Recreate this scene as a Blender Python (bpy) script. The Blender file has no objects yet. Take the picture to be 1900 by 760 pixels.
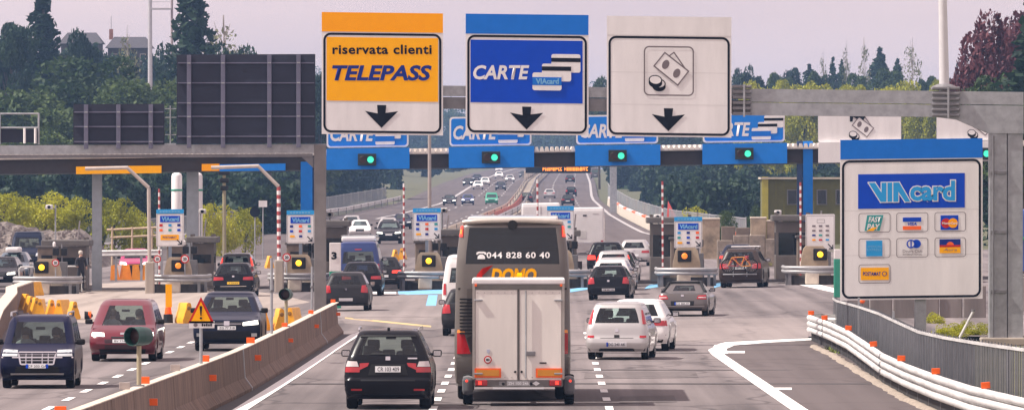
import bpy, bmesh, math, random
import numpy as np
from mathutils import Vector, Matrix

# ------------------------------------------------------------------ scene, camera, light
scene = bpy.context.scene
F_PX, CAM_H, HX, HY = 16000.0, 4.85, 1000.0, 335.0     # long lens: focal length in photo pixels, eye height, vanishing point
cam_data = bpy.data.cameras.new('camera')
cam = bpy.data.objects.new('camera', cam_data)
scene.collection.objects.link(cam)
cam.location = (0, 0, CAM_H)
cam.rotation_euler = (math.radians(90), 0, 0)
cam_data.sensor_width = 36.0
cam_data.lens = F_PX / 1900.0 * 36.0
cam_data.shift_x = -(HX - 950.0) / 1900.0
cam_data.shift_y = (HY - 380.0) / 1900.0
cam_data.clip_start = 1.0
cam_data.clip_end = 20000.0
scene.camera = cam

SUN_EL, SUN_AZ = math.radians(54), math.radians(-99)    # azimuth measured from +Y towards +X
world = bpy.data.worlds.new('World')
scene.world = world
world.use_nodes = True
wn, wl = world.node_tree.nodes, world.node_tree.links
wn.clear()
sky = wn.new('ShaderNodeTexSky')
sky.sky_type = 'NISHITA'
sky.sun_disc = False
sky.sun_elevation = SUN_EL
sky.sun_rotation = SUN_AZ
sky.air_density = 1.4
sky.dust_density = 4.0
sky.altitude = 200
bg1 = wn.new('ShaderNodeBackground'); bg1.inputs['Strength'].default_value = 0.10
wl.new(sky.outputs['Color'], bg1.inputs['Color'])
# thin high cloud veil over the whole sky
tc = wn.new('ShaderNodeTexCoord')
mp = wn.new('ShaderNodeMapping'); mp.inputs['Scale'].default_value = (14, 14, 60); mp.inputs['Location'].default_value = (3.4, 0, 1.7)
nz = wn.new('ShaderNodeTexNoise'); nz.inputs['Scale'].default_value = 1.0; nz.inputs['Detail'].default_value = 5
cr = wn.new('ShaderNodeValToRGB')
cr.color_ramp.elements[0].position = 0.38; cr.color_ramp.elements[0].color = (0.82, 0.63, 0.63, 1)
cr.color_ramp.elements[1].position = 0.62; cr.color_ramp.elements[1].color = (0.92, 0.705, 0.69, 1)
wl.new(tc.outputs['Generated'], mp.inputs['Vector']); wl.new(mp.outputs['Vector'], nz.inputs['Vector'])
wl.new(nz.outputs['Fac'], cr.inputs['Fac'])
bg2 = wn.new('ShaderNodeBackground'); bg2.inputs['Strength'].default_value = 0.97
wl.new(cr.outputs['Color'], bg2.inputs['Color'])
mx = wn.new('ShaderNodeMixShader'); mx.inputs['Fac'].default_value = 0.8
wo = wn.new('ShaderNodeOutputWorld')
wl.new(bg1.outputs[0], mx.inputs[1]); wl.new(bg2.outputs[0], mx.inputs[2]); wl.new(mx.outputs[0], wo.inputs['Surface'])

sun_data = bpy.data.lights.new('sun', 'SUN')
sun_data.energy = 5.0
sun_data.angle = math.radians(0.6)
sun_data.color = (1.0, 0.93, 0.85)
sun = bpy.data.objects.new('sun', sun_data)
scene.collection.objects.link(sun)
_sd = Vector((math.cos(SUN_EL) * math.sin(SUN_AZ), math.cos(SUN_EL) * math.cos(SUN_AZ), math.sin(SUN_EL)))
sun.rotation_euler = _sd.to_track_quat('Z', 'Y').to_euler()
sun.location = _sd * 300

vs = scene.view_settings
vs.view_transform = 'Standard'; vs.look = 'None'; vs.gamma = 1.0; vs.exposure = 0.42
vs.use_curve_mapping = False
scene.render.engine = 'CYCLES'
scene.cycles.max_bounces = 8
scene.cycles.transparent_max_bounces = 16
scene.cycles.volume_bounces = 1

random.seed(7)
rng = np.random.default_rng(11)

# ------------------------------------------------------------------ materials
MATS = {}
def mat(name, col, rough=0.6, metal=0.0, var=0.12, scale=3.0, bump=0.0, bscale=40.0, coat=0.0, emit=None, estr=0.0, spec=0.5, streak=None, col2=None):
    """procedural principled material: base colour with noise variation and optional fine bump"""
    if name in MATS: return MATS[name]
    m = bpy.data.materials.new(name); m.use_nodes = True
    n, l = m.node_tree.nodes, m.node_tree.links
    p = n['Principled BSDF']
    p.inputs['Roughness'].default_value = rough
    p.inputs['Metallic'].default_value = metal
    p.inputs['Specular IOR Level'].default_value = spec
    p.inputs['Coat Weight'].default_value = coat
    p.inputs['Coat Roughness'].default_value = 0.05
    t = n.new('ShaderNodeTexCoord')
    mpn = n.new('ShaderNodeMapping')
    if streak: mpn.inputs['Scale'].default_value = streak
    l.new(t.outputs['Object'], mpn.inputs['Vector'])
    a = n.new('ShaderNodeTexNoise'); a.inputs['Scale'].default_value = scale; a.inputs['Detail'].default_value = 6; a.inputs['Roughness'].default_value = 0.65
    l.new(mpn.outputs['Vector'], a.inputs['Vector'])
    r = n.new('ShaderNodeValToRGB')
    c2 = col2 if col2 else tuple(min(1, c * (1 + var)) for c in col)
    c1 = tuple(c * (1 - var) for c in col) if not col2 else col
    r.color_ramp.elements[0].position = 0.32; r.color_ramp.elements[0].color = (*c1, 1)
    r.color_ramp.elements[1].position = 0.68; r.color_ramp.elements[1].color = (*c2, 1)
    l.new(a.outputs['Fac'], r.inputs['Fac'])
    l.new(r.outputs['Color'], p.inputs['Base Color'])
    if bump:
        b = n.new('ShaderNodeTexNoise'); b.inputs['Scale'].default_value = bscale; b.inputs['Detail'].default_value = 4
        l.new(t.outputs['Object'], b.inputs['Vector'])
        bn = n.new('ShaderNodeBump'); bn.inputs['Strength'].default_value = bump; bn.inputs['Distance'].default_value = 0.02
        l.new(b.outputs['Fac'], bn.inputs['Height']); l.new(bn.outputs['Normal'], p.inputs['Normal'])
    if emit:
        p.inputs['Emission Color'].default_value = (*emit, 1)
        p.inputs['Emission Strength'].default_value = estr
    MATS[name] = m
    return m

def paint(name, col, metal=0.35, rough=0.32):
    dark = max(col) < .05
    return mat('paint_' + name, col, rough, metal if not dark else .0, 0.05, 1.5, coat=0.08 if dark else 0.7, spec=.15 if dark else .5)

def glass_mat(name, tint, mixf):
    if name in MATS: return MATS[name]
    m = bpy.data.materials.new(name); m.use_nodes = True
    n, l = m.node_tree.nodes, m.node_tree.links
    n.clear()
    o = n.new('ShaderNodeOutputMaterial')
    tr = n.new('ShaderNodeBsdfTransparent'); tr.inputs['Color'].default_value = (*tint, 1)
    df = n.new('ShaderNodeBsdfDiffuse'); df.inputs['Color'].default_value = (0.012, 0.016, 0.018, 1)
    mxa = n.new('ShaderNodeMixShader'); mxa.inputs['Fac'].default_value = mixf
    l.new(tr.outputs[0], mxa.inputs[1]); l.new(df.outputs[0], mxa.inputs[2])
    gl = n.new('ShaderNodeBsdfGlossy'); gl.inputs['Roughness'].default_value = 0.04; gl.inputs['Color'].default_value = (0.9, 0.92, 0.95, 1)
    ge = n.new('ShaderNodeNewGeometry')
    dt = n.new('ShaderNodeVectorMath'); dt.operation = 'DOT_PRODUCT'
    l.new(ge.outputs['Normal'], dt.inputs[0]); l.new(ge.outputs['Incoming'], dt.inputs[1])
    ab = n.new('ShaderNodeMath'); ab.operation = 'ABSOLUTE'; l.new(dt.outputs['Value'], ab.inputs[0])
    om = n.new('ShaderNodeMath'); om.operation = 'SUBTRACT'; om.inputs[0].default_value = 1.0; l.new(ab.outputs[0], om.inputs[1])
    pw = n.new('ShaderNodeMath'); pw.operation = 'POWER'; pw.inputs[1].default_value = 5.0; l.new(om.outputs[0], pw.inputs[0])
    fr = n.new('ShaderNodeMath'); fr.operation = 'MULTIPLY_ADD'; fr.inputs[1].default_value = 0.92; fr.inputs[2].default_value = 0.05; l.new(pw.outputs[0], fr.inputs[0])
    mxb = n.new('ShaderNodeMixShader')
    l.new(fr.outputs[0], mxb.inputs['Fac']); l.new(mxa.outputs[0], mxb.inputs[1]); l.new(gl.outputs[0], mxb.inputs[2])
    l.new(mxb.outputs[0], o.inputs['Surface'])
    MATS[name] = m
    return m

def asphalt_mat(name, c1, c2, streaks=True):
    m = bpy.data.materials.new(name); m.use_nodes = True
    n, l = m.node_tree.nodes, m.node_tree.links
    p = n['Principled BSDF']; p.inputs['Roughness'].default_value = 0.88; p.inputs['Specular IOR Level'].default_value = 0.25
    t = n.new('ShaderNodeTexCoord')
    mpa = n.new('ShaderNodeMapping'); mpa.inputs['Scale'].default_value = (0.55, 0.02, 1)
    l.new(t.outputs['Object'], mpa.inputs['Vector'])
    a = n.new('ShaderNodeTexNoise'); a.inputs['Scale'].default_value = 1.0; a.inputs['Detail'].default_value = 7; a.inputs['Roughness'].default_value = 0.6
    l.new(mpa.outputs['Vector'], a.inputs['Vector'])
    mpb = n.new('ShaderNodeMapping'); mpb.inputs['Scale'].default_value = (0.09, 0.03, 1)
    l.new(t.outputs['Object'], mpb.inputs['Vector'])
    b = n.new('ShaderNodeTexNoise'); b.inputs['Scale'].default_value = 1.0; b.inputs['Detail'].default_value = 4
    l.new(mpb.outputs['Vector'], b.inputs['Vector'])
    ad = n.new('ShaderNodeMath'); ad.operation = 'ADD'
    l.new(a.outputs['Fac'], ad.inputs[0]); l.new(b.outputs['Fac'], ad.inputs[1])
    f = n.new('ShaderNodeTexNoise'); f.inputs['Scale'].default_value = 18.0; f.inputs['Detail'].default_value = 3
    l.new(t.outputs['Object'], f.inputs['Vector'])
    sc = n.new('ShaderNodeMath'); sc.operation = 'MULTIPLY'; sc.inputs[1].default_value = 0.35
    l.new(f.outputs['Fac'], sc.inputs[0])
    ad2 = n.new('ShaderNodeMath'); ad2.operation = 'ADD'
    l.new(ad.outputs[0], ad2.inputs[0]); l.new(sc.outputs[0], ad2.inputs[1])
    # wheel tracks and oil streaks along the direction of travel
    mpt = n.new('ShaderNodeMapping'); mpt.inputs['Scale'].default_value = (1.7, 0.006, 1)
    l.new(t.outputs['Object'], mpt.inputs['Vector'])
    tk = n.new('ShaderNodeTexNoise'); tk.inputs['Scale'].default_value = 1.0; tk.inputs['Detail'].default_value = 3
    l.new(mpt.outputs['Vector'], tk.inputs['Vector'])
    tm_ = n.new('ShaderNodeMath'); tm_.operation = 'MULTIPLY_ADD'; tm_.inputs[1].default_value = 0.8; 
    l.new(tk.outputs['Fac'], tm_.inputs[0]); l.new(ad2.outputs[0], tm_.inputs[2])
    # fine cracks
    mpk = n.new('ShaderNodeMapping'); mpk.inputs['Scale'].default_value = (0.30, 0.085, 1)
    l.new(t.outputs['Object'], mpk.inputs['Vector'])
    wz = n.new('ShaderNodeTexNoise'); wz.inputs['Scale'].default_value = 2.0
    l.new(mpk.outputs['Vector'], wz.inputs['Vector'])
    wa = n.new('ShaderNodeMix'); wa.data_type = 'VECTOR'; wa.inputs[0].default_value = 0.35
    l.new(mpk.outputs['Vector'], wa.inputs[4]); l.new(wz.outputs['Color'], wa.inputs[5])
    vo = n.new('ShaderNodeTexVoronoi'); vo.feature = 'DISTANCE_TO_EDGE'; vo.inputs['Scale'].default_value = 1.0
    l.new(wa.outputs[1], vo.inputs['Vector'])
    ck = n.new('ShaderNodeMapRange'); ck.inputs['From Max'].default_value = 0.022; ck.inputs['To Min'].default_value = -0.32; ck.inputs['To Max'].default_value = 0.0
    l.new(vo.outputs['Distance'], ck.inputs['Value'])
    ac = n.new('ShaderNodeMath'); ac.operation = 'ADD'
    l.new(tm_.outputs[0], ac.inputs[0]); l.new(ck.outputs['Result'], ac.inputs[1]); ad2 = ac
    r = n.new('ShaderNodeMapRange'); r.inputs['From Min'].default_value = 1.24; r.inputs['From Max'].default_value = 1.86
    l.new(ad2.outputs[0], r.inputs['Value'])
    mc = n.new('ShaderNodeMix'); mc.data_type = 'RGBA'
    mc.inputs[6].default_value = (*c1, 1); mc.inputs[7].default_value = (*c2, 1)
    l.new(r.outputs['Result'], mc.inputs[0]); l.new(mc.outputs[2], p.inputs['Base Color'])
    bn = n.new('ShaderNodeBump'); bn.inputs['Strength'].default_value = 0.25; bn.inputs['Distance'].default_value = 0.01
    l.new(f.outputs['Fac'], bn.inputs['Height']); l.new(bn.outputs['Normal'], p.inputs['Normal'])
    MATS[name] = m
    return m

def leaf_mat(name, c1, c2, c3):
    m = bpy.data.materials.new(name); m.use_nodes = True
    n, l = m.node_tree.nodes, m.node_tree.links
    p = n['Principled BSDF']; p.inputs['Roughness'].default_value = 0.6; p.inputs['Specular IOR Level'].default_value = 0.25
    t = n.new('ShaderNodeTexCoord'); oi = n.new('ShaderNodeObjectInfo')
    a = n.new('ShaderNodeTexNoise'); a.inputs['Scale'].default_value = 0.45; a.inputs['Detail'].default_value = 5
    l.new(t.outputs['Object'], a.inputs['Vector'])
    ad = n.new('ShaderNodeMath'); ad.operation = 'MULTIPLY_ADD'; ad.inputs[1].default_value = 0.25
    l.new(oi.outputs['Random'], ad.inputs[0]); l.new(a.outputs['Fac'], ad.inputs[2])
    r = n.new('ShaderNodeValToRGB')
    r.color_ramp.elements[0].position = 0.38; r.color_ramp.elements[0].color = (*c1, 1)
    r.color_ramp.elements[1].position = 0.85; r.color_ramp.elements[1].color = (*c3, 1)
    e = r.color_ramp.elements.new(0.6); e.color = (*c2, 1)
    l.new(ad.outputs[0], r.inputs['Fac']); l.new(r.outputs['Color'], p.inputs['Base Color'])
    tl = n.new('ShaderNodeBsdfTranslucent'); l.new(r.outputs['Color'], tl.inputs['Color'])
    mxs = n.new('ShaderNodeMixShader'); mxs.inputs['Fac'].default_value = 0.3
    l.new(p.outputs[0], mxs.inputs[1]); l.new(tl.outputs[0], mxs.inputs[2])
    l.new(mxs.outputs[0], n['Material Output'].inputs['Surface'])
    MATS[name] = m
    return m

ASPH = asphalt_mat('asphalt', (0.080, 0.069, 0.071), (0.222, 0.191, 0.190))
ASPH_DARK = asphalt_mat('asphalt_dark', (0.076, 0.062, 0.062), (0.115, 0.095, 0.095))
ASPH_PALE = asphalt_mat('asphalt_pale', (0.24, 0.203, 0.18), (0.36, 0.305, 0.272))
WHITE_LINE = mat('white_line', (0.80, 0.78, 0.76), 0.7, var=0.10, scale=2.5)
YELLOW_LINE = mat('yellow_line', (0.50, 0.37, 0.17), 0.7, var=0.3, scale=1.2)
WORN_LINE = mat('worn_line', (0.36, 0.34, 0.34), 0.7, var=0.2)
BLUE_LINE = mat('blue_line', (0.17, 0.42, 0.66), 0.7, var=0.15)
CONC = mat('concrete', (0.36, 0.31, 0.26), 0.85, var=0.22, scale=1.2, bump=0.4, streak=(1, 1, 0.25))
CONC_BROWN = mat('concrete_brown', (0.165, 0.108, 0.080), 0.85, var=0.42, scale=2.2, bump=0.4, streak=(1, 1, 0.2))
CONC_PALE = mat('concrete_pale', (0.55, 0.48, 0.40), 0.85, var=0.15, scale=1.5, bump=0.3)
GALV = mat('galvanised_steel', (0.36, 0.37, 0.39), 0.5, 0.4, 0.17, 4.0)
GALV_DARK = mat('weathered_steel', (0.20, 0.195, 0.205), 0.55, 0.3, 0.18, 1.5)
NOSE_RAIL = mat('nose_rail_steel', (0.36, 0.355, 0.36), 0.5, 0.3, 0.2, 1.5)
RAIL = mat('guardrail_steel', (0.58, 0.57, 0.56), 0.5, 0.15, 0.26, 1.6, streak=(1, .25, 2.5))
SIGN_BACK = mat('sign_back', (0.020, 0.024, 0.046), 0.7, 0.0, 0.15, 1.0)
SIGN_RIB = mat('sign_rib', (0.13, 0.13, 0.19), 0.6, 0.1, 0.12, 2.0)
WHITE = mat('sign_white', (0.76, 0.735, 0.73), 0.45, spec=0.12, var=0.08, scale=1.6, streak=(1, 1, .22))
YELLOW = mat('sign_yellow', (1.0, 0.44, 0.0), 0.4, spec=0.12, var=0.04)
ORANGE_Y = mat('sign_orange', (1.0, 0.38, 0.0), 0.4, spec=0.12, var=0.03)
BLUE = mat('sign_blue', (0.004, 0.060, 0.50), 0.4, spec=0.12, var=0.05)
BLUE_TOP = mat('sign_blue_bright', (0.012, 0.16, 0.60), 0.4, spec=0.12, var=0.05)
BLUE_BOX = mat('light_box_blue', (0.015, 0.20, 0.66), 0.45, spec=0.12, var=0.06)
BLUE_LIGHT = mat('logo_blue', (0.03, 0.32, 0.68), 0.4, spec=0.12, var=0.03)
BLACK = mat('sign_black', (0.006, 0.008, 0.016), 0.5, spec=0.12, var=0.02)
INK_BLUE = mat('ink_blue', (0.012, 0.03, 0.22), 0.5, spec=0.12, var=0.02)
GREY_INK = mat('grey_ink', (0.16, 0.13, 0.14), 0.5, var=0.02)
RED = mat('sign_red', (0.55, 0.025, 0.02), 0.45, spec=0.12, var=0.05)
TEAL = mat('logo_teal', (0.02, 0.30, 0.30), 0.45, var=0.05)
ORANGE = mat('reflector_orange', (1.0, 0.13, 0.005), 0.35, var=0.08)
YPLASTIC = mat('yellow_plastic', (0.80, 0.38, 0.015), 0.45, var=0.15)
TYRE = mat('tyre_rubber', (0.010, 0.010, 0.011), 0.9, spec=0.15, var=0.2)
RIM = mat('wheel_alloy', (0.42, 0.42, 0.44), 0.3, 0.8, 0.08)
TRIM = mat('black_trim', (0.014, 0.014, 0.016), 0.6, spec=0.25, var=0.15)
UNDER = mat('underbody', (0.008, 0.008, 0.009), 0.9, var=0.1)
SEAT = mat('seat_fabric', (0.03, 0.03, 0.035), 0.85, var=0.15)
CHROME = mat('chrome', (0.7, 0.7, 0.72), 0.12, 1.0, 0.03)
TAIL = mat('tail_light_red', (0.40, 0.006, 0.012), 0.15, var=0.06, coat=1.0)
TAIL_ON = mat('brake_light', (0.7, 0.02, 0.02), 0.2, var=0.05, emit=(1.0, 0.06, 0.03), estr=1.2)
TAIL_CLEAR = mat('tail_light_clear', (0.62, 0.55, 0.55), 0.15, var=0.05, coat=1.0)
AMBER_LENS = mat('amber_lens', (0.9, 0.28, 0.02), 0.2, var=0.05, coat=1.0)
HEADL = mat('headlight_clear', (0.62, 0.66, 0.68), 0.1, 0.3, 0.05, coat=1.0)
HEAD_ON = mat('headlight_lit', (0.9, 0.9, 0.85), 0.1, 0, 0.02, emit=(1, 0.97, 0.85), estr=2.0)
PLATE = mat('plate_white', (0.72, 0.72, 0.74), 0.4, var=0.05)
PLATE_Y = mat('plate_yellow', (0.80, 0.50, 0.03), 0.4, var=0.05)
PLATE_INK = mat('plate_ink', (0.03, 0.03, 0.04), 0.5, var=0.02)
GLASS = glass_mat('tinted_glass', (0.58, 0.68, 0.66), 0.12)
GLASS_C = glass_mat('clear_glass', (0.74, 0.84, 0.80), 0.04)
GLASS_D = glass_mat('dark_glass', (0.12, 0.14, 0.15), 0.6)
LED_AMBER = mat('amber_lamp', (1, 0.5, 0.02), 0.3, var=0.02, emit=(1.0, 0.52, 0.02), estr=1.6)
LED_ORANGE = mat('orange_lamp', (0.9, 0.22, 0.02), 0.3, var=0.02, emit=(1.0, 0.26, 0.02), estr=0.55)
LED_GREEN = mat('green_lamp', (0.05, 0.8, 0.5), 0.3, var=0.02, emit=(0.06, 0.85, 0.52), estr=0.75)
LED_TEXT = mat('led_text', (0.9, 0.3, 0.02), 0.3, var=0.02, emit=(1.0, 0.25, 0.02), estr=1.5)
LAMP_OFF = mat('lamp_off', (0.05, 0.02, 0.02), 0.4, var=0.05)
GREEN_HOOD = mat('green_hood', (0.012, 0.06, 0.05), 0.4, var=0.15)
GREEN_PAINT = mat('green_post_paint', (0.02, 0.26, 0.17), 0.5, var=0.1)
BARK = mat('bark', (0.085, 0.065, 0.05), 0.9, var=0.3, scale=4, bump=0.5)
BARK_PALE = mat('bark_pale', (0.33, 0.29, 0.26), 0.9, var=0.2, scale=4)

# ------------------------------------------------------------------ mapping between photo pixels and the place
def smooth(a, b, x):
    t = min(1.0, max(0.0, (x - a) / (b - a))); return t * t * (3 - 2 * t)
def interp(pts, x):
    if x <= pts[0][0]: return pts[0][1]
    for (a, va), (b, vb) in zip(pts, pts[1:]):
        if x <= b: return va + (vb - va) * (x - a) / (b - a)
    return pts[-1][1]
PROFILE = [(0, 0), (560, 0), (620, .2), (800, .4), (1025, .8), (1300, 2.2), (1600, 4.4), (2050, 6.6), (2667, 8.7), (3600, 10.2), (9000, 14)]
ROAD_L = [(430, -60), (533, -32), (705, -24.5), (985, -24), (1190, -20), (1600, -18), (2050, -16), (2667, -13), (3600, 4)]
ROAD_M = [(430, -9), (533, -8), (615, -6.5), (1066, -3), (1600, -1.5), (2460, 3), (2870, 8), (3600, 20)]
ROAD_R = [(430, 30), (533, 15), (640, 11.5), (740, 9.9), (1290, 8.9), (1600, 10.5), (2460, 14), (2870, 19), (3600, 34)]
def road_z(X, Y):
    xs = max(-45.0, min(35.0, X))
    return interp(PROFILE, Y) + 0.0135 * xs * smooth(240, 370, Y) * (1 - smooth(560, 900, Y))
def ground_z(X, Y):
    z = road_z(X, Y)
    if Y > 420:
        l = interp(ROAD_L, Y) - 8
        if X < l: z += min(9.0, (l - X) * 0.09) * smooth(480, 760, Y)
        r = interp(ROAD_R, Y) + 7
        if X > r: z += min(10.0, (X - r) * 0.06) * smooth(560, 900, Y)
    return z
def W(x, y, D):
    """photo pixel at a known distance -> point"""
    return Vector(((x - HX) * D / F_PX, D, CAM_H - (y - HY) * D / F_PX))
def G(x, y):
    """photo pixel -> point where its ray meets the road surface"""
    if y <= HY + 4: y0 = HY + 4
    D = 120.0
    while D < 4000:
        p = W(x, y, D)
        if p.z <= road_z(p.x, D): break
        D *= 1.004
    lo, hi = D / 1.004, D
    for _ in range(20):
        m_ = (lo + hi) / 2; p = W(x, y, m_)
        if p.z <= road_z(p.x, m_): hi = m_
        else: lo = m_
    return W(x, y, hi)

# ------------------------------------------------------------------ mesh building
class MB:
    """collects shapes into one mesh with material slots"""
    def __init__(self):
        self.v, self.f, self.mi, self.mats = [], [], [], []
    def m(self, material):
        if material not in self.mats: self.mats.append(material)
        return self.mats.index(material)
    def add(self, verts, faces, material):
        k = len(self.v); i = self.m(material)
        self.v += [tuple(p) for p in verts]
        for f in faces:
            self.f.append([k + a for a in f]); self.mi.append(i)
        return self
    def box(self, c, s, material, rz=0.0, taper=1.0):
        cx, cy, cz = c; hx, hy, hz = s[0] / 2, s[1] / 2, s[2] / 2
        vs_ = []
        for dz in (-1, 1):
            k = taper if dz > 0 else 1.0
            for dx, dy in ((-1, -1), (1, -1), (1, 1), (-1, 1)):
                x, y = dx * hx * k, dy * hy * k
                vs_.append((cx + x * math.cos(rz) - y * math.sin(rz), cy + x * math.sin(rz) + y * math.cos(rz), cz + dz * hz))
        return self.add(vs_, [(3, 2, 1, 0), (4, 5, 6, 7), (0, 1, 5, 4), (1, 2, 6, 5), (2, 3, 7, 6), (3, 0, 4, 7)], material)
    def rbox(self, c, s, material, b=0.03):
        """box with chamfered vertical and horizontal edges"""
        bm = bmesh.new(); bmesh.ops.create_cube(bm, size=1.0)
        for v in bm.verts: v.co = Vector((c[0] + v.co.x * s[0], c[1] + v.co.y * s[1], c[2] + v.co.z * s[2]))
        bmesh.ops.bevel(bm, geom=bm.edges[:], offset=min(b, min(s) * 0.45), segments=2, affect='EDGES', profile=0.6)
        bm.verts.index_update()
        self.add([v.co[:] for v in bm.verts], [[v.index for v in f.verts] for f in bm.faces], material)
        bm.free(); return self
    def tube(self, pts, r, material, n=10, caps=True):
        pts = [Vector(p) for p in pts]
        rs = r if isinstance(r, (list, tuple)) else [r] * len(pts)
        vs_, fs = [], []
        ref = None
        for i, p in enumerate(pts):
            d = (pts[min(i + 1, len(pts) - 1)] - pts[max(i - 1, 0)]).normalized()
            if ref is None:
                ref = Vector((1, 0, 0)) if abs(d.x) < 0.8 else Vector((0, 0, 1))
            a = (ref - d * ref.dot(d)).normalized(); ref = a
            b = d.cross(a)
            for k in range(n):
                t = 2 * math.pi * k / n
                vs_.append(p + (a * math.cos(t) + b * math.sin(t)) * rs[i])
        for i in range(len(pts) - 1):
            for k in range(n):
                fs.append((i * n + k, i * n + (k + 1) % n, (i + 1) * n + (k + 1) % n, (i + 1) * n + k))
        if caps:
            fs.append(tuple(range(n - 1, -1, -1))); fs.append(tuple((len(pts) - 1) * n + k for k in range(n)))
        return self.add(vs_, fs, material)
    def lathe(self, prof, axis_o, material, n=20, axis='z'):
        """prof: list of (r, h)"""
        vs_, fs = [], []
        for r, h in prof:
            for k in range(n):
                t = 2 * math.pi * k / n
                a, b = r * math.cos(t), r * math.sin(t)
                p = {'z': (a, b, h), 'y': (a, h, b), 'x': (h, a, b)}[axis]
                vs_.append((axis_o[0] + p[0], axis_o[1] + p[1], axis_o[2] + p[2]))
        for i in range(len(prof) - 1):
            for k in range(n):
                fs.append((i * n + k, i * n + (k + 1) % n, (i + 1) * n + (k + 1) % n, (i + 1) * n + k))
        fs.append(tuple(range(n))); fs.append(tuple((len(prof) - 1) * n + k for k in range(n)))
        return self.add(vs_, fs, material)
    def prism(self, poly, y0, y1, material):
        """polygon in the x-z plane extruded from y0 (front) to y1"""
        n = len(poly)
        vs_ = [(x, y0, z) for x, z in poly] + [(x, y1, z) for x, z in poly]
        fs = [tuple(range(n)), tuple(range(2 * n - 1, n - 1, -1))]
        for i in range(n): fs.append((i, (i + 1) % n, n + (i + 1) % n, n + i))
        return self.add(vs_, fs, material)
    def sweep(self, path, prof, material, closed=False, up=Vector((0, 0, 1)), caps=True):
        """profile (across, height) swept along a ground path; across is to the right of travel"""
        path = [Vector(p) for p in path]
        vs_, fs = [], []
        n = len(prof)
        for i, p in enumerate(path):
            d = path[min(i + 1, len(path) - 1)] - path[max(i - 1, 0)]
            d.z = 0; d.normalize()
            rt = d.cross(up)
            for a, h in prof: vs_.append(p + rt * a + up * h)
        m_ = n if closed else n - 1
        for i in range(len(path) - 1):
            for k in range(m_):
                fs.append((i * n + k, i * n + (k + 1) % n, (i + 1) * n + (k + 1) % n, (i + 1) * n + k))
        if caps and closed:
            fs.append(tuple(range(n - 1, -1, -1))); fs.append(tuple((len(path) - 1) * n + k for k in range(n)))
        return self.add(vs_, fs, material)
    def mesh(self, name, smooth_deg=None):
        me = bpy.data.meshes.new(name)
        me.from_pydata(self.v, [], self.f)
        for m_ in self.mats: me.materials.append(m_)
        me.polygons.foreach_set('material_index', self.mi)
        bm = bmesh.new(); bm.from_mesh(me)
        bmesh.ops.recalc_face_normals(bm, faces=bm.faces[:]); bm.to_mesh(me); bm.free()
        if smooth_deg:
            me.polygons.foreach_set('use_smooth', [True] * len(me.polygons))
            me.set_sharp_from_angle(angle=math.radians(smooth_deg))
        me.update()
        return me
    def build(self, name, parent=None, loc=None, smooth_deg=None, rz=0.0):
        return link(name, self.mesh(name, smooth_deg), parent, loc, rz)

def link(name, data, parent=None, loc=None, rz=0.0):
    o = bpy.data.objects.new(name, data)
    scene.collection.objects.link(o)
    if parent is not None: o.parent = parent
    if loc is not None: o.location = loc
    if rz: o.rotation_euler = (0, 0, rz)
    return o
def tag(o, label, cat, group=None):
    o['label'] = label; o['category'] = cat
    if group: o['group'] = group
    return o
def thing(name, label, cat, loc=(0, 0, 0), rz=0.0, group=None):
    o = link(name, None, None, loc, rz); o.empty_display_size = 0.2
    return tag(o, label, cat, group)
def struct(o): o['kind'] = 'structure'; return o

def rrect(x0, x1, z0, z1, r, n=5):
    pts = []
    for cx, cz, a0 in ((x1 - r, z1 - r, 0), (x0 + r, z1 - r, 90), (x0 + r, z0 + r, 180), (x1 - r, z0 + r, 270)):
        for k in range(n + 1):
            a = math.radians(a0 + 90 * k / n); pts.append((cx + r * math.cos(a), cz + r * math.sin(a)))
    return pts
def ellipse(cx, cz, rx, rz, n=20, rot=0.0):
    pts = []
    for k in range(n):
        a = 2 * math.pi * k / n; x, z = rx * math.cos(a), rz * math.sin(a)
        pts.append((cx + x * math.cos(rot) - z * math.sin(rot), cz + x * math.sin(rot) + z * math.cos(rot)))
    return pts

def text_mesh(body, x0, x1, z0, z1, y, material, shear=0.0, bold=0.0, name='lettering', tracking=1.0):
    """lettering as a flat mesh in the x-z plane facing -y, fitted to a rectangle"""
    cu = bpy.data.curves.new(name, 'FONT')
    cu.body = body; cu.shear = shear; cu.offset = bold; cu.size = 1.0; cu.space_character = tracking
    cu.resolution_u = 3
    o = bpy.data.objects.new(name, cu)
    scene.collection.objects.link(o)
    dg = bpy.context.evaluated_depsgraph_get()
    me = bpy.data.meshes.new_from_object(o.evaluated_get(dg))
    bpy.data.objects.remove(o); bpy.data.curves.remove(cu)
    co = np.empty(len(me.vertices) * 3); me.vertices.foreach_get('co', co); co = co.reshape(-1, 3)
    mn, mxx = co.min(0), co.max(0)
    out = np.empty_like(co)
    out[:, 0] = x0 + (co[:, 0] - mn[0]) / (mxx[0] - mn[0]) * (x1 - x0)
    out[:, 2] = z0 + (co[:, 1] - mn[1]) / (mxx[1] - mn[1]) * (z1 - z0)
    out[:, 1] = y
    me.vertices.foreach_set('co', out.ravel()); me.materials.clear(); me.materials.append(material); me.update()
    me.name = name
    return me

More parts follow.
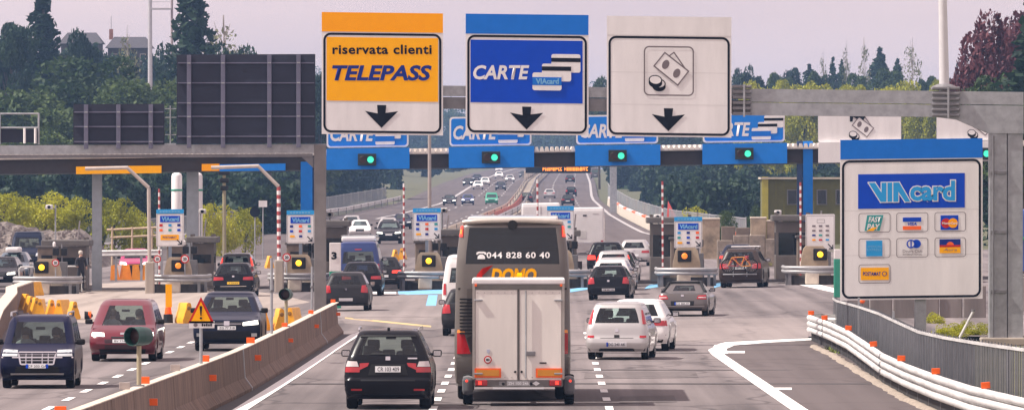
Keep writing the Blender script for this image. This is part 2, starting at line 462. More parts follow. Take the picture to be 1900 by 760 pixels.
class Sheet:
    """lays flat print on a vertical board at distance D; coordinates are photo pixels, children of `root`"""
    def __init__(self, root, D, tilt=0.0, xc=0.0, s=None):
        self.r, self.D, self.tilt, self.xc = root, D, tilt, xc
        self.s = F_PX / D if s is None else s
    def p(self, x, y):
        y = y + self.tilt * (x - self.xc)
        w = W(x, y, self.D)
        return (w.x - self.r.location.x, w.z - self.r.location.z)
    def y(self, layer): return self.D - self.r.location.y - 0.05 - 0.006 * layer
    def poly(self, name, pts, material, layer, parent=None, thick=0.004):
        mb = MB(); mb.prism([self.p(*q) for q in pts], self.y(layer), self.y(layer) + thick, material)
        return mb.build(name, parent or self.r)
    def rect(self, name, x0, x1, y0, y1, material, layer, r=0, parent=None):
        pts = rrect(x0, x1, y0, y1, r) if r else [(x0, y0), (x1, y0), (x1, y1), (x0, y1)]
        return self.poly(name, pts, material, layer, parent)
    def ring(self, name, x0, x1, y0, y1, r, w, material, layer, parent=None):
        a = rrect(x0, x1, y0, y1, r); b = rrect(x0 + w, x1 - w, y0 + w, y1 - w, max(r - w, 0.5))
        n = len(a); yy = self.y(layer)
        vs_ = [(self.p(*q)[0], yy, self.p(*q)[1]) for q in a + b]
        mb = MB(); mb.add(vs_, [(i, (i + 1) % n, n + (i + 1) % n, n + i) for i in range(n)], material)
        return mb.build(name, parent or self.r)
    def text(self, body, x0, x1, y0, y1, material, layer, shear=0.0, bold=0.0, parent=None, name='lettering', tracking=1.0):
        a, b = self.p(x0, y1), self.p(x1, y0)
        me = text_mesh(body, a[0], b[0], a[1], b[1], self.y(layer), material, shear, bold, name, tracking)
        return link(name, me, parent or self.r)

# ================================================================== THE SETTING: ground, roads, markings
GRASS = mat('verge_grass', (0.05, 0.062, 0.026), 0.95, var=0.3, scale=0.3, col2=(0.12, 0.11, 0.06), bump=0.5, bscale=6)
YL = sorted(set([-20, 20, 60] + list(range(100, 580, 20)) + list(range(580, 1100, 40)) + list(range(1100, 2800, 80)) + [3000, 3300, 3600, 4200, 5000, 6500, 9000]))
def grid_sheet(name, xs_of, ylist, zf, dz, material):
    vs_, fs = [], []
    nx = len(xs_of(ylist[0]))
    for Y in ylist:
        for X in xs_of(Y): vs_.append((X, Y, zf(X, Y) + dz(Y)))
    for j in range(len(ylist) - 1):
        for i in range(nx - 1):
            fs.append((j * nx + i, j * nx + i + 1, (j + 1) * nx + i + 1, (j + 1) * nx + i))
    mb = MB(); mb.add(vs_, fs, material)
    return mb.build(name)
XG = [-2500, -900, -400, -220, -160, -120, -95, -80, -70] + list(range(-60, 61, 4)) + [70, 80, 95, 120, 160, 220, 400, 900, 2500]
struct(grid_sheet('ground', lambda Y: XG, YL, ground_z, lambda Y: -0.12 - Y * 0.00012, GRASS))
def lerp_list(a, b, n): return [a + (b - a) * i / n for i in range(n + 1)]
road_near = struct(grid_sheet('road', lambda Y: lerp_list(-60, 8.15, 17), [y for y in YL if y <= 260] + [268], road_z, lambda Y: 0.0, ASPH))
plaza = struct(grid_sheet('toll_plaza_pavement', lambda Y: lerp_list(-60, 44, 26), [268] + [y for y in YL if 268 < y <= 560], road_z, lambda Y: 0.0, ASPH))
far_y = [y for y in YL if 560 <= y <= 3600]
road_far = struct(grid_sheet('motorway', lambda Y: lerp_list(interp(ROAD_L, Y), interp(ROAD_R, Y), 12), far_y, road_z, lambda Y: 0.0, ASPH_DARK))

def ground_poly(name, pts_px, material, lift, parent):
    pts = [G(*q) for q in pts_px]
    mb = MB(); mb.add([(p.x, p.y, p.z + lift) for p in pts], [tuple(range(len(pts)))], material)
    return mb.build(name, parent)
def strip(name, path, w, material, lift, parent):
    """painted strip of constant width along a list of (X, Y)"""
    vs_, fs = [], []
    for i, (X, Y) in enumerate(path):
        a, b = path[max(i - 1, 0)], path[min(i + 1, len(path) - 1)]
        d = Vector((b[0] - a[0], b[1] - a[1])).normalized(); n_ = Vector((d.y, -d.x))
        for s_ in (-.5, .5):
            x_, y_ = X + n_.x * w * s_, Y + n_.y * w * s_
            vs_.append((x_, y_, road_z(x_, y_) + lift))
    for i in range(len(path) - 1): fs.append((2 * i, 2 * i + 1, 2 * i + 3, 2 * i + 2))
    mb = MB(); mb.add(vs_, fs, material)
    return mb.build(name, parent)

ground_poly('dark_asphalt_patch', [(1322, 652), (1336, 640), (1500, 628), (1522, 634), (1600, 676), (1660, 716), (1760, 762), (1485, 762)], ASPH_DARK, 0.004, road_near)
ground_poly('pale_pavement_patch', [(20, 548), (150, 528), (285, 520), (400, 532), (520, 546), (575, 560), (420, 590), (300, 602), (170, 600), (60, 590)], ASPH_PALE, 0.005, plaza)
ground_poly('pale_pavement_patch', [(600, 545), (760, 540), (900, 545), (960, 590), (800, 612), (640, 600)], asphalt_mat('asphalt_mid', (0.150, 0.130, 0.128), (0.25, 0.215, 0.208)), 0.006, plaza)
ground_poly('pale_pavement_patch', [(1085, 596), (1500, 588), (1500, 626), (1330, 634), (1085, 628)], MATS['asphalt_mid'], 0.005, plaza)
# expansion seams and the strip along the barrier foot
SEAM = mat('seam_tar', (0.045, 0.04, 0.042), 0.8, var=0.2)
for Yc, x0, x1 in ((206, -6.0, 8.0), (168, -6.3, 8.1), (243, -5.9, 4.8), (221, -2.0, 6.5)):
    strip('seam', [(x0, Yc), ((x0 + x1) / 2, Yc + 0.25), (x1, Yc)], 0.55 if Yc != 206 else 0.9, SEAM, 0.009, road_near)
BARX = [(100, -8.6), (130, -7.9), (150, -7.5), (183, -6.88), (199, -6.62), (235, -6.38), (276, -6.2)]
strip('edge_strip', [(interp(BARX, y) + 0.22, y) for y in range(110, 277, 6)], 0.42, SEAM, 0.010, road_near)  # dark strip painted in for the shadow at the barrier's foot
# repaired patches and a few oil stains
for pts in ([(1085, 690), (1290, 688), (1296, 700), (1084, 702)], [(700, 640), (800, 636), (806, 652), (702, 656)], [(1150, 735), (1250, 733), (1256, 745), (1150, 748)], [(180, 700), (330, 676), (352, 684), (206, 712)], [(1090, 575), (1215, 572), (1218, 578), (1090, 582)]):
    ground_poly('repaired_patch', pts, asphalt_mat('asphalt_repair', (0.072, 0.063, 0.064), (0.16, 0.138, 0.137)) if 'asphalt_repair' not in MATS else MATS['asphalt_repair'], 0.007, road_near if pts[0][1] > 626 else plaza)
# painted lines
strip('edge_line', [(-7.6, 120), (-6.95, 150), (-6.33, 182.6), (-6.1, 215), (-5.93, 250), (-5.8, 272), (-5.6, 277)], 0.32, WHITE_LINE, 0.012, road_near)
strip('edge_line', [(5.9, 140), (5.72, 165), (5.5, 184), (5.22, 215), (5.0, 240), (5.02, 247), (5.2, 250)], 0.36, WHITE_LINE, 0.012, road_near)
ground_poly('edge_line', [(1321, 647), (1326, 640), (1345, 635), (1420, 631), (1512, 627), (1512, 630.5), (1425, 635.5), (1362, 641), (1348, 647), (1351, 656), (1326, 656)], WHITE_LINE, 0.014, road_near)
for X, y0, y1 in ((-2.25, 130, 262), (1.5, 130, 275), (-10.45, 130, 300)):
    y = y0
    while y < y1:
        strip('lane_dash', [(X, y), (X, y + 3.0)], 0.17, WHITE_LINE, 0.012, road_near); y += 7.5
for a, b, c in ((1350, 1382, 653), (1436, 1469, 721)):
    ground_poly('guide_bar', [(a, c - 2), (b, c - 2), (b, c + 2), (a, c + 2)], WHITE_LINE, 0.012, road_near)
strip('lane_dash', [(-8.6, 255), (-8.9, 262)], 0.22, WHITE_LINE, 0.012, road_near)
for p in ([(738, 540), (852, 536), (852, 544), (740, 547)], [(795, 547), (812, 547), (809, 567), (790, 567)], [(1058, 536), (1096, 531), (1096, 536), (1058, 542)], [(1205, 528), (1222, 526), (1222, 532), (1195, 536)], [(1325, 526), (1352, 521), (1352, 526), (1325, 534)]):
    ground_poly('blue_lane_mark', p, BLUE_LINE, 0.012, plaza)
for p in ([(262, 543), (352, 541), (352, 547), (262, 551)], [(305, 549), (318, 549), (318, 575), (306, 575)], [(640, 588), (800, 604), (800, 607), (640, 591)]):
    ground_poly('yellow_lane_mark', p, YELLOW_LINE, 0.012, plaza)
for p in ([(1455, 521), (1500, 523), (1600, 547), (1590, 552), (1490, 530)], [(735, 541), (600, 541), (600, 545), (735, 545)]):
    ground_poly('white_lane_mark', p, WHITE_LINE, 0.011, plaza)
# far motorway lines
strip('edge_line', [(interp(ROAD_L, y) + 6.4, y) for y in far_y if y > 900], 0.5, WORN_LINE, 0.03, road_far)
strip('edge_line', [(interp(ROAD_R, y) - 1.0, y) for y in far_y if y > 640], 0.4, WORN_LINE, 0.03, road_far)
for side, off in (('L', 0.36), ('L', 0.68), ('R', 0.36), ('R', 0.68)):
    for y in range(760, 2500, 36):
        a = (interp(ROAD_L, y) + 6) if side == 'L' else interp(ROAD_M, y); b = interp(ROAD_M if side == 'L' else ROAD_R, y)
        X = a + (b - a) * off
        strip('lane_dash', [(X, y), (X, y + 14)], 0.25, WORN_LINE, 0.03, road_far)

# ================================================================== ROAD SAFETY BARRIERS
def jersey_profile(h=0.95):
    return [(-.30, 0), (-.30, .08), (-.13, .32), (-.09, h), (.09, h), (.13, .32), (.30, .08), (.30, 0)]
bar = thing('concrete_barrier', 'long brownish concrete median barrier with orange reflectors beside the black SUV', 'barrier', (0, 0, 0))
y = 100.0
while y < 274:
    y2 = min(y + 6.0, 276)
    path = [(interp(BARX, t) - 0.30, t, 0.0) for t in (y + 0.05, (y + y2) / 2, y2 - 0.05)]
    MB().sweep(path, jersey_profile(), CONC_BROWN, closed=True).build('barrier_segment', bar)
    y = y2
MB().sweep([(interp(BARX, t) - 0.30, t, 0.951) for t in list(range(100, 276, 8)) + [276]], [(-.095, 0), (-.095, .02), (.095, .02), (.095, 0)], CONC_PALE, closed=True).build('coping', bar)
for yy in (199.0, 256.0):
    pr = [(.30 + .015, 0.02), (.315, .085), (.145, .325), (.105, .96), (.085, .96), (.11, .32), (.28, .08), (.28, .02)]
    MB().sweep([(interp(BARX, yy) - .30, yy - .14, 0), (interp(BARX, yy) - .30, yy + .14, 0)], pr, GALV, closed=True).build('joint_plate', bar)
def bar_at(px, off=-0.3):
    lo, hi = 100.0, 276.0
    for _ in range(40):
        m_ = (lo + hi) / 2
        if HX + (interp(BARX, m_) + off) * F_PX / m_ < px: lo = m_
        else: hi = m_
    return interp(BARX, lo) + off, lo
refl = MB().rbox((0, 0, 0), (.2, .03, .135), ORANGE, .01).mesh('reflector')
refl_back = MB().rbox((0, 0, 0), (.2, .03, .13), mat('reflector_back', (.42, .36, .33), .6), .01).mesh('reflector')
for px in (112, 268, 380, 465, 528, 577, 618):
    X, Y = bar_at(px)
    k = 0.75 if px > 500 else 1
    for o in (link('reflector', refl, bar, (X, Y, 1.05)), link('reflector', refl, bar, (X + .16, Y - .2, .64))): o.scale = (k, 1, k)
for px in (75, 236, 330):
    X, Y = bar_at(px); link('reflector', refl_back, bar, (X - .05, Y, 1.06))
CONE_BASE = None
def hooded_light(px, label, r, hgt, yaw):
    X, Y = bar_at(px)
    t = thing('hooded_signal', label, 'signal light', (X, Y, 0.97), 0, 'hooded signals on the median barrier')
    MB().tube([(0, 0, -.9), (0, 0, hgt)], .045, mat('post_beige', (.38, .33, .22), .5), 10).build('post', t, smooth_deg=40)
    MB().box((0, 0, .015), (.2, .2, .03), GALV_DARK).build('foot_plate', t)
    h = MB()
    h.lathe([(r * .55, .30), (r * .9, .24), (r, .05), (r, -.05)], (0, 0, 0), GREEN_HOOD, 20, 'y')
    h.lathe([(r * .99, -.05), (r * .97, -.26), (r * .90, -.26), (r * .90, -.06)], (0, 0, 0), GREEN_HOOD, 20, 'y')
    hd = h.build('hood', t, (0, 0, hgt + r * .9), 40, yaw)
    MB().lathe([(r * .85, -.065), (r * .5, -.09), (0.01, -.1)], (0, 0, 0), LAMP_OFF, 16, 'y').build('lens', hd)
hooded_light(258, 'dark green hooded signal on beige post on the barrier, nearest of two', .185, .78, math.radians(-30))
hooded_light(531, 'smaller dark green hooded signal on the barrier before the grey gantry post', .16, .72, math.radians(-10))
# warning triangle
X, Y = bar_at(373); s_ = F_PX / Y
t = thing('warning_sign', 'triangular red and yellow exclamation warning sign on the median barrier', 'road sign', (X, Y, 0.97))
sh = Sheet(t, Y - .06)
MB().tube([(0, 0, -.9), (0, 0, 1.15)], .035, GALV, 10).build('post', t)
sh.poly('panel', [(373, 550), (398, 599), (349, 599)], RED, 0, thick=.02)
sh.poly('panel_field', [(373, 559), (391, 595), (355, 595)], YELLOW, 2)
sh.poly('exclamation_mark', [(370.5, 567), (375.5, 567), (374, 585), (372, 585)], BLACK, 3)
sh.poly('exclamation_mark', ellipse(373, 589.5, 2.2, 2.2, 10), BLACK, 3)
sh.rect('supplementary_plate', 351, 398, 595, 608, WHITE, 0)
for k_ in range(5): sh.rect('plate_mark', 374.5 + k_ * 4, 377.3 + k_ * 4, 599.5 + (k_ % 2), 604.5, BLACK, 2)
sh.poly('camera_symbol', ellipse(363, 602, 4, 3.6, 12), GREY_INK, 2)
for px, ytop, lab in ((504, 478, 'thin grey pole on the median barrier between the two hooded signals'), (579, 494, 'thin grey pole just left of the grey gantry post')):
    X, Y = bar_at(px)
    t = thing('pole', lab, 'pole', (X, Y, .97)); zt = W(px, ytop, Y).z
    MB().tube([(0, 0, -.95), (0, 0, zt - .97)], .035, GALV, 10).build('shaft', t)
    MB().lathe([(.05, 0), (.055, .03), (.05, .06)], (0, 0, (zt - .97) * .55), GALV_DARK, 10).build('collar', t)

# low concrete wall at the far left edge
lw = thing('concrete_kerb_wall', 'low pale concrete wall at the left edge beside the dark blue van', 'barrier', (0, 0, 0))
LWX = [(-13.0, 130), (-13.4, 200), (-14.5, 225), (-16.2, 255), (-17.6, 280), (-18.6, 300), (-19.7, 322), (-20.8, 340), (-21.3, 360)]
for a, b in zip(LWX, LWX[1:]):
    MB().sweep([(a[0], a[1], 0), (b[0], b[1], 0)], [(-.25, -.1), (-.2, .62), (.2, .62), (.25, -.1)], CONC_BROWN, closed=True).build('wall_segment', lw)
MB().sweep([(x_, y_, .62) for x_, y_ in LWX], [(-.22, 0), (-.22, .05), (.22, .05), (.22, 0)], CONC_PALE, closed=True).build('coping', lw)

# right-hand triple guardrail
gr_px = [(1501, 584), (1540, 598), (1573, 613), (1605, 634), (1638, 656), (1680, 675), (1734, 695), (1800, 716), (1900, 739), (2000, 757), (2100, 772)]
GRP = []
for x_, y_ in gr_px:
    D = F_PX * (CAM_H - .78) / (y_ - HY); GRP.append(((x_ - HX) * D / F_PX, D))
gr = thing('guardrail', 'white triple steel guardrail with orange reflectors along the right verge', 'guardrail', (0, 0, 0))
nose = [(GRP[0][0] + .9, GRP[0][1] + .6), (GRP[0][0] + .45, GRP[0][1] + 1.6), (GRP[0][0] + .08, GRP[0][1] + 1.2)]
pth = [(a, b, 0) for a, b in nose + GRP]
for zc in (.71, .53, .35):
    prof = [(-.02, -.085), (.01, -.08), (.055, -.05), (.07, 0), (.055, .05), (.01, .08), (-.02, .085)]
    MB().sweep([(a, b, zc) for a, b, _ in pth], prof, RAIL).build('rail', gr, smooth_deg=60)
MB().sweep([(a + .10, b, 0) for a, b in GRP], [(-.03, 0), (-.03, .27), (.03, .27), (.03, 0)], mat('gap_shade_black', (.022, .02, .022), .9), closed=True).build('gap_shade', gr)  # dark sheet standing in for shadow and dark ground below the rails
postm = MB().box((0, 0, .4), (.07, .1, .8), GALV_DARK).mesh('post')
def along(path, Y): return interp(sorted([(b, a) for a, b in path]), Y)
yy = 140.0
while yy < 260:
    link('post', postm, gr, (along(GRP, yy) + .09, yy, 0)); yy += 4.0
bolt = MB().lathe([(.03, 0), (.03, .02), (.015, .035)], (0, 0, 0), GALV_DARK, 8, 'x').mesh('splice_bolt')
for yy in (155.0, 203.0, 251.0):
    for zc in (.71, .53, .35):
        for dy in (-.12, .12): o = link('splice_bolt', bolt, gr, (along(GRP, yy) - .06, yy + dy, zc)); o.rotation_euler = (0, 0, math.pi)
        MB().box((along(GRP, yy) - .062, yy, zc), (.025, .03, .15), GALV_DARK).build('splice_joint', gr)
for px, py in ((1505, 578), (1530, 590), (1574, 608), (1621, 628), (1673, 656), (1738, 678), (1828, 700)):
    D = F_PX * (CAM_H - .90) / (py - HY); D = max(D, 140)
    # distance follows the rail under the reflector
    best = min((abs(HX + along(GRP, yy) * F_PX / yy - px), yy) for yy in np.arange(150, 262, .5))[1]
    o = link('reflector', refl, gr, (along(GRP, best), best, .87)); o.rotation_euler = (0, .2 * (random.random() - .5), 0); o.scale = (.9, 1, .95)
# barred fence behind it
FN = [(a + .85, b) for a, b in GRP]; FN = [(FN[0][0] + .1, FN[0][1] + 6)] + FN
fe = thing('barred_fence', 'dark grey barred metal fence behind the white triple guardrail', 'fence', (0, 0, 0))
fh = lambda Y: interp([(140, 1.62), (165, 1.58), (190, 1.38), (205, 1.28), (267, 1.2)], Y)
MB().sweep([(a, b, fh(b)) for a, b in FN], [(-.03, -.03), (-.03, .03), (.03, .03), (.03, -.03)], RAIL, closed=True).build('top_rail', fe)
MB().sweep([(a, b, .16) for a, b in FN], [(-.02, -.03), (-.02, .03), (.02, .03), (.02, -.03)], GALV_DARK, closed=True).build('bottom_rail', fe)
bars = MB(); mesh_dark = mat('fence_bar', (.10, .105, .12), .55, .3, .2)
yy = 136.0
bar_pale = mat('fence_bar_pale', (.30, .30, .32), .5, .4, .15)
k = 0
while yy < 266:
    bars.box((along(FN, yy), yy, (.15 + fh(yy)) / 2), (.012, .30, fh(yy) - .15), mesh_dark)
    if k % 3 == 0: bars.box((along(FN, yy) - .02, yy + .2, (.1 + fh(yy)) / 2), (.02, .02, fh(yy) + .02), bar_pale)
    if k % 2 == 0: bars.box((along(FN, yy), yy, fh(yy) + .05), (.02, .06, .07), mesh_dark)
    yy += .42; k += 1
ob = bars.build('bars', fe); ob['kind'] = 'stuff'
for yy in (150, 172, 196, 222, 248):
    MB().box((0, 0, .75), (.06, .06, 1.5), GALV).build('post', fe, (along(FN, yy), yy, 0))
# gravelly kerb in front of the guardrail
KB = [(8.12, 252), (8.2, 240), (8.22, 224), (8.18, 205), (8.22, 190), (8.42, 175), (8.7, 165), (9.2, 150), (9.6, 140)]
kmb = MB()
kp = []
for i in range(90):
    Y = 252 - i * 1.25; kp.append((along(KB, Y) - .08 + random.uniform(-.05, .05), Y, 0))
kmb.sweep(kp, [(-.13, .0), (-.11, .05), (0, .075), (.09, .06), (.13, 0)], mat('kerb_stone', (.30, .25, .205), .9, var=.3, scale=3, bump=.6, bscale=15))
struct(kmb.build('kerb'))
verge = MB()
for i in range(900):
    Y = random.uniform(150, 250); X = along(KB, Y) + random.uniform(.08, .35); h_ = random.uniform(.03, .14); a = random.uniform(0, 6.28)
    if math.sin(Y * .21) + math.sin(Y * .077) < .2: continue
    dx, dy = math.cos(a) * .03, math.sin(a) * .03
    verge.add([(X - dx, Y - dy, 0), (X + dx, Y + dy, 0), (X + dy * 2, Y - dx * 2, h_)], [(0, 1, 2)], mat('weed', (.16, .20, .035), .9, var=.3))
o = verge.build('weeds'); o['kind'] = 'stuff'; o['label'] = 'sparse weeds growing between the kerb and the guardrail'; o['category'] = 'weeds'

# ================================================================== RIGHT GANTRY WITH THE THREE BIG SIGNS
DG = 254.0
g = thing('sign_gantry', 'grey steel cantilever gantry with thick right post carrying the big lane signs', 'gantry', (W(1868, 640, DG).x, DG, 0))
gx = lambda px: W(px, 0, DG).x - g.location.x
gz = lambda py: W(0, py, DG).z
MB().rbox((gx(1851), 0, gz(245) / 2), (gx(1867) - gx(1834), .55, gz(245)), GALV, .02).build('post_half', g)
MB().rbox((gx(1883), 0, gz(245) / 2), (gx(1897) - gx(1868.5), .5, gz(245)), GALV, .02).build('post_half', g)
MB().prism([(gx(1392), gz(165)), (gx(1392), gz(189)), (gx(1898), gz(195)), (gx(1898), gz(171))], -.3, .3, GALV).build('upper_beam', g)
MB().prism([(gx(1392), gz(190.5)), (gx(1392), gz(214)), (gx(1735), gz(217)), (gx(1775), gz(222)), (gx(1832), gz(247)), (gx(1898), gz(248)), (gx(1898), gz(196.5))], -.31, .31, GALV).build('lower_beam', g)
MB().prism([(gx(600), gz(157)), (gx(600), gz(176)), (gx(1392), gz(184)), (gx(1392), gz(165))], -.29, .29, GALV).build('upper_beam', g)
MB().prism([(gx(600), gz(178)), (gx(600), gz(198)), (gx(1392), gz(211)), (gx(1392), gz(186))], -.28, .28, GALV_DARK).build('lower_beam', g)
for px0, px1, c in ((1358, 1394, 187), (1728, 1780, 190)):
    for k in range(6):
        yy = c - 26 + k * 10
        MB().rbox((gx((px0 + px1) / 2), -.02, gz(yy)), (gx(px1) - gx(px0), .85, .09), GALV_DARK, .03).build('flange_plate', g)
    MB().box((gx((px0 + px1) / 2 + 4), -.46, gz(c)), (.06, .03, .95), GALV).build('flange_strap', g)
MB().tube([(gx(1752), 0, gz(218)), (gx(1752), 0, gz(160)), (gx(1748), 0, gz(-60))], [.15, .15, .115], mat('mast_white', (.66, .65, .66), .4, .3, .06), 16).build('mast', g, smooth_deg=50)
MB().lathe([(.38, 0), (.34, .10), (.18, .16)], (gx(1752), 0, gz(166)), GALV_DARK, 18).build('mast_base', g)

MB().tube([(gx(1842), -.31, .2), (gx(1842), -.31, gz(252))], .03, GALV_DARK, 6).build('conduit', g)
for yy_ in (320, 430, 540): MB().rbox((gx(1852), -.29, gz(yy_)), (gx(1866) - gx(1836), .06, .10), GALV_DARK, .01).build('clamp', g)
MB().rbox((gx(1866), 0, .12), (1.5, 1.0, .24), CONC, .04).build('footing', g)
ARROW = [(-8.3, 0), (8.9, 0), (7.3, 14.5), (30.8, 11.2), (0, 42.3), (-30.7, 11.2), (-7.2, 15.7)]
def stroke(sh, name, pts, w, material, layer, closed=True, parent=None):
    n = len(pts)
    mb = MB(); yy = sh.y(layer)
    for i in range(n if closed else n - 1):
        a, b = Vector(pts[i]), Vector(pts[(i + 1) % n])
        d = (b - a).normalized(); nrm = Vector((-d.y, d.x)) * w / 2; e = d * w / 2
        q = [a - e + nrm, b + e + nrm, b + e - nrm, a - e - nrm]
        k = [sh.p(*v) for v in q]
        mb.add([(u, yy - i * .0004, v) for u, v in k], [(0, 1, 2, 3)], material)
    return mb.build(name, parent or sh.r)
def big_sign(name, label, x0, x1, y0, y1, yring, top_mat, tilt, D=DG - .45):
    c = W((x0 + x1) / 2, y1, D)
    t = thing(name, label, 'road sign', (c.x, D, c.z), 0, 'big lane signs on the gantry')
    sh = Sheet(t, D, tilt, (x0 + x1) / 2)
    mb = MB(); pts = [sh.p(x0, y0), sh.p(x1, y0), sh.p(x1, y1), sh.p(x0, y1)]
    mb.prism(pts, -.05, .03, WHITE); mb.build('panel', t)
    for k in (.2, .8):
        px = x0 + (x1 - x0) * k
        a, b = sh.p(px - 3, y0 + 8), sh.p(px + 3, y1 - 8)
        MB().box(((a[0] + b[0]) / 2, .09, (a[1] + b[1]) / 2), (b[0] - a[0], .1, abs(a[1] - b[1])), GALV).build('back_rib', t)
    sh.rect('top_strip', x0, x1, y0, yring - 2, top_mat, 1)
    sh.ring('border', x0 + 3, x1 - 3, yring, y1 - 3, 14, 4.2, BLACK, 1)
    seam = mat('panel_seam', (.52, .49, .49), .5, var=.03)
    for q in (.36, .68):
        yy = yring + (y1 - yring) * q
        stroke(sh, 'panel_seam', [(x0 + 8, yy), (x1 - 8, yy)], .55, seam, .6, closed=False)
    return t, sh
def cash_icon(sh, ox, oy, k=1.0, hand=False):
    P = lambda x, y: (ox + (x - 1240) * k, oy + (y - 132) * k)
    if not hand: sh.ring('icon_frame', *[v for v in (P(1194, 0)[0], P(1287, 0)[0], P(0, 86)[1], P(0, 178)[1])], 10 * k, 2.4 * k, GREY_INK, 2)
    front = [P(1233, 98), P(1277, 132), P(1257, 158), P(1213, 123)]
    stroke(sh, 'banknote', [P(1241, 104), P(1250, 97.5), P(1270, 126)], 2.2 * k, GREY_INK, 2, closed=False)
    sh.poly('banknote', front, WHITE, 2.5)
    stroke(sh, 'banknote', front, 2.4 * k, GREY_INK, 3)
    for cx, cy in ((1234.5, 120), (1255, 136)):
        sh.poly('banknote_portrait', ellipse(*P(cx, cy), 6.3 * k, 9 * k, 16, .45), GREY_INK, 3)
    for cx, cy in ((1222, 157.5), (1215.5, 151)):
        L_ = 3 if cx > 1220 else 5
        sh.poly('coin', ellipse(*P(cx, cy + 3), 12.6 * k, 9.4 * k, 20, .1), BLACK, L_)
        sh.poly('coin', ellipse(*P(cx, cy - 2), 12.6 * k, 9.2 * k, 20, .1), BLACK, L_ + .4)
        sh.poly('coin_face', ellipse(*P(cx, cy - 2.2), 10.6 * k, 7.2 * k, 20, .1), WHITE, L_ + 1)
    if hand:
        sh.poly('hand', [P(1205, 70), P(1232, 70), P(1245, 84), P(1252, 98), P(1246, 108), P(1236, 100), P(1226, 104), P(1216, 98), P(1214, 112), P(1206, 112)], BLACK, 5)
def card_icons(sh, ox, oy, k=1.0, logo=True, bar=True):
    P = lambda x, y: (ox + (x - 1030) * k, oy + (y - 133) * k)
    for (a, b, c, d, s0, s1, L) in ((1022, 1076, 100, 134, 107, 114.5, 2), (1004.5, 1058.7, 118, 150.5, 123, 131, 3.5), (987, 1041, 134.5, 167.4, 143, 158, 5)):
        p0, p1 = P(a, c), P(b, d)
        sh.rect('card', p0[0], p1[0], p0[1], p1[1], WHITE, L, r=4 * k)
        q0, q1 = P(a, s0), P(b, s1)
        sh.rect('card_stripe', q0[0], q1[0], q0[1], q1[1], BLACK if L < 5 else BLUE_TOP, L + .5)
    if logo:
        q0, q1 = P(993, 145), P(1036, 156); sh.text('VIAcard', q0[0], q1[0], q0[1], q1[1], BLUE_LINE, 6, bold=.04)

t, sh = big_sign('lane_sign', 'yellow and white telepass lane sign with black down arrow on the gantry', 597, 822, 24, 250, 62, ORANGE_Y, .012)
sh.rect('colour_field', 606, 813, 70, 188, YELLOW, 1)
sh.text('riservata clienti', 617, 801, 82, 102, BLACK, 2, bold=.028, tracking=1.08)
sh.text('TELEPASS', 616, 801, 120, 151, INK_BLUE, 2, shear=.22, bold=.035)
sh.poly('arrow', [(708 + a, 195 + b) for a, b in ARROW], BLACK, 2)
t, sh = big_sign('lane_sign', 'blue carte lane sign with stacked payment cards and a down arrow', 864, 1092, 27, 250, 66, BLUE_TOP, .012)
sh.rect('colour_field', 873, 1081, 75, 191, BLUE, 1)
sh.text('CARTE', 878, 982, 121, 149, WHITE, 2, shear=.2, bold=.03)
card_icons(sh, 1031, 133)
sh.poly('arrow', [(977 + a, 198 + b) for a, b in ARROW], BLACK, 2)
t, sh = big_sign('lane_sign', 'plain white cash lane sign with banknotes and coins icon', 1126, 1357, 31, 254, 68, WHITE, .012)
cash_icon(sh, 1240.5, 132)
sh.poly('arrow', [(1240 + a, 201 + b) for a, b in ARROW], BLACK, 2)

# tall payment card sign on the right verge
DV = 250.0
t, sh = big_sign('payment_sign', 'large white sign with blue top strip and payment card logos by the fence', 1559, 1823, 258, 555, 296, BLUE_TOP, -.013, DV)
t['group'] = 'roadside signs'
del t['group']
for px in (1708,):
    c = sh.p(px, 555)
    MB().rbox((c[0], .22, -t.location.z / 2 + 1.0), (.34, .3, t.location.z + 2.0), GALV, .03).build('post', t)
f = sh.rect('logo_field', 1592, 1790, 322, 386, BLUE, 1)
Z = lambda x, y: (1570 + x / 6.33, 300 + y / 6.33 + 1.3)
strokes = [[(262, 232), (338, 232), (414, 348), (414, 232), (472, 232), (472, 458), (404, 458)], [(484, 232), (540, 232), (540, 458), (484, 458)], [(552, 232), (622, 232), (752, 458), (690, 458), (612, 340), (612, 458), (552, 458)]]
for pts in strokes:
    stroke(sh, 'letter_outline', [Z(*q) for q in pts], 3.2, WHITE, 2)
    sh.poly('letter', [Z(*q) for q in pts], BLUE_LIGHT, 2.6)
a, b = Z(738, 205), Z(1290, 462)
sh.text('card', a[0], b[0], a[1], b[1], WHITE, 2.3, bold=.075)
a, b = Z(750, 218), Z(1278, 449)
sh.text('card', a[0], b[0], a[1], b[1], BLUE_LIGHT, 2.9, bold=.035)
LX = [(1593, 1652), (1663, 1722), (1734, 1792)]; LY = [(394, 430), (441, 477), (489, 524)]
for j, i in ((0, 0), (0, 1), (0, 2), (1, 0), (1, 1), (1, 2), (2, 0)):
    sh.ring('logo_frame', LX[i][0], LX[i][1], LY[j][0], LY[j][1], 5, 1.1, GREY_INK, 1)
sh.poly('logo', [(1609, 398), (1639, 398), (1632, 427), (1604, 427)], TEAL, 2)
sh.text('FAST', 1611, 1635, 401, 411, WHITE, 3, shear=.25, bold=.03); sh.text('PAY', 1608, 1633, 414, 425, WHITE, 3, shear=.25, bold=.03)
sh.poly('logo_swoosh', [(1608, 427), (1618, 421), (1628, 420), (1620, 427)], YELLOW, 3.5)
sh.rect('logo', 1675, 1709, 403, 411, BLUE, 2); sh.rect('logo', 1675, 1709, 419, 426, ORANGE, 2); sh.text('VISA', 1684, 1701, 412.3, 417.8, BLUE, 2, shear=.2, bold=.03)
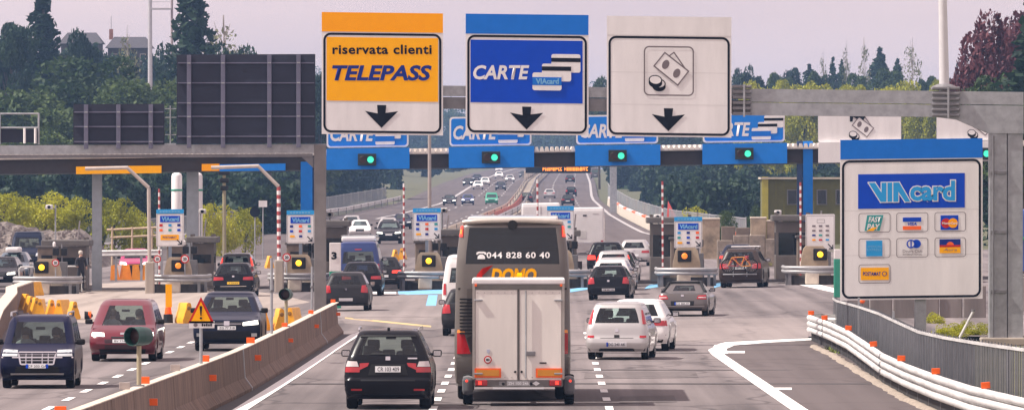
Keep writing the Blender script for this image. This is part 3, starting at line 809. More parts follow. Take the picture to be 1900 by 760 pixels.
sh.rect('logo', 1745, 1778, 400, 427, BLUE, 2); sh.poly('logo_disc', ellipse(1755, 414.5, 9, 9), RED, 2.5); sh.poly('logo_disc', ellipse(1768, 414.5, 9, 9), ORANGE_Y, 3); sh.text('MasterCard', 1748, 1776, 412.5, 416.5, WHITE, 3.5, bold=.02)
sh.rect('logo', 1607, 1637, 445, 474, BLUE_LIGHT, 2); sh.text('AMERICAN', 1609, 1635, 454, 458, BLUE_LINE, 2.6); sh.text('EXPRESS', 1609, 1635, 460, 464, BLUE_LINE, 2.6)
sh.poly('logo_disc', ellipse(1700, 452, 8.5, 8), BLUE, 2); sh.poly('logo_disc', ellipse(1690, 452, 8, 8), WHITE, 2.6); stroke(sh, 'logo_ring', ellipse(1690, 452, 7, 7, 16), 2.2, BLUE, 3); sh.rect('logo', 1689, 1691.5, 446, 458, BLUE, 3)
sh.text('Diners Club', 1675, 1711, 463, 468, GREY_INK, 2); sh.text('INTERNATIONAL', 1675, 1711, 470, 473, GREY_INK, 2)
sh.rect('logo', 1743, 1782, 444, 459, INK_BLUE, 2); sh.rect('logo', 1743, 1782, 457, 470, YELLOW, 2.4); sh.poly('logo_sun', ellipse(1763, 456, 7, 7, 16), ORANGE, 2.2); sh.rect('logo', 1743, 1782, 455, 459, RED, 2.6); sh.text('Aura', 1750, 1775, 461, 466, GREY_INK, 3, shear=.3)
sh.rect('logo', 1597, 1649, 495, 518, YELLOW, 2); sh.text('POSTAMAT', 1601, 1634, 503, 510, INK_BLUE, 2.6, bold=.03); stroke(sh, 'logo_ring', ellipse(1641, 506.5, 4, 4, 12), 1.2, INK_BLUE, 2.6)

# ================================================================== LEFT GANTRY SEEN FROM BEHIND
DL = 308.0
lg = thing('sign_gantry', 'grey gantry over the left lanes, its sign backs turned to the viewer', 'gantry', (W(594, 587, DL).x, DL, -.05))
lx = lambda px: W(px, 0, DL).x - lg.location.x
lz = lambda py: W(0, py, DL).z + .05
MB().rbox((0, 0, lz(268) / 2), (lx(605) - lx(583), .45, lz(268)), mat('gantry_post_brown', (.20, .185, .18), .55, .2, .15, 1.5), .02).build('post', lg)
MB().prism([(lx(-260), lz(271)), (lx(605), lz(267)), (lx(605), lz(284)), (lx(-260), lz(288))], -.2, .2, GALV).build('beam', lg)
MB().prism([(lx(-260), lz(288.6)), (lx(580), lz(284.8)), (lx(580), lz(291)), (lx(-260), lz(295))], -.19, .19, GALV_DARK).build('beam_flange', lg)
MB().prism([(lx(560), lz(291.4)), (lx(582), lz(291.4)), (lx(582), lz(312))], -.15, .15, GALV_DARK).build('haunch', lg)
MB().rbox((lx(-250), 0, lz(268) / 2), (.42, .45, lz(268)), GALV_DARK, .02).build('post', lg)
def sign_back(label, x0, x1, y0, y1, ribs, rails):
    D = DL - .35
    c = W((x0 + x1) / 2, y1, D)
    t = thing('gantry_sign', label, 'road sign', (c.x, D, c.z), 0, 'sign backs on the left gantry')
    sh = Sheet(t, D, -.004, (x0 + x1) / 2)
    MB().prism([sh.p(x0, y0), sh.p(x1, y0), sh.p(x1, y1), sh.p(x0, y1)], 0.0, .05, SIGN_BACK).build('panel', t)
    # stiffening sheets between the rails
    ys = [y0] + rails + [y1]
    xs = [x0] + ribs + [x1]
    for px in ribs:
        a, b = sh.p(px - 4, y0 + 1), sh.p(px + 4, y1 + 8)
        MB().rbox(((a[0] + b[0]) / 2, -.07, (a[1] + b[1]) / 2), (b[0] - a[0], .12, a[1] - b[1]), SIGN_RIB, .01).build('rib', t)
    for py in rails:
        a, b = sh.p(x0 + 2, py - 1.6), sh.p(x1 - 2, py + 1.6)
        MB().box(((a[0] + b[0]) / 2, -.035, (a[1] + b[1]) / 2), (b[0] - a[0], .06, a[1] - b[1]), SIGN_RIB).build('rail', t)
        for px in ribs:
            q = sh.p(px, py); MB().box((q[0], -.14, q[1]), (.12, .03, .04), GALV).build('clamp', t)
    return t
sign_back('large dark back of a gantry sign with steel ribs left of the yellow sign', 328, 585, 101, 266, [351, 414, 500, 554], [117, 154, 191, 216, 253])
sign_back('smaller dark back of a gantry sign with three steel ribs', 136, 305, 193, 268, [160, 220, 280], [208, 235, 263])
wk = thing('gantry_railing', 'white and grey maintenance railing on the far left of the gantry beam', 'railing', (W(0, 268, DL).x, DL - .1, W(0, 268, DL).z))
wx = lambda px: W(px, 0, DL).x - wk.location.x
wz = lambda py: W(0, py, DL).z - wk.location.z
for py in (211, 237): MB().tube([(wx(-250), 0, wz(py)), (wx(73), 0, wz(py))], .03, GALV, 8).build('rail', wk)
for px in (-160, -80, 0, 72): MB().tube([(wx(px), 0, wz(268)), (wx(px), 0, wz(210))], .035, GALV, 8).build('upright', wk)
for px in (46, 66): MB().tube([(wx(px), -.03, wz(266)), (wx(px), -.03, wz(238))], .045, WHITE, 8).build('bracket', wk)
MB().box((wx(-90), .1, wz(252)), (wx(73) - wx(-250), .03, wz(240) - wz(265)), SIGN_BACK).build('back_panel', wk)
an = thing('antenna', 'thin grey antenna with cross bars between the two dark sign backs', 'antenna', (W(316, 268, DL).x, DL, W(316, 268, DL).z))
ax = lambda px, py: (W(px, 0, DL).x - an.location.x, 0, W(0, py, DL).z - an.location.z)
MB().tube([ax(316, 270), ax(316, 196)], .022, GALV, 6).build('mast', an)
for py in (202, 218, 250): MB().tube([ax(306, py), ax(327, py)], .014, GALV, 6).build('cross_bar', an)
MB().box((0, 0, .02), (.4, .2, .05), GALV).build('base', an)

# ================================================================== TOLL CANOPY
DC = 400.0
TL = -.0135
cy_ = lambda px, py: py + TL * (px - 1000)          # canopy cross fall, in photo pixels
cp = thing('toll_canopy', 'long toll station canopy with white corrugated roof edge and dark fascia', 'canopy', (W(1000, 535, DC).x, DC, 0))
def cpt(px, py):
    w = W(px, cy_(px, py), DC); return (w.x, w.z)
FASC = mat('canopy_fascia', (.035, .03, .035), .6, var=.2)
ROOFW = mat('canopy_roof_sheet', (.72, .67, .62), .5, var=.15, scale=2)
X0, X1 = -420, 2330
MB().prism([cpt(X0, 283), cpt(X1, 283), cpt(X1, 309), cpt(X0, 309)], 0, .12, FASC).build('fascia', cp)
MB().prism([cpt(X0, 309.4), cpt(X1, 309.4), cpt(X1, 310.4), cpt(X0, 310.4)], -.02, 11.8, mat('soffit', (.10, .10, .11), .7)).build('soffit', cp)
MB().prism([cpt(X0, 279), cpt(X1, 279), cpt(X1, 282), cpt(X0, 282)], .2, 11.5, GALV_DARK).build('roof_deck', cp)
# corrugated sheets: ridges run front to back
rv, rf = [], []
n_r = 0
px = X0
while px < X1:
    for k, py in enumerate((281, 272.5, 272.5, 281)):
        q = cpt(px + (0, 2.5, 6.5, 9)[k], py)
        rv.append((q[0], -.35, q[1])); rv.append((q[0], 12.0, q[1] + .05))
    b = n_r * 8
    rf += [(b, b + 2, b + 3, b + 1), (b + 2, b + 4, b + 5, b + 3), (b + 4, b + 6, b + 7, b + 5), (b, b + 6, b + 4, b + 2)]
    n_r += 1; px += 9.6
MB().add(rv, rf, ROOFW).build('roof_sheet', cp)
MB().prism([cpt(X0, 280.6), cpt(X1, 280.6), cpt(X1, 283), cpt(X0, 283)], -.3, -.2, ROOFW).build('edge_strip', cp)  # roof guttering along the canopy front
def cbox(name, x0, x1, y0, y1, material, d0=-.45, d1=-.02, parent=None):
    """box on the canopy front from photo pixels"""
    m_ = (x0 + x1) / 2
    q = []
    for a, b in ((x0, y0), (x1, y0), (x1, y1), (x0, y1)):
        w = W(a, b + TL * (a - m_), DC); q.append((w.x, w.z))
    return MB().prism(q, d0, d1, material).build(name, parent or cp)
boxes = [(606, 760, 275, 314, BLUE_BOX), (833, 991, 272, 311, BLUE_BOX), (1067, 1225, 269, 307, BLUE_BOX), (1303, 1460, 266, 304, BLUE_BOX), (1518, 1674, 263, 301, WHITE), (1738, 1892, 261, 299, WHITE)]
for x0, x1, y0, y1, m_ in boxes: cbox('light_box', x0, x1, y0, y1, m_)
cbox('light_box', 142, 300, 308, 322, YELLOW); cbox('light_box', 408, 530, 304, 317, BLUE_BOX); cbox('light_box', 375, 407.5, 304, 317, ORANGE_Y)
STEELBLUE = mat('column_blue_dark', (.02, .06, .16), .5)
for a, b, da, db in ((558, 580, 580.5, 588), (1490, 1508, 1479, 1489.5)):
    for (u, v, m_, dd) in ((a, b, BLUE_BOX, -.2), (da, db, STEELBLUE, .0)):
        p0, p1 = W(u, 300, DC), W(v, 300, DC)
        zt = p0.z if u < 1000 else W(0, 262, DC).z
        MB().rbox(((p0.x + p1.x) / 2, .3 + dd, zt / 2 - .1), (p1.x - p0.x, .5, zt + .2), m_, .02).build('column', cp)
COLG = mat('column_grey', (.36, .40, .44), .45, .2, .1)
for a, b in ((168, 186), (344, 366)):
    p0, p1 = W(a, 300, DC), W(b, 300, DC)
    MB().rbox(((p0.x + p1.x) / 2, 1.5, 2.7), (p1.x - p0.x, .45, 6.0), COLG, .02).build('column', cp)

def place_name(i): return ('first', 'second', 'third', 'fourth')[i]
def canopy_light(x, y, label):
    D = DC - .55; c = W(x, y, D)
    t = thing('traffic_light', label, 'traffic light', c, 0, 'lane lights under the canopy')
    k = D / F_PX
    MB().rbox((0, 0, 0), (34 * k, .16, 22 * k), mat('signal_black', (.012, .02, .02), .5), .02).build('housing', t)
    MB().lathe([(5.8 * k, -.12), (6.1 * k, -.08), (6.1 * k, .02)], (6.5 * k, 0, 0), LED_GREEN, 18, 'y').build('green_lens', t)
    MB().lathe([(6.5 * k, -.095), (7 * k, -.08), (7 * k, .02)], (-7 * k, 0, 0), LAMP_OFF, 18, 'y').build('red_lens', t)
    v = []
    hd = MB()
    for s_ in (6.5, -7): hd.sweep([(s_ * k, -.10, 0), (s_ * k, -.26, 0)], [(math.cos(a) * 8 * k, math.sin(a) * 8 * k) for a in [math.pi * i / 8 for i in range(9)]], TRIM)
    hd.build('visor', t)
for (x, y), w_ in zip(((681, 296), (911, 292), (1146, 289), (1381, 285)), ('under the leftmost blue carte board', 'under the second carte board, above the coach', 'under the third carte board', 'under the rightmost carte board')):
    canopy_light(x, y, 'green lit lane light on the blue box ' + w_)
canopy_light(1824, 285, 'green lane light peeping out right of the payment card sign')
def carte_board(x0, x1, y0, y1, label):
    D = DC - .2; c = W((x0 + x1) / 2, y1, D)
    t = thing('lane_board', label, 'sign board', (c.x, D, c.z), 0, 'lane boards on the canopy')
    sh = Sheet(t, D, TL, (x0 + x1) / 2)
    MB().prism([sh.p(*q) for q in rrect(x0, x1, y0, y1, 6)], -.05, .05, WHITE).build('panel', t)
    sh.rect('colour_field', x0 + 3, x1 - 3, y0 + 3, y1 - 3, BLUE_BOX, 1, r=5)
    sh.text('CARTE', x0 + 7, x0 + 88, y0 + 17, y0 + 42, WHITE, 2, shear=.2, bold=.03)
    card_icons(sh, x0 + 119, y0 + 27, .66, logo=False)
    for k in (.15, .85):
        px = x0 + (x1 - x0) * k; a = sh.p(px, y0 + 4)
        MB().box((a[0], .09, -.0), (.08, .08, 1.6), GALV_DARK).build('support', t)
for a, w_ in ((606, 'leftmost, mostly hidden under the yellow telepass sign'), (834, 'second, partly hidden under the big blue carte sign'), (1069, 'third, mostly hidden under the white cash sign'), (1304, 'rightmost, beside the cash sign')):
    carte_board(a, a + 152, cy_(a + 76, 215), cy_(a + 76, 269), 'blue carte lane board on the canopy, ' + w_)
for x0, x1, w_ in ((1518, 1672, 'left of the blue strip of the payment sign'), (1738, 1892, 'beside the thick gantry post')):
    D = DC - .2; m_ = (x0 + x1) / 2; y0, y1 = cy_(m_, 220), cy_(m_, 271); c = W(m_, y1, D)
    t = thing('lane_board', 'white board with hand and banknotes ' + w_, 'sign board', (c.x, D, c.z), 0, 'lane boards on the canopy')
    sh = Sheet(t, D, TL, m_)
    MB().prism([sh.p(*q) for q in rrect(x0, x1, y0, y1, 4)], -.05, .05, WHITE).build('panel', t)
    cash_icon(sh, m_ + 3, y0 + 26, .62, hand=True)
    for k in (.15, .85):
        a = sh.p(x0 + (x1 - x0) * k, y0 + 4); MB().box((a[0], .09, 0), (.08, .08, 1.6), GALV_DARK).build('support', t)

# ================================================================== TOLL ISLANDS
DI = 388.0; sI = F_PX / DI
STRIPE_R = mat('stripe_red', (.33, .05, .05), .5, var=.1); STRIPE_W = mat('stripe_white', (.70, .66, .65), .5, var=.08)
HOUSING = mat('beacon_housing', (.42, .33, .23), .6, var=.15)
BOOTH = mat('booth_panel', (.115, .098, .088), .55, .1, .18, 1.5)
BOOTH_W = glass_mat('booth_glass', (.12, .14, .16), .75)
def u_path(w, depth, n=14):
    pts = [(-w / 2, depth), (-w / 2, w * .32)]
    for k in range(n + 1):
        a = math.pi + math.pi * k / n
        pts.append((math.cos(a) * w / 2, w * .32 + math.sin(a) * w * .32))
    pts.append((w / 2, depth))
    return pts
def toll_island(px, label, width=2.75, lamp=LED_AMBER, lamp_dx=0.0, lamp_py=484):
    X = W(px, 0, DI).x; z0 = road_z(X, DI)
    t = thing('toll_island', label, 'toll island', (X, DI, z0), 0, 'toll islands')
    # plinth with rounded nose
    pl = [(-.95, 26), (-.95, 1.2)] + [(math.cos(a) * .95, 1.2 + math.sin(a) * .9) for a in [math.pi + math.pi * i / 8 for i in range(9)]] + [(.95, 1.2), (.95, 26)]
    n = len(pl)
    mb = MB(); mb.add([(a, b, -.1) for a, b in pl] + [(a, b, .18) for a, b in pl], [tuple(range(n)), tuple(range(2 * n - 1, n - 1, -1))] + [(i, (i + 1) % n, n + (i + 1) % n, n + i) for i in range(n)], CONC)
    mb.build('plinth', t)
    up = u_path(width, 4.5)
    for zc in (.68,):
        MB().sweep([(a, b, zc) for a, b in up], [(-.02, -.17), (.03, -.16), (.07, -.12), (.075, -.08), (.06, -.04), (.0, 0), (.06, .04), (.075, .08), (.07, .12), (.03, .16), (-.02, .17)], NOSE_RAIL).build('nose_rail', t, smooth_deg=50)
    for a, b in (up[1], up[4], up[9], up[13], up[-2]):
        MB().rbox((a * .93, b + .1, .33), (.13, .13, .9), GALV_DARK, .01).build('rail_post', t)
    MB().sweep([(a * .86, b + .25, 0) for a, b in up[2:-1]], [(-.03, -.05), (-.03, .42), (.03, .42), (.03, -.05)], mat('nose_dark', (.05, .043, .04), .85, var=.3), closed=True).build('nose_dark_panel', t)  # inner panel added to darken the space under the nose rail
    MB().rbox((-.15, .22, .30), (.62, .5, .55), CONC_PALE, .08).build('nose_block', t)
    MB().rbox((.45, 1.1, .36), (.55, .5, .50), CONC, .04).build('nose_block', t)
    # beacon housing with lamp
    zl = W(0, lamp_py, DI).z - z0
    b = MB(); b.prism([(-.62, .62), (.62, .62), (.62, 1.0), (.50, zl + .25), (.38, zl + .38), (-.38, zl + .38), (-.50, zl + .25), (-.62, 1.0)], 1.15, 1.75, HOUSING)
    hb = b.build('beacon_housing', t)
    MB().rbox((lamp_dx, 1.12, zl), (.62, .12, .52), TRIM, .04).build('lamp_board', t)
    MB().lathe([(.08, .93), (.125, .96), (.135, 1.0), (.135, 1.1)], (lamp_dx, 0, zl), lamp, 18, 'y').build('lamp', t)
    MB().box((0, 1.5, .56), (1.7, .9, .06), HOUSING).build('ledge', t)
    for s_ in (-1, 1):
        MB().box((s_ * .88, 12, .62), (.06, 16, .30), RAIL).build('side_rail', t)
    return t, z0
def island_clutter(px, k):
    """pay machines, cabinets and posts standing on an island"""
    X = W(px, 0, DI).x
    where = WHERE[k]
    D = DI + 5.5; z0 = road_z(X, D) + .18
    t = thing('pay_machine', 'dark tan pay machine on ' + where, 'pay machine', (X - .25, D, z0), 0, 'pay machines on the islands')
    MB().rbox((0, 0, .95), (.85, .7, 1.9), mat('machine_tan', (.19, .15, .12), .6, var=.2), .05).build('cabinet', t)
    MB().rbox((.0, -.37, 1.35), (.5, .06, .45), TRIM, .02).build('screen', t); MB().box((.1, -.36, .8), (.3, .04, .25), GALV_DARK).build('slot_plate', t)
    MB().rbox((0, 0, 1.95), (1.0, .9, .12), mat('machine_hood', (.09, .08, .08), .6), .03).build('hood', t)
    D = DI + 3.2; z0 = road_z(X, D) + .18
    t = thing('control_cabinet', 'small grey control cabinet with black loudspeakers on ' + where, 'cabinet', (X + .55, D, z0), 0, 'control cabinets on the islands')
    MB().rbox((0, 0, .65), (.5, .45, 1.3), mat('cabinet_grey', (.15, .145, .15), .5, var=.15), .03).build('cabinet', t)
    for s_ in (-.28, .1): MB().rbox((s_, -.05, 1.75), (.28, .3, .34), TRIM, .04).build('loudspeaker', t)
    MB().tube([(0, 0, 1.2), (0, 0, 2.1)], .04, GALV_DARK, 8).build('stem', t)
    MB().lathe([(.03, 0), (.07, .05), (.07, .2), (.02, .26)], (-.35, 0, 1.95), WHITE, 10).build('beacon_cap', t)
    D = DI + 15; z0 = road_z(X, D) + .18
    t = thing('barrier_gate', 'raised lane barrier with dark housing on ' + where, 'barrier gate', (X + .5, D, z0), 0, 'lane barriers at the toll')
    MB().rbox((0, 0, .55), (.42, .5, 1.1), TRIM, .04).build('housing', t)
    MB().tube([(0, -.3, .95), (.25, -.3, 3.1)], [.05, .035], STRIPE_W, 8).build('boom', t)
    MB().box((.0, .1, .45), (1.1, .08, .9), mat('screen_brown', (.10, .075, .06), .7, var=.2)).build('screen_panel', t)
WHERE = {}
def toll_booth(px, label, py_top, w=1.7, yoff=7.0, dark=False):
    D = DI + yoff; X = W(px, 0, D).x; z0 = road_z(X, D)
    h_ = W(0, py_top, D).z - z0
    t = thing('toll_booth', label, 'toll booth', (X, D, z0 + .18), 0, 'toll booths')
    h_ -= .18
    MB().rbox((0, 0, .55), (w, 2.6, 1.1), BOOTH, .03).build('base_wall', t)
    for sx in (-1, 1):
        for sy in (-1, 1): MB().box((sx * (w / 2 - .07), sy * 1.23, h_ / 2 + .4), (.12, .12, h_ - .9), BOOTH).build('corner_post', t)
    MB().box((0, 0, h_ - .72), (w - .02, 2.55, .5), BOOTH).build('header', t)
    MB().rbox((0, 0, h_ - .3), (w + .35, 3.0, .28), mat('booth_roof', (.12, .11, .105), .6), .05).build('roof', t)
    zc, hz = (1.1 + h_ - .97) / 2, h_ - .97 - 1.1
    for a, (cx, cyy, sx, sy) in (('front_window', (0, -1.24, w - .26, .02)), ('back_window', (0, 1.24, w - .26, .02)), ('side_window', (-w / 2 + .05, 0, .02, 2.3)), ('side_window', (w / 2 - .05, 0, .02, 2.3))):
        MB().box((cx, cyy, zc), (sx, sy, hz), BOOTH_W).build(a, t)
    MB().box((0, .2, 1.0), (w * .5, 1.0, .9), TRIM).build('cash_desk', t)
def lane_panel(x0, x1, y0, y1, label, white=False, yellow=False, arrow=True):
    D = DI + 2.2; c = W((x0 + x1) / 2, 0, D); z0 = road_z(c.x, D) + .18
    t = thing('payment_sign', label, 'sign', (c.x, D, z0), 0, 'payment panels on the toll islands')
    sh = Sheet(t, D, -.008, (x0 + x1) / 2)
    MB().prism([sh.p(*q) for q in rrect(x0, x1, y0, y1, 2.5)], -.05, .06, WHITE).build('panel', t)
    zb = sh.p(0, y1)[1]
    MB().rbox((0, .10, (zb + .4) / 2), (.15, .12, zb + .4), mat('panel_post', (.26, .32, .40), .5, .2), .01).build('post', t)
    for s_ in (-.35, .35): MB().tube([(s_, .1, zb + .1), (s_, .1, zb + .9)], .03, GALV_DARK, 6).build('bracket', t)
    stroke(sh, 'frame_line', [(x0 + 1.5, y0 + (9 if not white else 3)), (x1 - 1.5, y0 + (9 if not white else 3)), (x1 - 1.5, y1 - 1.5), (x0 + 1.5, y1 - 1.5)], .7, GREY_INK, 1)
    wd = x1 - x0
    if not white:
        sh.rect('top_strip', x0, x1, y0, y0 + 8, BLUE_LIGHT, 1)
        for k_ in range(7): sh.rect('strip_mark', x0 + 6 + k_ * (wd - 12) / 7, x0 + 6 + (k_ + .72) * (wd - 12) / 7, y0 + 3, y0 + 5.4, BLUE_LINE, 2)
        sh.rect('logo_field', x0 + 7, x1 - 7, y0 + 12, y0 + 24, BLUE, 1.5)
        sh.text('VIAcard', x0 + 10, x1 - 9, y0 + 14, y0 + 22, BLUE_LINE, 2.2, bold=.04)
        cols = [TEAL, BLUE, RED, BLUE_LIGHT, INK_BLUE, ORANGE]
        for j in range(2):
            for i in range(3):
                xx, yy = x0 + 9 + i * (wd - 18) / 2, y0 + 29.5 + j * 9
                sh.rect('logo', xx - 3, xx + 3, yy - 2.2, yy + 2.2, cols[(i + j * 3 + int(x0)) % 6], 1.5)
        if yellow: sh.rect('yellow_logo', x0 + 8, x1 - 9, y0 + 47, y0 + 57, YELLOW, 1.5); sh.text('POSTAMAT', x0 + 12, x1 - 13, y0 + 50, y0 + 54, INK_BLUE, 2, bold=.02)
        else:
            sh.rect('yellow_logo', x0 + 6, x0 + 15, y0 + 46, y0 + 50, YELLOW, 1.5); sh.rect('logo', x0 + 23, x0 + 29, y0 + 46, y0 + 50, INK_BLUE, 1.5)
    else:
        stroke(sh, 'header_outline', [(x0 + 21, y0 + 10), (x1 - 19, y0 + 10), (x1 - 19, y0 + 16), (x0 + 21, y0 + 16)], .6, GREY_INK, 1.5)
        cols = [GREY_INK, BLUE_LIGHT, INK_BLUE, ORANGE_Y, TEAL, RED]
        for j in range(4):
            for i in range(3):
                xx, yy = x0 + 15 + i * 12.5, y0 + 22 + j * 8.5
                sh.rect('logo', xx - 3.2, xx + 3.2, yy - 1.6, yy + 1.6, cols[(i * 2 + j) % 6] if j > 1 else GREY_INK, 1.5)
    if arrow:
        a, b = x1 - 12, y1 - 12
        stroke(sh, 'diagonal_arrow', [(a, b), (a + 7.5, b + 7.5)], 1.9, BLACK, 1.8, closed=False)
        stroke(sh, 'diagonal_arrow', [(a + 8, b + 2), (a + 8, b + 8), (a + 2, b + 8)], 1.9, BLACK, 2, closed=False)
    return t
def striped_pole(px, ytop, label, yoff=4.0, lean=0.0, ybot=None):
    D = DI + yoff; c = W(px, 0, D); z0 = road_z(c.x, D) + .18
    zt = W(0, ytop, D).z - z0
    t = thing('striped_pole', label, 'pole', (c.x, D, z0), 0, 'red and white striped poles')
    n = max(4, int(zt / .17)); mb = MB()
    for k in range(n):
        a, b = zt * k / n, zt * (k + 1) / n
        # slanted bands
        ring = []
        mb.tube([(lean * a, 0, a), (lean * b, 0, b)], .045, STRIPE_R if k % 2 else STRIPE_W, 8, caps=(k == n - 1))
    mb.build('shaft', t)
    MB().rbox((0, 0, .04), (.22, .22, .08), GALV_DARK, .01).build('foot', t)
isl = [
    (85, 'leftmost toll island with white capped orange lamp beside stacked yellow blocks', LED_AMBER, -.25, 496),
    (328, 'toll island under the payment panel with a long yellow logo', LED_ORANGE, .02, 493),
    (553, 'toll island just left of the grey gantry post', LED_AMBER, 0, 488),
    (795, 'toll island between the dark blue van and the coach', LED_AMBER, 0, 484),
    (1040, 'toll island mostly hidden behind the coach', LED_AMBER, 0, 480),
    (1275, 'toll island behind the grey convertible', LED_ORANGE, -.1, 475),
    (1513, 'toll island left of the large payment card sign', LED_AMBER, .25, 472)]
for k, (px, lab, lamp, dx, lpy) in enumerate(isl):
    toll_island(px, lab, 2.95 if px < 100 else 2.7, lamp, dx, lpy)
    WHERE[k] = ('the leftmost toll island', 'the second toll island from the left', 'the island by the grey gantry post', 'the island left of the coach', 'the island behind the coach', 'the island behind the convertible', 'the island left of the payment card sign')[k]
    island_clutter(px, k)
toll_island(1755, 'rightmost toll island behind the payment card sign', 2.7, LED_AMBER, 0, 470)
lane_panel(290, 341, 388, 457, 'payment panel with blue logo and long yellow logo, leftmost of the row', yellow=True, arrow=True)
lane_panel(532, 583, 390, 451, 'blue topped payment panel just left of the grey gantry post')
lane_panel(766, 818, 386, 445, 'blue topped payment panel left of the coach')
lane_panel(1015, 1065, 382, 446, 'blue topped payment panel behind the right edge of the coach roof')
lane_panel(1251, 1303, 402, 460, 'blue topped payment panel above the grey convertible')
lane_panel(1495, 1549, 397, 465, 'all white payment panel left of the large payment card sign', white=True)
for px, yt, lab in ((296, 350, 'striped pole behind the leftmost payment panel'), (750, 340, 'striped pole left of the payment panel beside the coach'), (998, 333, 'striped pole rising above the coach roof'), (1230, 336, 'striped pole right of the white car queue'), (1486, 338, 'striped pole beside the right blue canopy column')):
    striped_pole(px, yt, 'red and white ' + lab, lean=-.004)
toll_booth(1244, 'brown toll booth with dark window left of the panel above the convertible', 396, 1.9, 9)
toll_booth(1470, 'dark toll booth beside the right blue canopy column', 392, 1.6, 9)
toll_booth(842, 'grey brown toll booth just left of the coach', 418, 1.5, 9)
toll_booth(606, 'dark toll booth behind the grey gantry post', 402, 1.9, 9)
toll_booth(125, 'tan shuttered toll booth on the leftmost island', 438, 1.9, 9)
toll_booth(377, 'narrow tan toll booth right of the grey canopy column', 432, 1.1, 9)
toll_booth(1040, 'toll booth behind the coach', 420, 1.5, 10)
toll_booth(1700, 'toll booth behind the payment card sign', 400, 1.7, 9)
# numbered green and white lane column
def lane_column(px, ytop, ymid, ybase, num, label):
    p = G(px, ybase + 6); D = p.y; s_ = F_PX / D
    t = thing('lane_column', label, 'column', p)
    zt, zm = W(0, ytop, D).z - p.z, W(0, ymid, D).z - p.z
    w_ = 21 / s_
    MB().rbox((0, 0, (zt + zm) / 2), (w_, w_, zt - zm), STRIPE_W, .02).build('white_head', t)
    MB().rbox((0, 0, zm / 2), (w_ * 1.02, w_ * 1.02, zm), GREEN_PAINT, .02).build('green_shaft', t)
    if num:
        sh = Sheet(t, D - w_ / 2 + .03)
        sh.text(num, px - 7, px + 3, ytop + 17, ytop + 31, BLACK, 0, bold=.05)
lane_column(622, 450, 503, 566, '3', 'white and green lane column numbered 3 beside the grey gantry post')
lane_column(1558, 462, 480, 545, '', 'white and green lane column at the left edge of the payment card sign')
# small round prohibition signs on the islands
def round_sign(px, py, r, label, num='20'):
    D = DI + 1.0; c = W(px, py, D); z0 = road_z(c.x, D) + .18
    t = thing('round_sign', label, 'road sign', (c.x, D, z0), 0, 'small round speed signs')
    sh = Sheet(t, D)
    zc = c.z - z0; rr = r / (F_PX / D)
    MB().tube([(0, .05, 0), (0, .05, zc + .1)], .03, GALV, 8).build('post', t)
    MB().lathe([(rr, -.05), (rr, 0)], (0, 0, zc), RED, 20, 'y').build('disc', t)
    sh.poly('disc_field', ellipse(px, py, r * .72, r * .72, 16), WHITE, .5)
    sh.text(num, px - r * .42, px + r * .42, py - r * .35, py + r * .35, BLACK, 1.5, bold=.04)
round_sign(532, 477, 8, 'small round red ringed speed sign left of the lamp by the gantry post')
round_sign(343, 480, 8, 'small round red ringed speed sign under the leftmost payment panel, right of its post')
round_sign(292, 480, 7, 'small round red ringed speed sign under the leftmost payment panel, left of its post')
round_sign(103, 487, 7, 'small round red ringed speed sign on the leftmost toll island')
# height limit poles with bent arms
def bent_pole(pts_px, label, r=.085, stripe=False):
    D = DI - .5; base = W(pts_px[0][0], 0, D); z0 = road_z(base.x, D)
    t = thing('bent_pole', label, 'pole', (base.x, D, z0), 0, 'bent arm poles over the left lanes')
    P = [(W(x, 0, D).x - base.x, 0, (W(0, y, D).z - z0)) for x, y in pts_px]
    P[0] = (P[0][0], 0, -.05)
    beige = mat('pole_beige', (.46, .40, .36), .5, .2, .12)
    if stripe:
        n = 26; mb = MB(); a, b = Vector(P[0]), Vector(P[1])
        for k in range(n): mb.tube([a.lerp(b, k / n), a.lerp(b, (k + 1) / n)], r, STRIPE_R if k % 2 else STRIPE_W, 8, caps=False)
        mb.build('shaft', t)
    else: MB().tube(P[:2], r, beige, 10).build('shaft', t)
    MB().tube(P[1:], [r] * (len(P) - 1), beige, 10).build('arm', t)
    MB().rbox((0, 0, .7), (.42, .4, 1.5), CONC, .06).build('base', t)
bent_pole([(278, 540), (276, 348), (236, 311), (158, 313)], 'beige bent arm pole left of the leftmost payment panel')
bent_pole([(518, 540), (517, 346), (479, 308), (392, 311)], 'striped bent arm pole left of the panel by the gantry post', stripe=True)
# slim camera poles
def camera_pole(px, ytop, ybase, label, cam_dx=.3):
    p = G(px, ybase); D = p.y; zt = W(0, ytop, D).z - p.z
    t = thing('camera_pole', label, 'camera', p, 0, 'camera poles at the toll')
    MB().tube([(0, 0, 0), (0, 0, zt)], .04, GALV, 8).build('pole', t)
    MB().rbox((cam_dx, -.1, zt - .1), (.34, .5, .22), WHITE, .05).build('camera_body', t)
    MB().tube([(0, 0, zt - .2), (cam_dx, 0, zt - .15)], .025, GALV_DARK, 6).build('bracket', t)
    MB().lathe([(.08, -.37), (.08, -.34)], (cam_dx, 0, zt - .1), BLACK, 12, 'y').build('lens', t)
for a in ((612, 394, 530, 'white camera on a pole right of the grey gantry post', .0), (103, 380, 530, 'white camera on a slim pole on the leftmost island', -.3), (820, 386, 525, 'white camera on a pole right of the panel beside the coach', .1), (372, 388, 530, 'white camera on a pole right of the grey canopy column', .1), (1447, 390, 512, 'white camera on a pole left of the dark booth', -.1), (1222, 398, 514, 'white camera on a pole at the left corner of the brown booth', -.05)):
    camera_pole(*a)
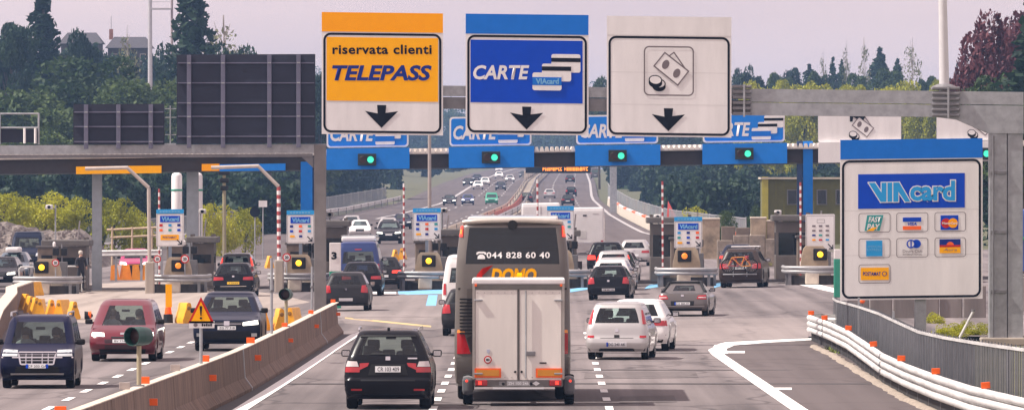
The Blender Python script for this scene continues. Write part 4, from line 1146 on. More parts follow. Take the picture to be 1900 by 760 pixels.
# slim tall pole rising between the big signs
D = DC - 8; c = W(797, 0, D)
t = thing('lamp_pole', 'tall slim grey pole standing between the yellow and blue big signs', 'pole', (c.x, D, road_z(c.x, D)))
MB().tube([(0, 0, 0), (0, 0, W(0, 215, D).z)], [.10, .07], mat('pole_brownish', (.36, .31, .29), .5, .2), 10).build('shaft', t)
MB().rbox((0, 0, .1), (.4, .4, .2), CONC, .03).build('foot', t)

# yellow plastic water barriers
def ybar_mesh():
    mb = MB()
    prof = [(-.22, 0), (-.235, .12), (-.19, .24), (-.15, .40), (-.11, .50), (-.08, .70), (-.04, .75), (.04, .75), (.08, .70), (.11, .50), (.15, .40), (.19, .24), (.235, .12), (.22, 0)]
    n = len(prof); L = 1.0
    vs_ = [(x, -L / 2, z) for x, z in prof] + [(x * .9, -L / 2 - .06, z * .96 + .01) for x, z in prof] + [(x, L / 2, z) for x, z in prof]
    mb.add([(x, -L / 2, z) for x, z in prof] + [(x, L / 2, z) for x, z in prof], [(i, (i + 1) % n, n + (i + 1) % n, n + i) for i in range(n)] + [tuple(range(n)), tuple(range(2 * n - 1, n - 1, -1))], YPLASTIC)
    return mb.mesh('block', 50)
YB = ybar_mesh()
HOLE = MB().lathe([(.06, -.025), (.075, 0), (.06, .02)], (0, 0, 0), mat('filler_cap', (.25, .12, .02), .6), 12, 'y').mesh('filler_cap')
def yblock(px, py, label, ang=0.0, k=1.0):
    p = G(px, py); t = thing('water_barrier', label, 'plastic barrier', p, math.radians(ang), 'yellow plastic water barriers')
    t.scale = (k, k, k)
    link('block', YB, t); link('filler_cap', HOLE, t, (0, -.5, .55)); link('filler_cap', HOLE, t, (0, .5, .55))
RK = 'in the curved row behind the dark blue van'
for i, (px, py, a, lab) in enumerate((
    (136, 592, 12, 'yellow plastic barrier, nearest at the right end of the curved row'), (117, 588, -20, 'yellow plastic barrier, second from the right end of the curved row'),
    (95, 588, 8, 'yellow plastic barrier, third from the right end of the curved row'), (77, 586, -5, 'yellow plastic barrier, middle of the curved row'),
    (66, 583, 10, 'yellow plastic barrier, fifth from the right end of the curved row'), (56, 580, 12, 'yellow plastic barrier, third from the left end of the curved row'),
    (47, 575, 15, 'yellow plastic barrier, second from the left end of the curved row'), (42, 566, 20, 'yellow plastic barrier, left end of the curved row'),
    (52, 556, 25, 'orange yellow plastic barrier below the leftmost island rail'), (66, 549, -25, 'orange yellow plastic barrier in front of the leftmost island, topmost'),
    (343, 599, 20, 'yellow plastic barrier just left of the warning triangle sign'), (519, 612, 10, 'yellow plastic barrier right of the dark SUV, left one of a pair'), (545, 610, -15, 'yellow plastic barrier right of the dark SUV, right one of a pair'),
    (482, 612, 20, 'yellow plastic barrier peeping out behind the dark SUV mirror'),
    (500, 497, 10, 'yellow plastic barrier on the empty lane beyond the black estate car'), (733, 484, 8, 'small yellow plastic barrier near the oncoming black car'), (747, 481, -8, 'small yellow plastic barrier right beside the striped pole'))):
    yblock(px, py, lab, a, .86 if i < 10 else .95)
YB2 = MB()
YB2.prism([(-.48, 0), (.48, 0), (.44, .75), (.2, .8), (-.2, .8), (-.44, .75)], -.22, .22, mat('orange_plastic', (.85, .30, .02), .45, var=.15))
for i, (px, lab) in enumerate(((222, 'orange plastic block, left one closing the lane before the pink car'), (245, 'orange plastic block, middle one closing the lane before the pink car'), (262, 'orange plastic block, right one closing the lane before the pink car'))):
    p = G(px, 519)
    t = thing('water_barrier', lab, 'plastic barrier', p, 0, 'orange blocks closing a lane')
    link('block', YB2.mesh('block'), t)
    MB().prism([(-.12, .78), (.12, .78), (0, .12)], -.235, -.225, STRIPE_W if i == 0 else TRIM).build('reflective_wedge', t)
# traffic cone with sleeve, and lying cone
p = G(312, 599); t = thing('traffic_cone', 'tall orange cone with dark base left of the yellow barrier', 'cone', p)
MB().lathe([(.17, 0), (.16, .3), (.13, .32)], (0, 0, 0), TRIM, 14).build('base', t)
MB().lathe([(.13, .32), (.10, .55), (.095, .56)], (0, 0, 0), ORANGE, 14).build('cone_body', t)
MB().box((.02, 0, .95), (.22, .05, .8), YELLOW).build('marker_board', t)
p = G(157, 592); t = thing('traffic_cone', 'small dark cone with orange collar lying left of the red car', 'cone', p)
MB().lathe([(.16, 0), (.12, .2), (.03, .3)], (0, 0, .14), TRIM, 12, 'x').build('cone_body', t); MB().lathe([(.13, 0), (.14, .1)], (.14, 0, .16), ORANGE, 12, 'x').build('collar', t)

# ================================================================== VEHICLES
class Shell:
    """vehicle skin lofted from plan outlines at rising heights; +y is forward, origin on the ground under the middle"""
    def __init__(s, L, Wd, H, rear, front, wid, axles=(), R=.32, rx=.17, ry=.13, bow=.05, z0=.22, crown=.05, rin=.16):
        s.L, s.Wd, s.H, s.R, s.axles, s.z0 = L, Wd, H, R, axles, z0
        s.rp, s.fp, s.wp = rear, front, wid
        s.rx, s.ry, s.bow, s.crown, s.rin = rx, ry, bow, crown, rin
    def w(s, z): return interp(s.wp, z) * s.Wd / 2
    def yr(s, z): return -s.L / 2 + interp(s.rp, z)
    def yf(s, z): return s.L / 2 - interp(s.fp, z)
    def corner(s, x, z):
        w = s.w(z); d = s.bow * (x / w) ** 2
        a = abs(x) - (w - s.rx)
        if a > 0:
            t = min(1, a / s.rx); d += s.ry * (1 - math.sqrt(max(0, 1 - t * t)))
        return d
    def rear(s, x, z): return s.yr(z) + s.corner(x, z)
    def front(s, x, z): return s.yf(z) - s.corner(x, z)
    def arch(s, y):
        zb = s.z0
        for yc in s.axles:
            R = s.R + .07
            if abs(y - yc) < R: zb = max(zb, s.R + math.sqrt(R * R - (y - yc) ** 2))
        return zb
    def build(s, rw=None, ws=None, sw=None, trim_z=0.0):
        """rw, ws: (z0, z1, fraction) rear and front glass; sw: (z0, z1, [(t0, t1), ...]) side glass"""
        zs = {s.z0}
        for p in (s.rp, s.fp, s.wp): zs |= {round(z, 3) for z, _ in p if z >= s.z0}
        for q in (rw, ws): 
            if q: zs |= {q[0], q[1]}
        if sw: zs |= {sw[0], sw[1]}
        if trim_z: zs.add(trim_z)
        ztop = s.H - s.crown
        zs = sorted(z for z in zs if z < ztop - .004) + [ztop]
        zz = []
        for a, b in zip(zs, zs[1:]):
            n = max(1, int(math.ceil((b - a) / .11)))
            zz += [a + (b - a) * k / n for k in range(n)]
        zz.append(ztop)
        us = sorted({-1, 1, 0, -.5, .5} | ({-rw[2], rw[2]} if rw else set()) | ({-ws[2], ws[2]} if ws else set()))
        ca = [math.sin(math.radians(a)) for a in (30, 55, 75, 90)]
        def xs(w):
            m_ = w - s.rx
            return [-m_ - s.rx * c for c in reversed(ca)] + [u * m_ for u in us] + [m_ + s.rx * c for c in ca]
        nfr = len(us) + 8
        zm = s.R * 2 + .2
        y0, y1 = s.yr(.5) + s.bow + s.ry, s.yf(.5) - s.bow - s.ry
        ts = {i / 12 for i in range(1, 12)}
        for yc in s.axles:
            for k in range(9): ts.add((yc + (s.R + .07) * math.cos(math.pi * k / 8) - y0) / (y1 - y0))
        if sw:
            for a, b in sw[2]: ts |= {a, b}
        ts = sorted(t for t in ts if 0.005 < t < .995)
        ts = [t for i, t in enumerate(ts) if i == 0 or t - ts[i - 1] > .004 or (sw and any(abs(t - q) < 1e-6 for pr in sw[2] for q in pr))]
        rings, top = [], []
        def ring(z, ins=0.0):
            w = s.w(min(z, ztop)); out = []
            for x in xs(w):
                xx = x * (w - ins) / w; out.append((xx, s.rear(x, min(z, ztop)) + ins * 1.4, z))
            ya, yb = s.yr(min(z, ztop)) + s.bow + s.ry + ins * 1.4, s.yf(min(z, ztop)) - s.bow - s.ry - ins * 1.4
            right = []
            for t in ts:
                y = ya + t * (yb - ya); zb = z
                if z < zm:
                    b = s.arch(y); zb = b + (z - s.z0) * (zm - b) / (zm - s.z0)
                right.append((w - ins, y, zb))
            out += right
            for x in reversed(xs(w)):
                xx = x * (w - ins) / w; out.append((xx, s.front(x, min(z, ztop)) - ins * 1.4, z))
            out += [(-x, y, q) for x, y, q in reversed(right)]
            return out
        for z in zz: rings.append(ring(z))
        nz = len(zz)
        rings.append(ring(ztop + s.crown * .7, s.rin * .35)); rings.append(ring(s.H, s.rin))
        n = len(rings[0]); nt = len(ts)
        V = [p for r in rings for p in r]
        parts = {'body': [], 'trim': [], 'rear_window': [], 'windscreen': []}
        side = [[] for _ in range(2 * len(sw[2]))] if sw else []
        X_ = xs(1.0)
        ucol = [None] * 4 + us + [None] * 4
        def ur(i):  # column range test for front/rear spans
            return ucol[i] is not None and ucol[i + 1] is not None
        for j in range(len(rings) - 1):
            zc = (zz[j] + zz[j + 1]) / 2 if j + 1 < nz else 9
            for i in range(n):
                f = (j * n + i, j * n + (i + 1) % n, (j + 1) * n + (i + 1) % n, (j + 1) * n + i)
                dst = 'trim' if (trim_z and zc < trim_z) else 'body'
                if i < nfr - 1:
                    if rw and rw[0] < zc < rw[1] and ur(i) and abs((ucol[i] + ucol[i + 1]) / 2) < rw[2]: dst = 'rear_window'
                elif nfr - 1 <= i < nfr + nt:
                    k = i - nfr  # between ts[k] and ts[k+1]
                    if sw and 0 <= k < nt - 1 and sw[0] < zc < sw[1]:
                        for q, (a, b) in enumerate(sw[2]):
                            if a < (ts[k] + ts[k + 1]) / 2 < b: dst = ('s', q)
                elif nfr + nt <= i < 2 * nfr + nt - 1:
                    k = i - nfr - nt
                    uu = ucol[::-1]
                    if ws and ws[0] < zc < ws[1] and uu[k] is not None and uu[k + 1] is not None and abs((uu[k] + uu[k + 1]) / 2) < ws[2]: dst = 'windscreen'
                else:
                    k = i - (2 * nfr + nt); 
                    tr = ts[::-1]
                    if sw and 0 <= k < nt - 1 and sw[0] < zc < sw[1]:
                        for q, (a, b) in enumerate(sw[2]):
                            if a < (tr[k] + tr[k + 1]) / 2 < b: dst = ('s', q + len(sw[2]))
                if isinstance(dst, tuple): side[dst[1]].append(f)
                else: parts[dst].append(f)
        parts['body'].append(tuple((len(rings) - 1) * n + i for i in range(n)))
        def sub(faces, name, material, deg=32):
            if not faces: return None
            ids = sorted({i for f in faces for i in f}); mp_ = {a: b for b, a in enumerate(ids)}
            mb = MB(); mb.add([V[i] for i in ids], [[mp_[i] for i in f] for f in faces], material)
            return mb.mesh(name, deg)
        out = [('body', sub(parts['body'], 'body', None), 'paint')]
        if parts['trim']: out.append(('lower_trim', sub(parts['trim'], 'lower_trim', TRIM), None))
        if parts['rear_window']: out.append(('rear_window', sub(parts['rear_window'], 'rear_window', GLASS), 'glass'))
        if parts['windscreen']: out.append(('windscreen', sub(parts['windscreen'], 'windscreen', GLASS), 'glass'))
        for f in side:
            if f: out.append(('side_window', sub(f, 'side_window', GLASS), 'glass'))
        return out
    def patch(s, end, corners, material, off=.012, n=4, m=3, name='patch', mirror=False):
        """solid patch lying on the rear or front skin; corners (x, z) bottom-in, bottom-out, top-out, top-in"""
        fn = s.rear if end == 'rear' else s.front; sg = -1 if end == 'rear' else 1
        c = [Vector((a, b)) for a, b in corners]
        vs_, fs = [], []
        for lay in (off, -.03):
            for j in range(m + 1):
                for i in range(n + 1):
                    q = c[0].lerp(c[1], i / n).lerp(c[3].lerp(c[2], i / n), j / m)
                    x = -q.x if mirror else q.x
                    ww = s.w(q.y); xc = max(-ww * .999, min(ww * .999, x))
                    vs_.append((xc, fn(xc, q.y) + sg * lay, q.y))
        N = (n + 1) * (m + 1)
        for j in range(m):
            for i in range(n):
                a = j * (n + 1) + i
                fs.append((a, a + 1, a + n + 2, a + n + 1)); 
        edge = [i for i in range(n + 1)] + [(j) * (n + 1) + n for j in range(1, m + 1)] + [m * (n + 1) + i for i in range(n - 1, -1, -1)] + [j * (n + 1) for j in range(m - 1, 0, -1)]
        for a, b in zip(edge, edge[1:] + edge[:1]): fs.append((a, b, N + b, N + a))
        mb = MB(); mb.add(vs_, fs, material)
        return mb.mesh(name, 40)

def wheel_meshes(R, w):
    ty = MB(); ty.lathe([(R * .64, -w / 2 + .01), (R * .9, -w / 2), (R * .975, -w * .42), (R, -w * .25), (R, w * .25), (R * .975, w * .42), (R * .9, w / 2), (R * .64, w / 2 - .01)], (0, 0, R), TYRE, 26, 'x')
    rm = MB(); rm.lathe([(R * .64, -w * .46), (R * .60, -w * .38), (R * .60, w * .38), (R * .64, w * .46)], (0, 0, R), RIM, 22, 'x')
    for sgn in (-1, 1):
        for k in range(6):
            a = math.pi * 2 * k / 6
            c, q = math.cos(a), math.sin(a)
            x = sgn * w * .40
            v = []
            for rr, hw in ((R * .08, R * .09), (R * .62, R * .06)):
                for t in (-1, 1): v.append((x, c * rr - q * hw * t, R + q * rr + c * hw * t)); v.append((x + sgn * .02, c * rr - q * hw * t, R + q * rr + c * hw * t))
            rm.add(v, [(1, 3, 7, 5), (0, 1, 5, 4), (2, 3, 7, 6)], RIM)
        rm.lathe([(R * .14, sgn * w * .38), (R * .12, sgn * w * .46)], (0, 0, R), RIM, 12, 'x')
    return ty.mesh('wheel', 40), rm.mesh('rim', 40)
WH = {}
def wheels(key, R, w):
    if key not in WH: WH[key] = wheel_meshes(R, w)
    return WH[key]

SEATS = {}
def seat_meshes():
    if not SEATS:
        b = MB(); b.rbox((0, 0, .32), (.48, .14, .62), SEAT, .06); SEATS['back'] = b.mesh('seat_back', 40)
        h = MB(); h.rbox((0, 0, 0), (.27, .10, .20), SEAT, .05); h.box((-.06, 0, -.12), (.015, .015, .08), CHROME); h.box((.06, 0, -.12), (.015, .015, .08), CHROME); SEATS['head'] = h.mesh('headrest', 40)
        w_ = MB(); w_.tube([(math.cos(a) * .18, 0, math.sin(a) * .18) for a in [math.pi * 2 * i / 16 for i in range(17)]], .014, TRIM, 6); w_.box((0, 0, 0), (.34, .03, .05), TRIM); SEATS['wheel'] = w_.mesh('steering_wheel')
    return SEATS

KINDS_ = {}
def define(kind, shell, glass, details, R=.32, tw=.21, trim_z=0.0, belt=1.0, mirrors=True, seats=True, wheel_in=.03, mirror_z=None, mirror_y=None):
    KINDS_[kind] = dict(sh=shell, glass=glass, det=details, R=R, tw=tw, trim_z=trim_z, belt=belt, mirrors=mirrors, seats=seats, wheel_in=wheel_in, mz=mirror_z, my=mirror_y, cache=None)

def vehicle(kind, px, py, label, paint_mat, facing='away', alpha=0.0, category='car', group=None, name='car', simple=False, at=None, plate='white', plate_text=None, glass_mat_=None, brake=False, lights_on=False):
    K = KINDS_[kind]; S = K['sh']
    if K['cache'] is None:
        c = S.build(trim_z=K['trim_z'], **K['glass'])
        det = []
        for d in K['det']:
            nm, end, corners, m_, mirror = d[:5]
            off = d[5] if len(d) > 5 else .012
            det.append((nm, S.patch(end, corners, m_, off, name=nm), m_))
            if mirror: det.append((nm, S.patch(end, corners, m_, off, name=nm, mirror=True), m_))
        # underbody
        u = MB()
        hw = S.Wd / 2 - K['tw'] - .08
        u.box((0, 0, (S.z0 + .02 + K['belt'] * .62) / 2), (hw * 2, S.L - .5, K['belt'] * .62 - S.z0), UNDER)
        zt = K['belt'] - .12
        u.box((0, (S.yr(zt) + S.yf(zt)) / 2, zt), (2 * S.w(zt) - .12, S.yf(zt) - S.yr(zt) - .16, .03), UNDER)
        det.append(('underbody', u.mesh('underbody'), UNDER))
        K['cache'] = (c, det)
    c, det = K['cache']
    ry_ = S.axles[0] if facing == 'away' else -S.axles[-1]
    if at is None:
        g0 = G(px, py)
        D = g0.y - ry_
        X = (px - HX) * g0.y / F_PX
    else: X, D = at
    phi = math.atan2(X, D)
    rz = (0 if facing == 'away' else math.pi) - phi - math.radians(alpha)
    t = thing(name, label, category, (X, D, road_z(X, D)), rz, group)
    # follow the slope of the road
    dzdx = (road_z(X + 1, D) - road_z(X - 1, D)) / 2
    t.rotation_euler = (0, -math.atan(dzdx) * (1 if facing == 'away' else -1), rz)
    for nm, me, role in c:
        o = link(nm, me, t)
        if role == 'paint':
            if not me.materials: me.materials.append(None)
            o.material_slots[0].link = 'OBJECT'; o.material_slots[0].material = paint_mat
        elif role == 'glass' and glass_mat_:
            o.material_slots[0].link = 'OBJECT'; o.material_slots[0].material = glass_mat_
    for nm, me, m_ in det:
        if simple and nm in ('reflector', 'badge', 'wiper', 'bumper_strip', 'handle'): continue
        if nm == 'plate_text': continue
        o = link(nm, me, t)
        newm = None
        if nm == 'plate' and plate == 'yellow': newm = PLATE_Y
        if nm == 'tail_light' and brake: newm = TAIL_ON
        if nm == 'headlight' and lights_on: newm = HEAD_ON
        if nm in ('tailgate', 'bumper', 'bonnet_strip'): newm = paint_mat
        if newm: o.material_slots[0].link = 'OBJECT'; o.material_slots[0].material = newm
        if nm == 'plate' and plate_text and not simple:
            vs_ = np.array([v.co[:] for v in me.vertices]); end = -1 if vs_[:, 1].mean() < 0 else 1
            if (end < 0) == (facing == 'away'):
                x0, x1, z0_, z1_ = vs_[:, 0].min(), vs_[:, 0].max(), vs_[:, 2].min(), vs_[:, 2].max()
                yy = (vs_[:, 1].min() - .004) if end < 0 else (vs_[:, 1].max() + .004)
                tm = text_mesh(plate_text, x0 + .05, x1 - .03, z0_ + .02, z1_ - .02, yy, PLATE_INK, bold=.01, name='plate_text')
                if end > 0:
                    for v in tm.vertices: v.co.x = -v.co.x + (x0 + x1)
                link('plate_text', tm, o)
    ty, rm = wheels((K['R'], K['tw']), K['R'], K['tw'])
    for ya in S.axles:
        for sx in (-1, 1):
            wv = link('wheel', ty, t, (sx * (S.Wd / 2 - K['tw'] / 2 - K['wheel_in']), ya, 0))
            link('rim', rm, wv)
    if K['mirrors']:
        zm_ = K['mz'] or K['belt'] + .06
        ym_ = K['my'] if K['my'] is not None else S.yf(K['belt'] + .02) - .42
        if 'mirror' not in K:
            w0 = S.w(zm_)
            mb = MB(); mb.rbox((w0 + .135, ym_, zm_), (.20, .13, .15), TRIM, .045); mb.tube([(w0 - .02, ym_ + .03, zm_ - .03), (w0 + .08, ym_ + .02, zm_ - .03)], .028, TRIM, 6)
            mb.box((w0 + .135, ym_ - .067, zm_), (.15, .004, .105), CHROME)
            K['mirror'] = mb.mesh('mirror', 40)
        for sx in (-1, 1):
            o = link('mirror', K['mirror'], t); o.scale = (sx, 1, 1)
    if K['seats'] and not simple:
        sm = seat_meshes(); b = K['belt']
        yc = (S.yr(b + .1) + S.yf(b + .1)) / 2
        ln = S.yf(b + .1) - S.yr(b + .1)
        for sx in (-.36, .36):
            link('seat_back', sm['back'], t, (sx, yc + ln * .12, b - .50)); link('headrest', sm['head'], t, (sx, yc + ln * .10, b + .27))
        link('steering_wheel', sm['wheel'], t, (-.36, yc + ln * .28, b - .02))
        for sx in (-.42, 0, .42):
            link('seat_back', sm['back'], t, (sx, yc - ln * .24, b - .58)); link('headrest', sm['head'], t, (sx, yc - ln * .26, b + (.16 if sx else .08)))
        o = MB(); o.rbox((0, S.yf(b + .30) - .35, b + .40), (.22, .04, .07), TRIM, .02); o.build('rear_view_mirror', t)
    return t, S

SEATED = {}
def seated(root, x, y, zseat, label, shade=0):
    """a seated figure, hands forward on wheel or lap"""
    if shade not in SEATED:
        J = [(0, 0, .10), (0, -.05, .35), (0, -.08, .56), (0, -.07, .66), (0, -.04, .78), (.10, .06, .08), (.12, .48, .12), (.12, .55, -.28), (-.10, .06, .08), (-.12, .48, .12), (-.12, .55, -.28), (.20, -.07, .52), (.25, .08, .30), (.12, .34, .36), (-.20, -.07, .52), (-.25, .08, .30), (-.12, .34, .36)]
        E = [(0, 1), (1, 2), (2, 3), (3, 4), (0, 5), (5, 6), (6, 7), (0, 8), (8, 9), (9, 10), (2, 11), (11, 12), (12, 13), (2, 14), (14, 15), (15, 16)]
        Rr = [.15, .15, .14, .06, .105, .10, .075, .055, .10, .075, .055, .075, .055, .04, .075, .055, .04]
        me = bpy.data.meshes.new('body'); me.from_pydata(J, E, [])
        o = bpy.data.objects.new('body', me); scene.collection.objects.link(o)
        o.modifiers.new('skin', 'SKIN'); o.modifiers.new('sub', 'SUBSURF').levels = 1
        for i, r_ in enumerate(Rr): me.skin_vertices[0].data[i].radius = (r_, r_ * .85)
        me.skin_vertices[0].data[0].use_root = True
        dg = bpy.context.evaluated_depsgraph_get(); m2 = bpy.data.meshes.new_from_object(o.evaluated_get(dg)); bpy.data.objects.remove(o)
        m2.materials.clear()
        for m_ in (mat('jacket_dark', (.03, .03, .04), .9) if shade == 0 else mat('top_light', (.38, .36, .36), .9), mat('skin', (.45, .27, .20), .6)): m2.materials.append(m_)
        for p in m2.polygons: p.material_index = 1 if (p.center.z > .63 or (p.center.y > .28 and p.center.z > .25 and abs(p.center.x) < .2)) else 0; p.use_smooth = True
        hm_ = MB().lathe([(.02, .12), (.09, .09), (.112, .01), (.10, -.07)], (0, -.065, .80), mat('hair_dark', (.03, .02, .015), .9) if shade == 0 else mat('hair_brown', (.09, .05, .03), .9), 14).mesh('hair', 60)
        SEATED[shade] = (m2, hm_)
    off = Vector((x, y, zseat)); off.rotate(root.rotation_euler)
    t = thing('person', label, 'person', Vector(root.location) + off, root.rotation_euler[2], 'people inside vehicles')
    link('body', SEATED[shade][0], t); link('hair', SEATED[shade][1], t)
    return t
def P_(z, w): return (z, w)
# --- compact SUV seen from behind
S = Shell(4.57, 1.86, 1.68, [(.24, .16), (.32, .05), (.50, .0), (.62, .0), (.68, .05), (.86, .07), (1.05, .10), (1.12, .13), (1.56, .42), (1.63, .50)],
          [(.24, .22), (.34, .06), (.55, 0), (.72, .03), (.85, .14), (.98, .75), (1.08, 1.22), (1.52, 1.92), (1.63, 2.15)],
          [(.24, .94), (.42, .99), (.70, 1.0), (.90, .985), (1.06, .945), (1.30, .85), (1.56, .72), (1.63, .68)], (-1.42, 1.40), .36, crown=.05)
define('suv', S, dict(rw=(1.16, 1.53, .93), ws=(1.10, 1.55, .94), sw=(1.12, 1.54, [(.06, .22), (.25, .55), (.58, .93)])),
    [('tail_light', 'rear', [(.60, .79), (.915, .79), (.90, .90), (.60, .90)], TAIL, True), ('tail_light', 'rear', [(.43, .92), (.60, .84), (.60, .98), (.40, .99)], TAIL, True, .014), ('tail_light_clear', 'rear', [(.62, .91), (.90, .91), (.86, 1.03), (.66, 1.02)], TAIL_CLEAR, True, .010),
     ('plate', 'rear', [(-.27, .79), (.27, .79), (.27, .92), (-.27, .92)], PLATE, False, .02), ('number_recess', 'rear', [(-.42, .73), (.42, .73), (.36, .96), (-.36, .96)], TRIM, False, .006),
     ('bumper_strip', 'rear', [(-.90, .60), (.90, .60), (.90, .635), (-.90, .635)], TRIM, False, .018), ('reflector', 'rear', [(.55, .40), (.78, .40), (.78, .44), (.55, .44)], TAIL, True, .014), ('badge', 'rear', [(-.05, 1.045), (.05, 1.045), (.05, 1.125), (-.05, 1.125)], CHROME, False, .016),
     ('badge', 'rear', [(.42, 1.07), (.62, 1.07), (.62, 1.10), (.42, 1.10)], CHROME, False, .014), ('wiper', 'rear', [(-.38, 1.165), (.02, 1.165), (.02, 1.185), (-.34, 1.21)], TRIM, False, .02),
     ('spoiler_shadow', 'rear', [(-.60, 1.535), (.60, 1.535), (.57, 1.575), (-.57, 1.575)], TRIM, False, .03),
     ('headlight', 'front', [(.45, .70), (.86, .72), (.84, .86), (.46, .82)], HEADL, True), ('grille', 'front', [(-.28, .62), (.28, .62), (.30, .80), (-.30, .80)], TRIM, False)],
    .365, .245, .0, 1.08)
# --- small people carrier, lamps on the pillars
S = Shell(4.05, 1.70, 1.63, [(.24, .12), (.32, .03), (.48, 0), (.60, .02), (.68, .06), (.92, .10), (1.0, .13), (1.50, .34), (1.57, .42)],
          [(.24, .2), (.34, .05), (.5, 0), (.68, .04), (.80, .16), (.92, .60), (1.02, .95), (1.50, 1.65), (1.57, 1.85)],
          [(.24, .93), (.40, .985), (.62, 1.0), (.85, .985), (1.02, .94), (1.30, .86), (1.50, .77), (1.57, .73)], (-1.28, 1.30), .30)
define('mpv', S, dict(rw=(1.05, 1.47, .97), ws=(1.02, 1.50, .95), sw=(1.04, 1.48, [(.05, .26), (.30, .58), (.62, .95)])),
    [('tail_light', 'rear', [(.70, 1.02), (.80, 1.02), (.70, 1.42), (.645, 1.42)], TAIL, True, .02), ('reflector', 'rear', [(.62, .635), (.80, .635), (.80, .70), (.62, .70)], TAIL, True, .014),
     ('plate', 'rear', [(-.27, .38), (.27, .38), (.27, .50), (-.27, .50)], PLATE, False, .02), ('bumper_strip', 'rear', [(-.82, .62), (.82, .62), (.82, .632), (-.82, .632)], TRIM, False, .006), ('handle', 'rear', [(-.07, .645), (.07, .645), (.07, .715), (-.07, .715)], TRIM, False, .014),
     ('badge', 'rear', [(-.045, .80), (.045, .80), (.045, .88), (-.045, .88)], CHROME, False), ('lower_bumper', 'rear', [(-.74, .245), (.74, .245), (.78, .33), (-.78, .33)], TRIM, False, .012),
     ('number_strip', 'rear', [(-.275, .38), (-.23, .38), (-.23, .50), (-.275, .50)], BLUE, False, .024),
     ('headlight', 'front', [(.42, .66), (.80, .68), (.78, .84), (.44, .80)], HEADL, True), ('grille', 'front', [(-.32, .60), (.32, .60), (.30, .70), (-.30, .70)], TRIM, False), ('plate', 'front', [(-.26, .40), (.26, .40), (.26, .51), (-.26, .51)], PLATE, False, .02)],
    .30, .19, .0, 1.02)
# --- grey convertible with low tail
S = Shell(4.65, 1.78, 1.40, [(.22, .14), (.32, .03), (.48, 0), (.62, .02), (.80, .06), (.90, .10), (.93, .30), (.97, .72), (1.28, 1.25), (1.35, 1.45)],
          [(.22, .2), (.32, .05), (.50, 0), (.62, .04), (.72, .2), (.85, .9), (.93, 1.35), (1.28, 2.1), (1.35, 2.35)],
          [(.22, .93), (.40, .985), (.62, 1.0), (.80, .98), (.92, .93), (.99, .84), (1.28, .66), (1.35, .60)], (-1.42, 1.32), .32)
define('convertible', S, dict(rw=(1.01, 1.23, .72), ws=(.96, 1.29, .93), sw=(.99, 1.27, [(.12, .36), (.40, .92)])),
    [('tail_light', 'rear', [(.50, .70), (.85, .68), (.83, .86), (.56, .84)], TAIL, True), ('tail_light_clear', 'rear', [(.56, .745), (.84, .735), (.835, .775), (.57, .78)], TAIL_CLEAR, True, .016),
     ('plate', 'rear', [(-.27, .46), (.27, .46), (.27, .57), (-.27, .57)], PLATE, False, .02), ('number_strip', 'rear', [(-.275, .46), (-.23, .46), (-.23, .57), (-.275, .57)], BLUE, False, .024), ('number_recess', 'rear', [(-.40, .43), (.40, .43), (.42, .62), (-.42, .62)], TRIM, False, .006),
     ('badge', 'rear', [(-.05, .80), (.05, .80), (.05, .87), (-.05, .87)], CHROME, False, .014), ('bumper_strip', 'rear', [(-.78, .41), (.78, .41), (.78, .425), (-.78, .425)], CHROME, False, .014), ('lower_bumper', 'rear', [(-.66, .23), (.66, .23), (.70, .33), (-.70, .33)], TRIM, False, .012),
     ('headlight', 'front', [(.45, .58), (.82, .60), (.80, .72), (.46, .70)], HEADL, True)],
    .32, .22, .0, .96)
# --- hatchback
S = Shell(3.95, 1.72, 1.48, [(.24, .12), (.32, .03), (.50, 0), (.62, .03), (.90, .08), (.98, .12), (1.36, .40), (1.42, .50)],
          [(.24, .2), (.34, .05), (.5, 0), (.64, .04), (.74, .16), (.86, .65), (.96, 1.0), (1.36, 1.70), (1.42, 1.9)],
          [(.24, .93), (.40, .985), (.62, 1.0), (.82, .98), (.97, .93), (1.36, .73), (1.42, .68)], (-1.24, 1.24), .30)
HATCH_D = [('tail_light', 'rear', [(.56, .72), (.83, .70), (.80, 1.0), (.60, .98)], TAIL, True), ('plate', 'rear', [(-.26, .40), (.26, .40), (.26, .51), (-.26, .51)], PLATE, False, .02), ('badge', 'rear', [(-.045, .80), (.045, .80), (.045, .88), (-.045, .88)], CHROME, False, .014),
     ('bumper_strip', 'rear', [(-.82, .56), (.82, .56), (.82, .58), (-.82, .58)], TRIM, False, .014), ('lower_bumper', 'rear', [(-.70, .25), (.70, .25), (.74, .34), (-.74, .34)], TRIM, False, .012), ('wiper', 'rear', [(-.30, 1.03), (.02, 1.03), (.02, 1.05), (-.28, 1.07)], TRIM, False, .02),
     ('headlight', 'front', [(.42, .62), (.80, .64), (.78, .80), (.46, .76)], HEADL, True), ('grille', 'front', [(-.36, .56), (.36, .56), (.32, .68), (-.32, .68)], TRIM, False), ('lower_bumper', 'front', [(-.55, .28), (.55, .28), (.58, .42), (-.58, .42)], TRIM, False), ('plate', 'front', [(-.26, .44), (.26, .44), (.26, .54), (-.26, .54)], PLATE, False, .02)]
define('hatch', S, dict(rw=(1.02, 1.34, .95), ws=(.97, 1.36, .95), sw=(.99, 1.35, [(.08, .26), (.30, .58), (.62, .94)])), HATCH_D, .30, .19, .0, .97)
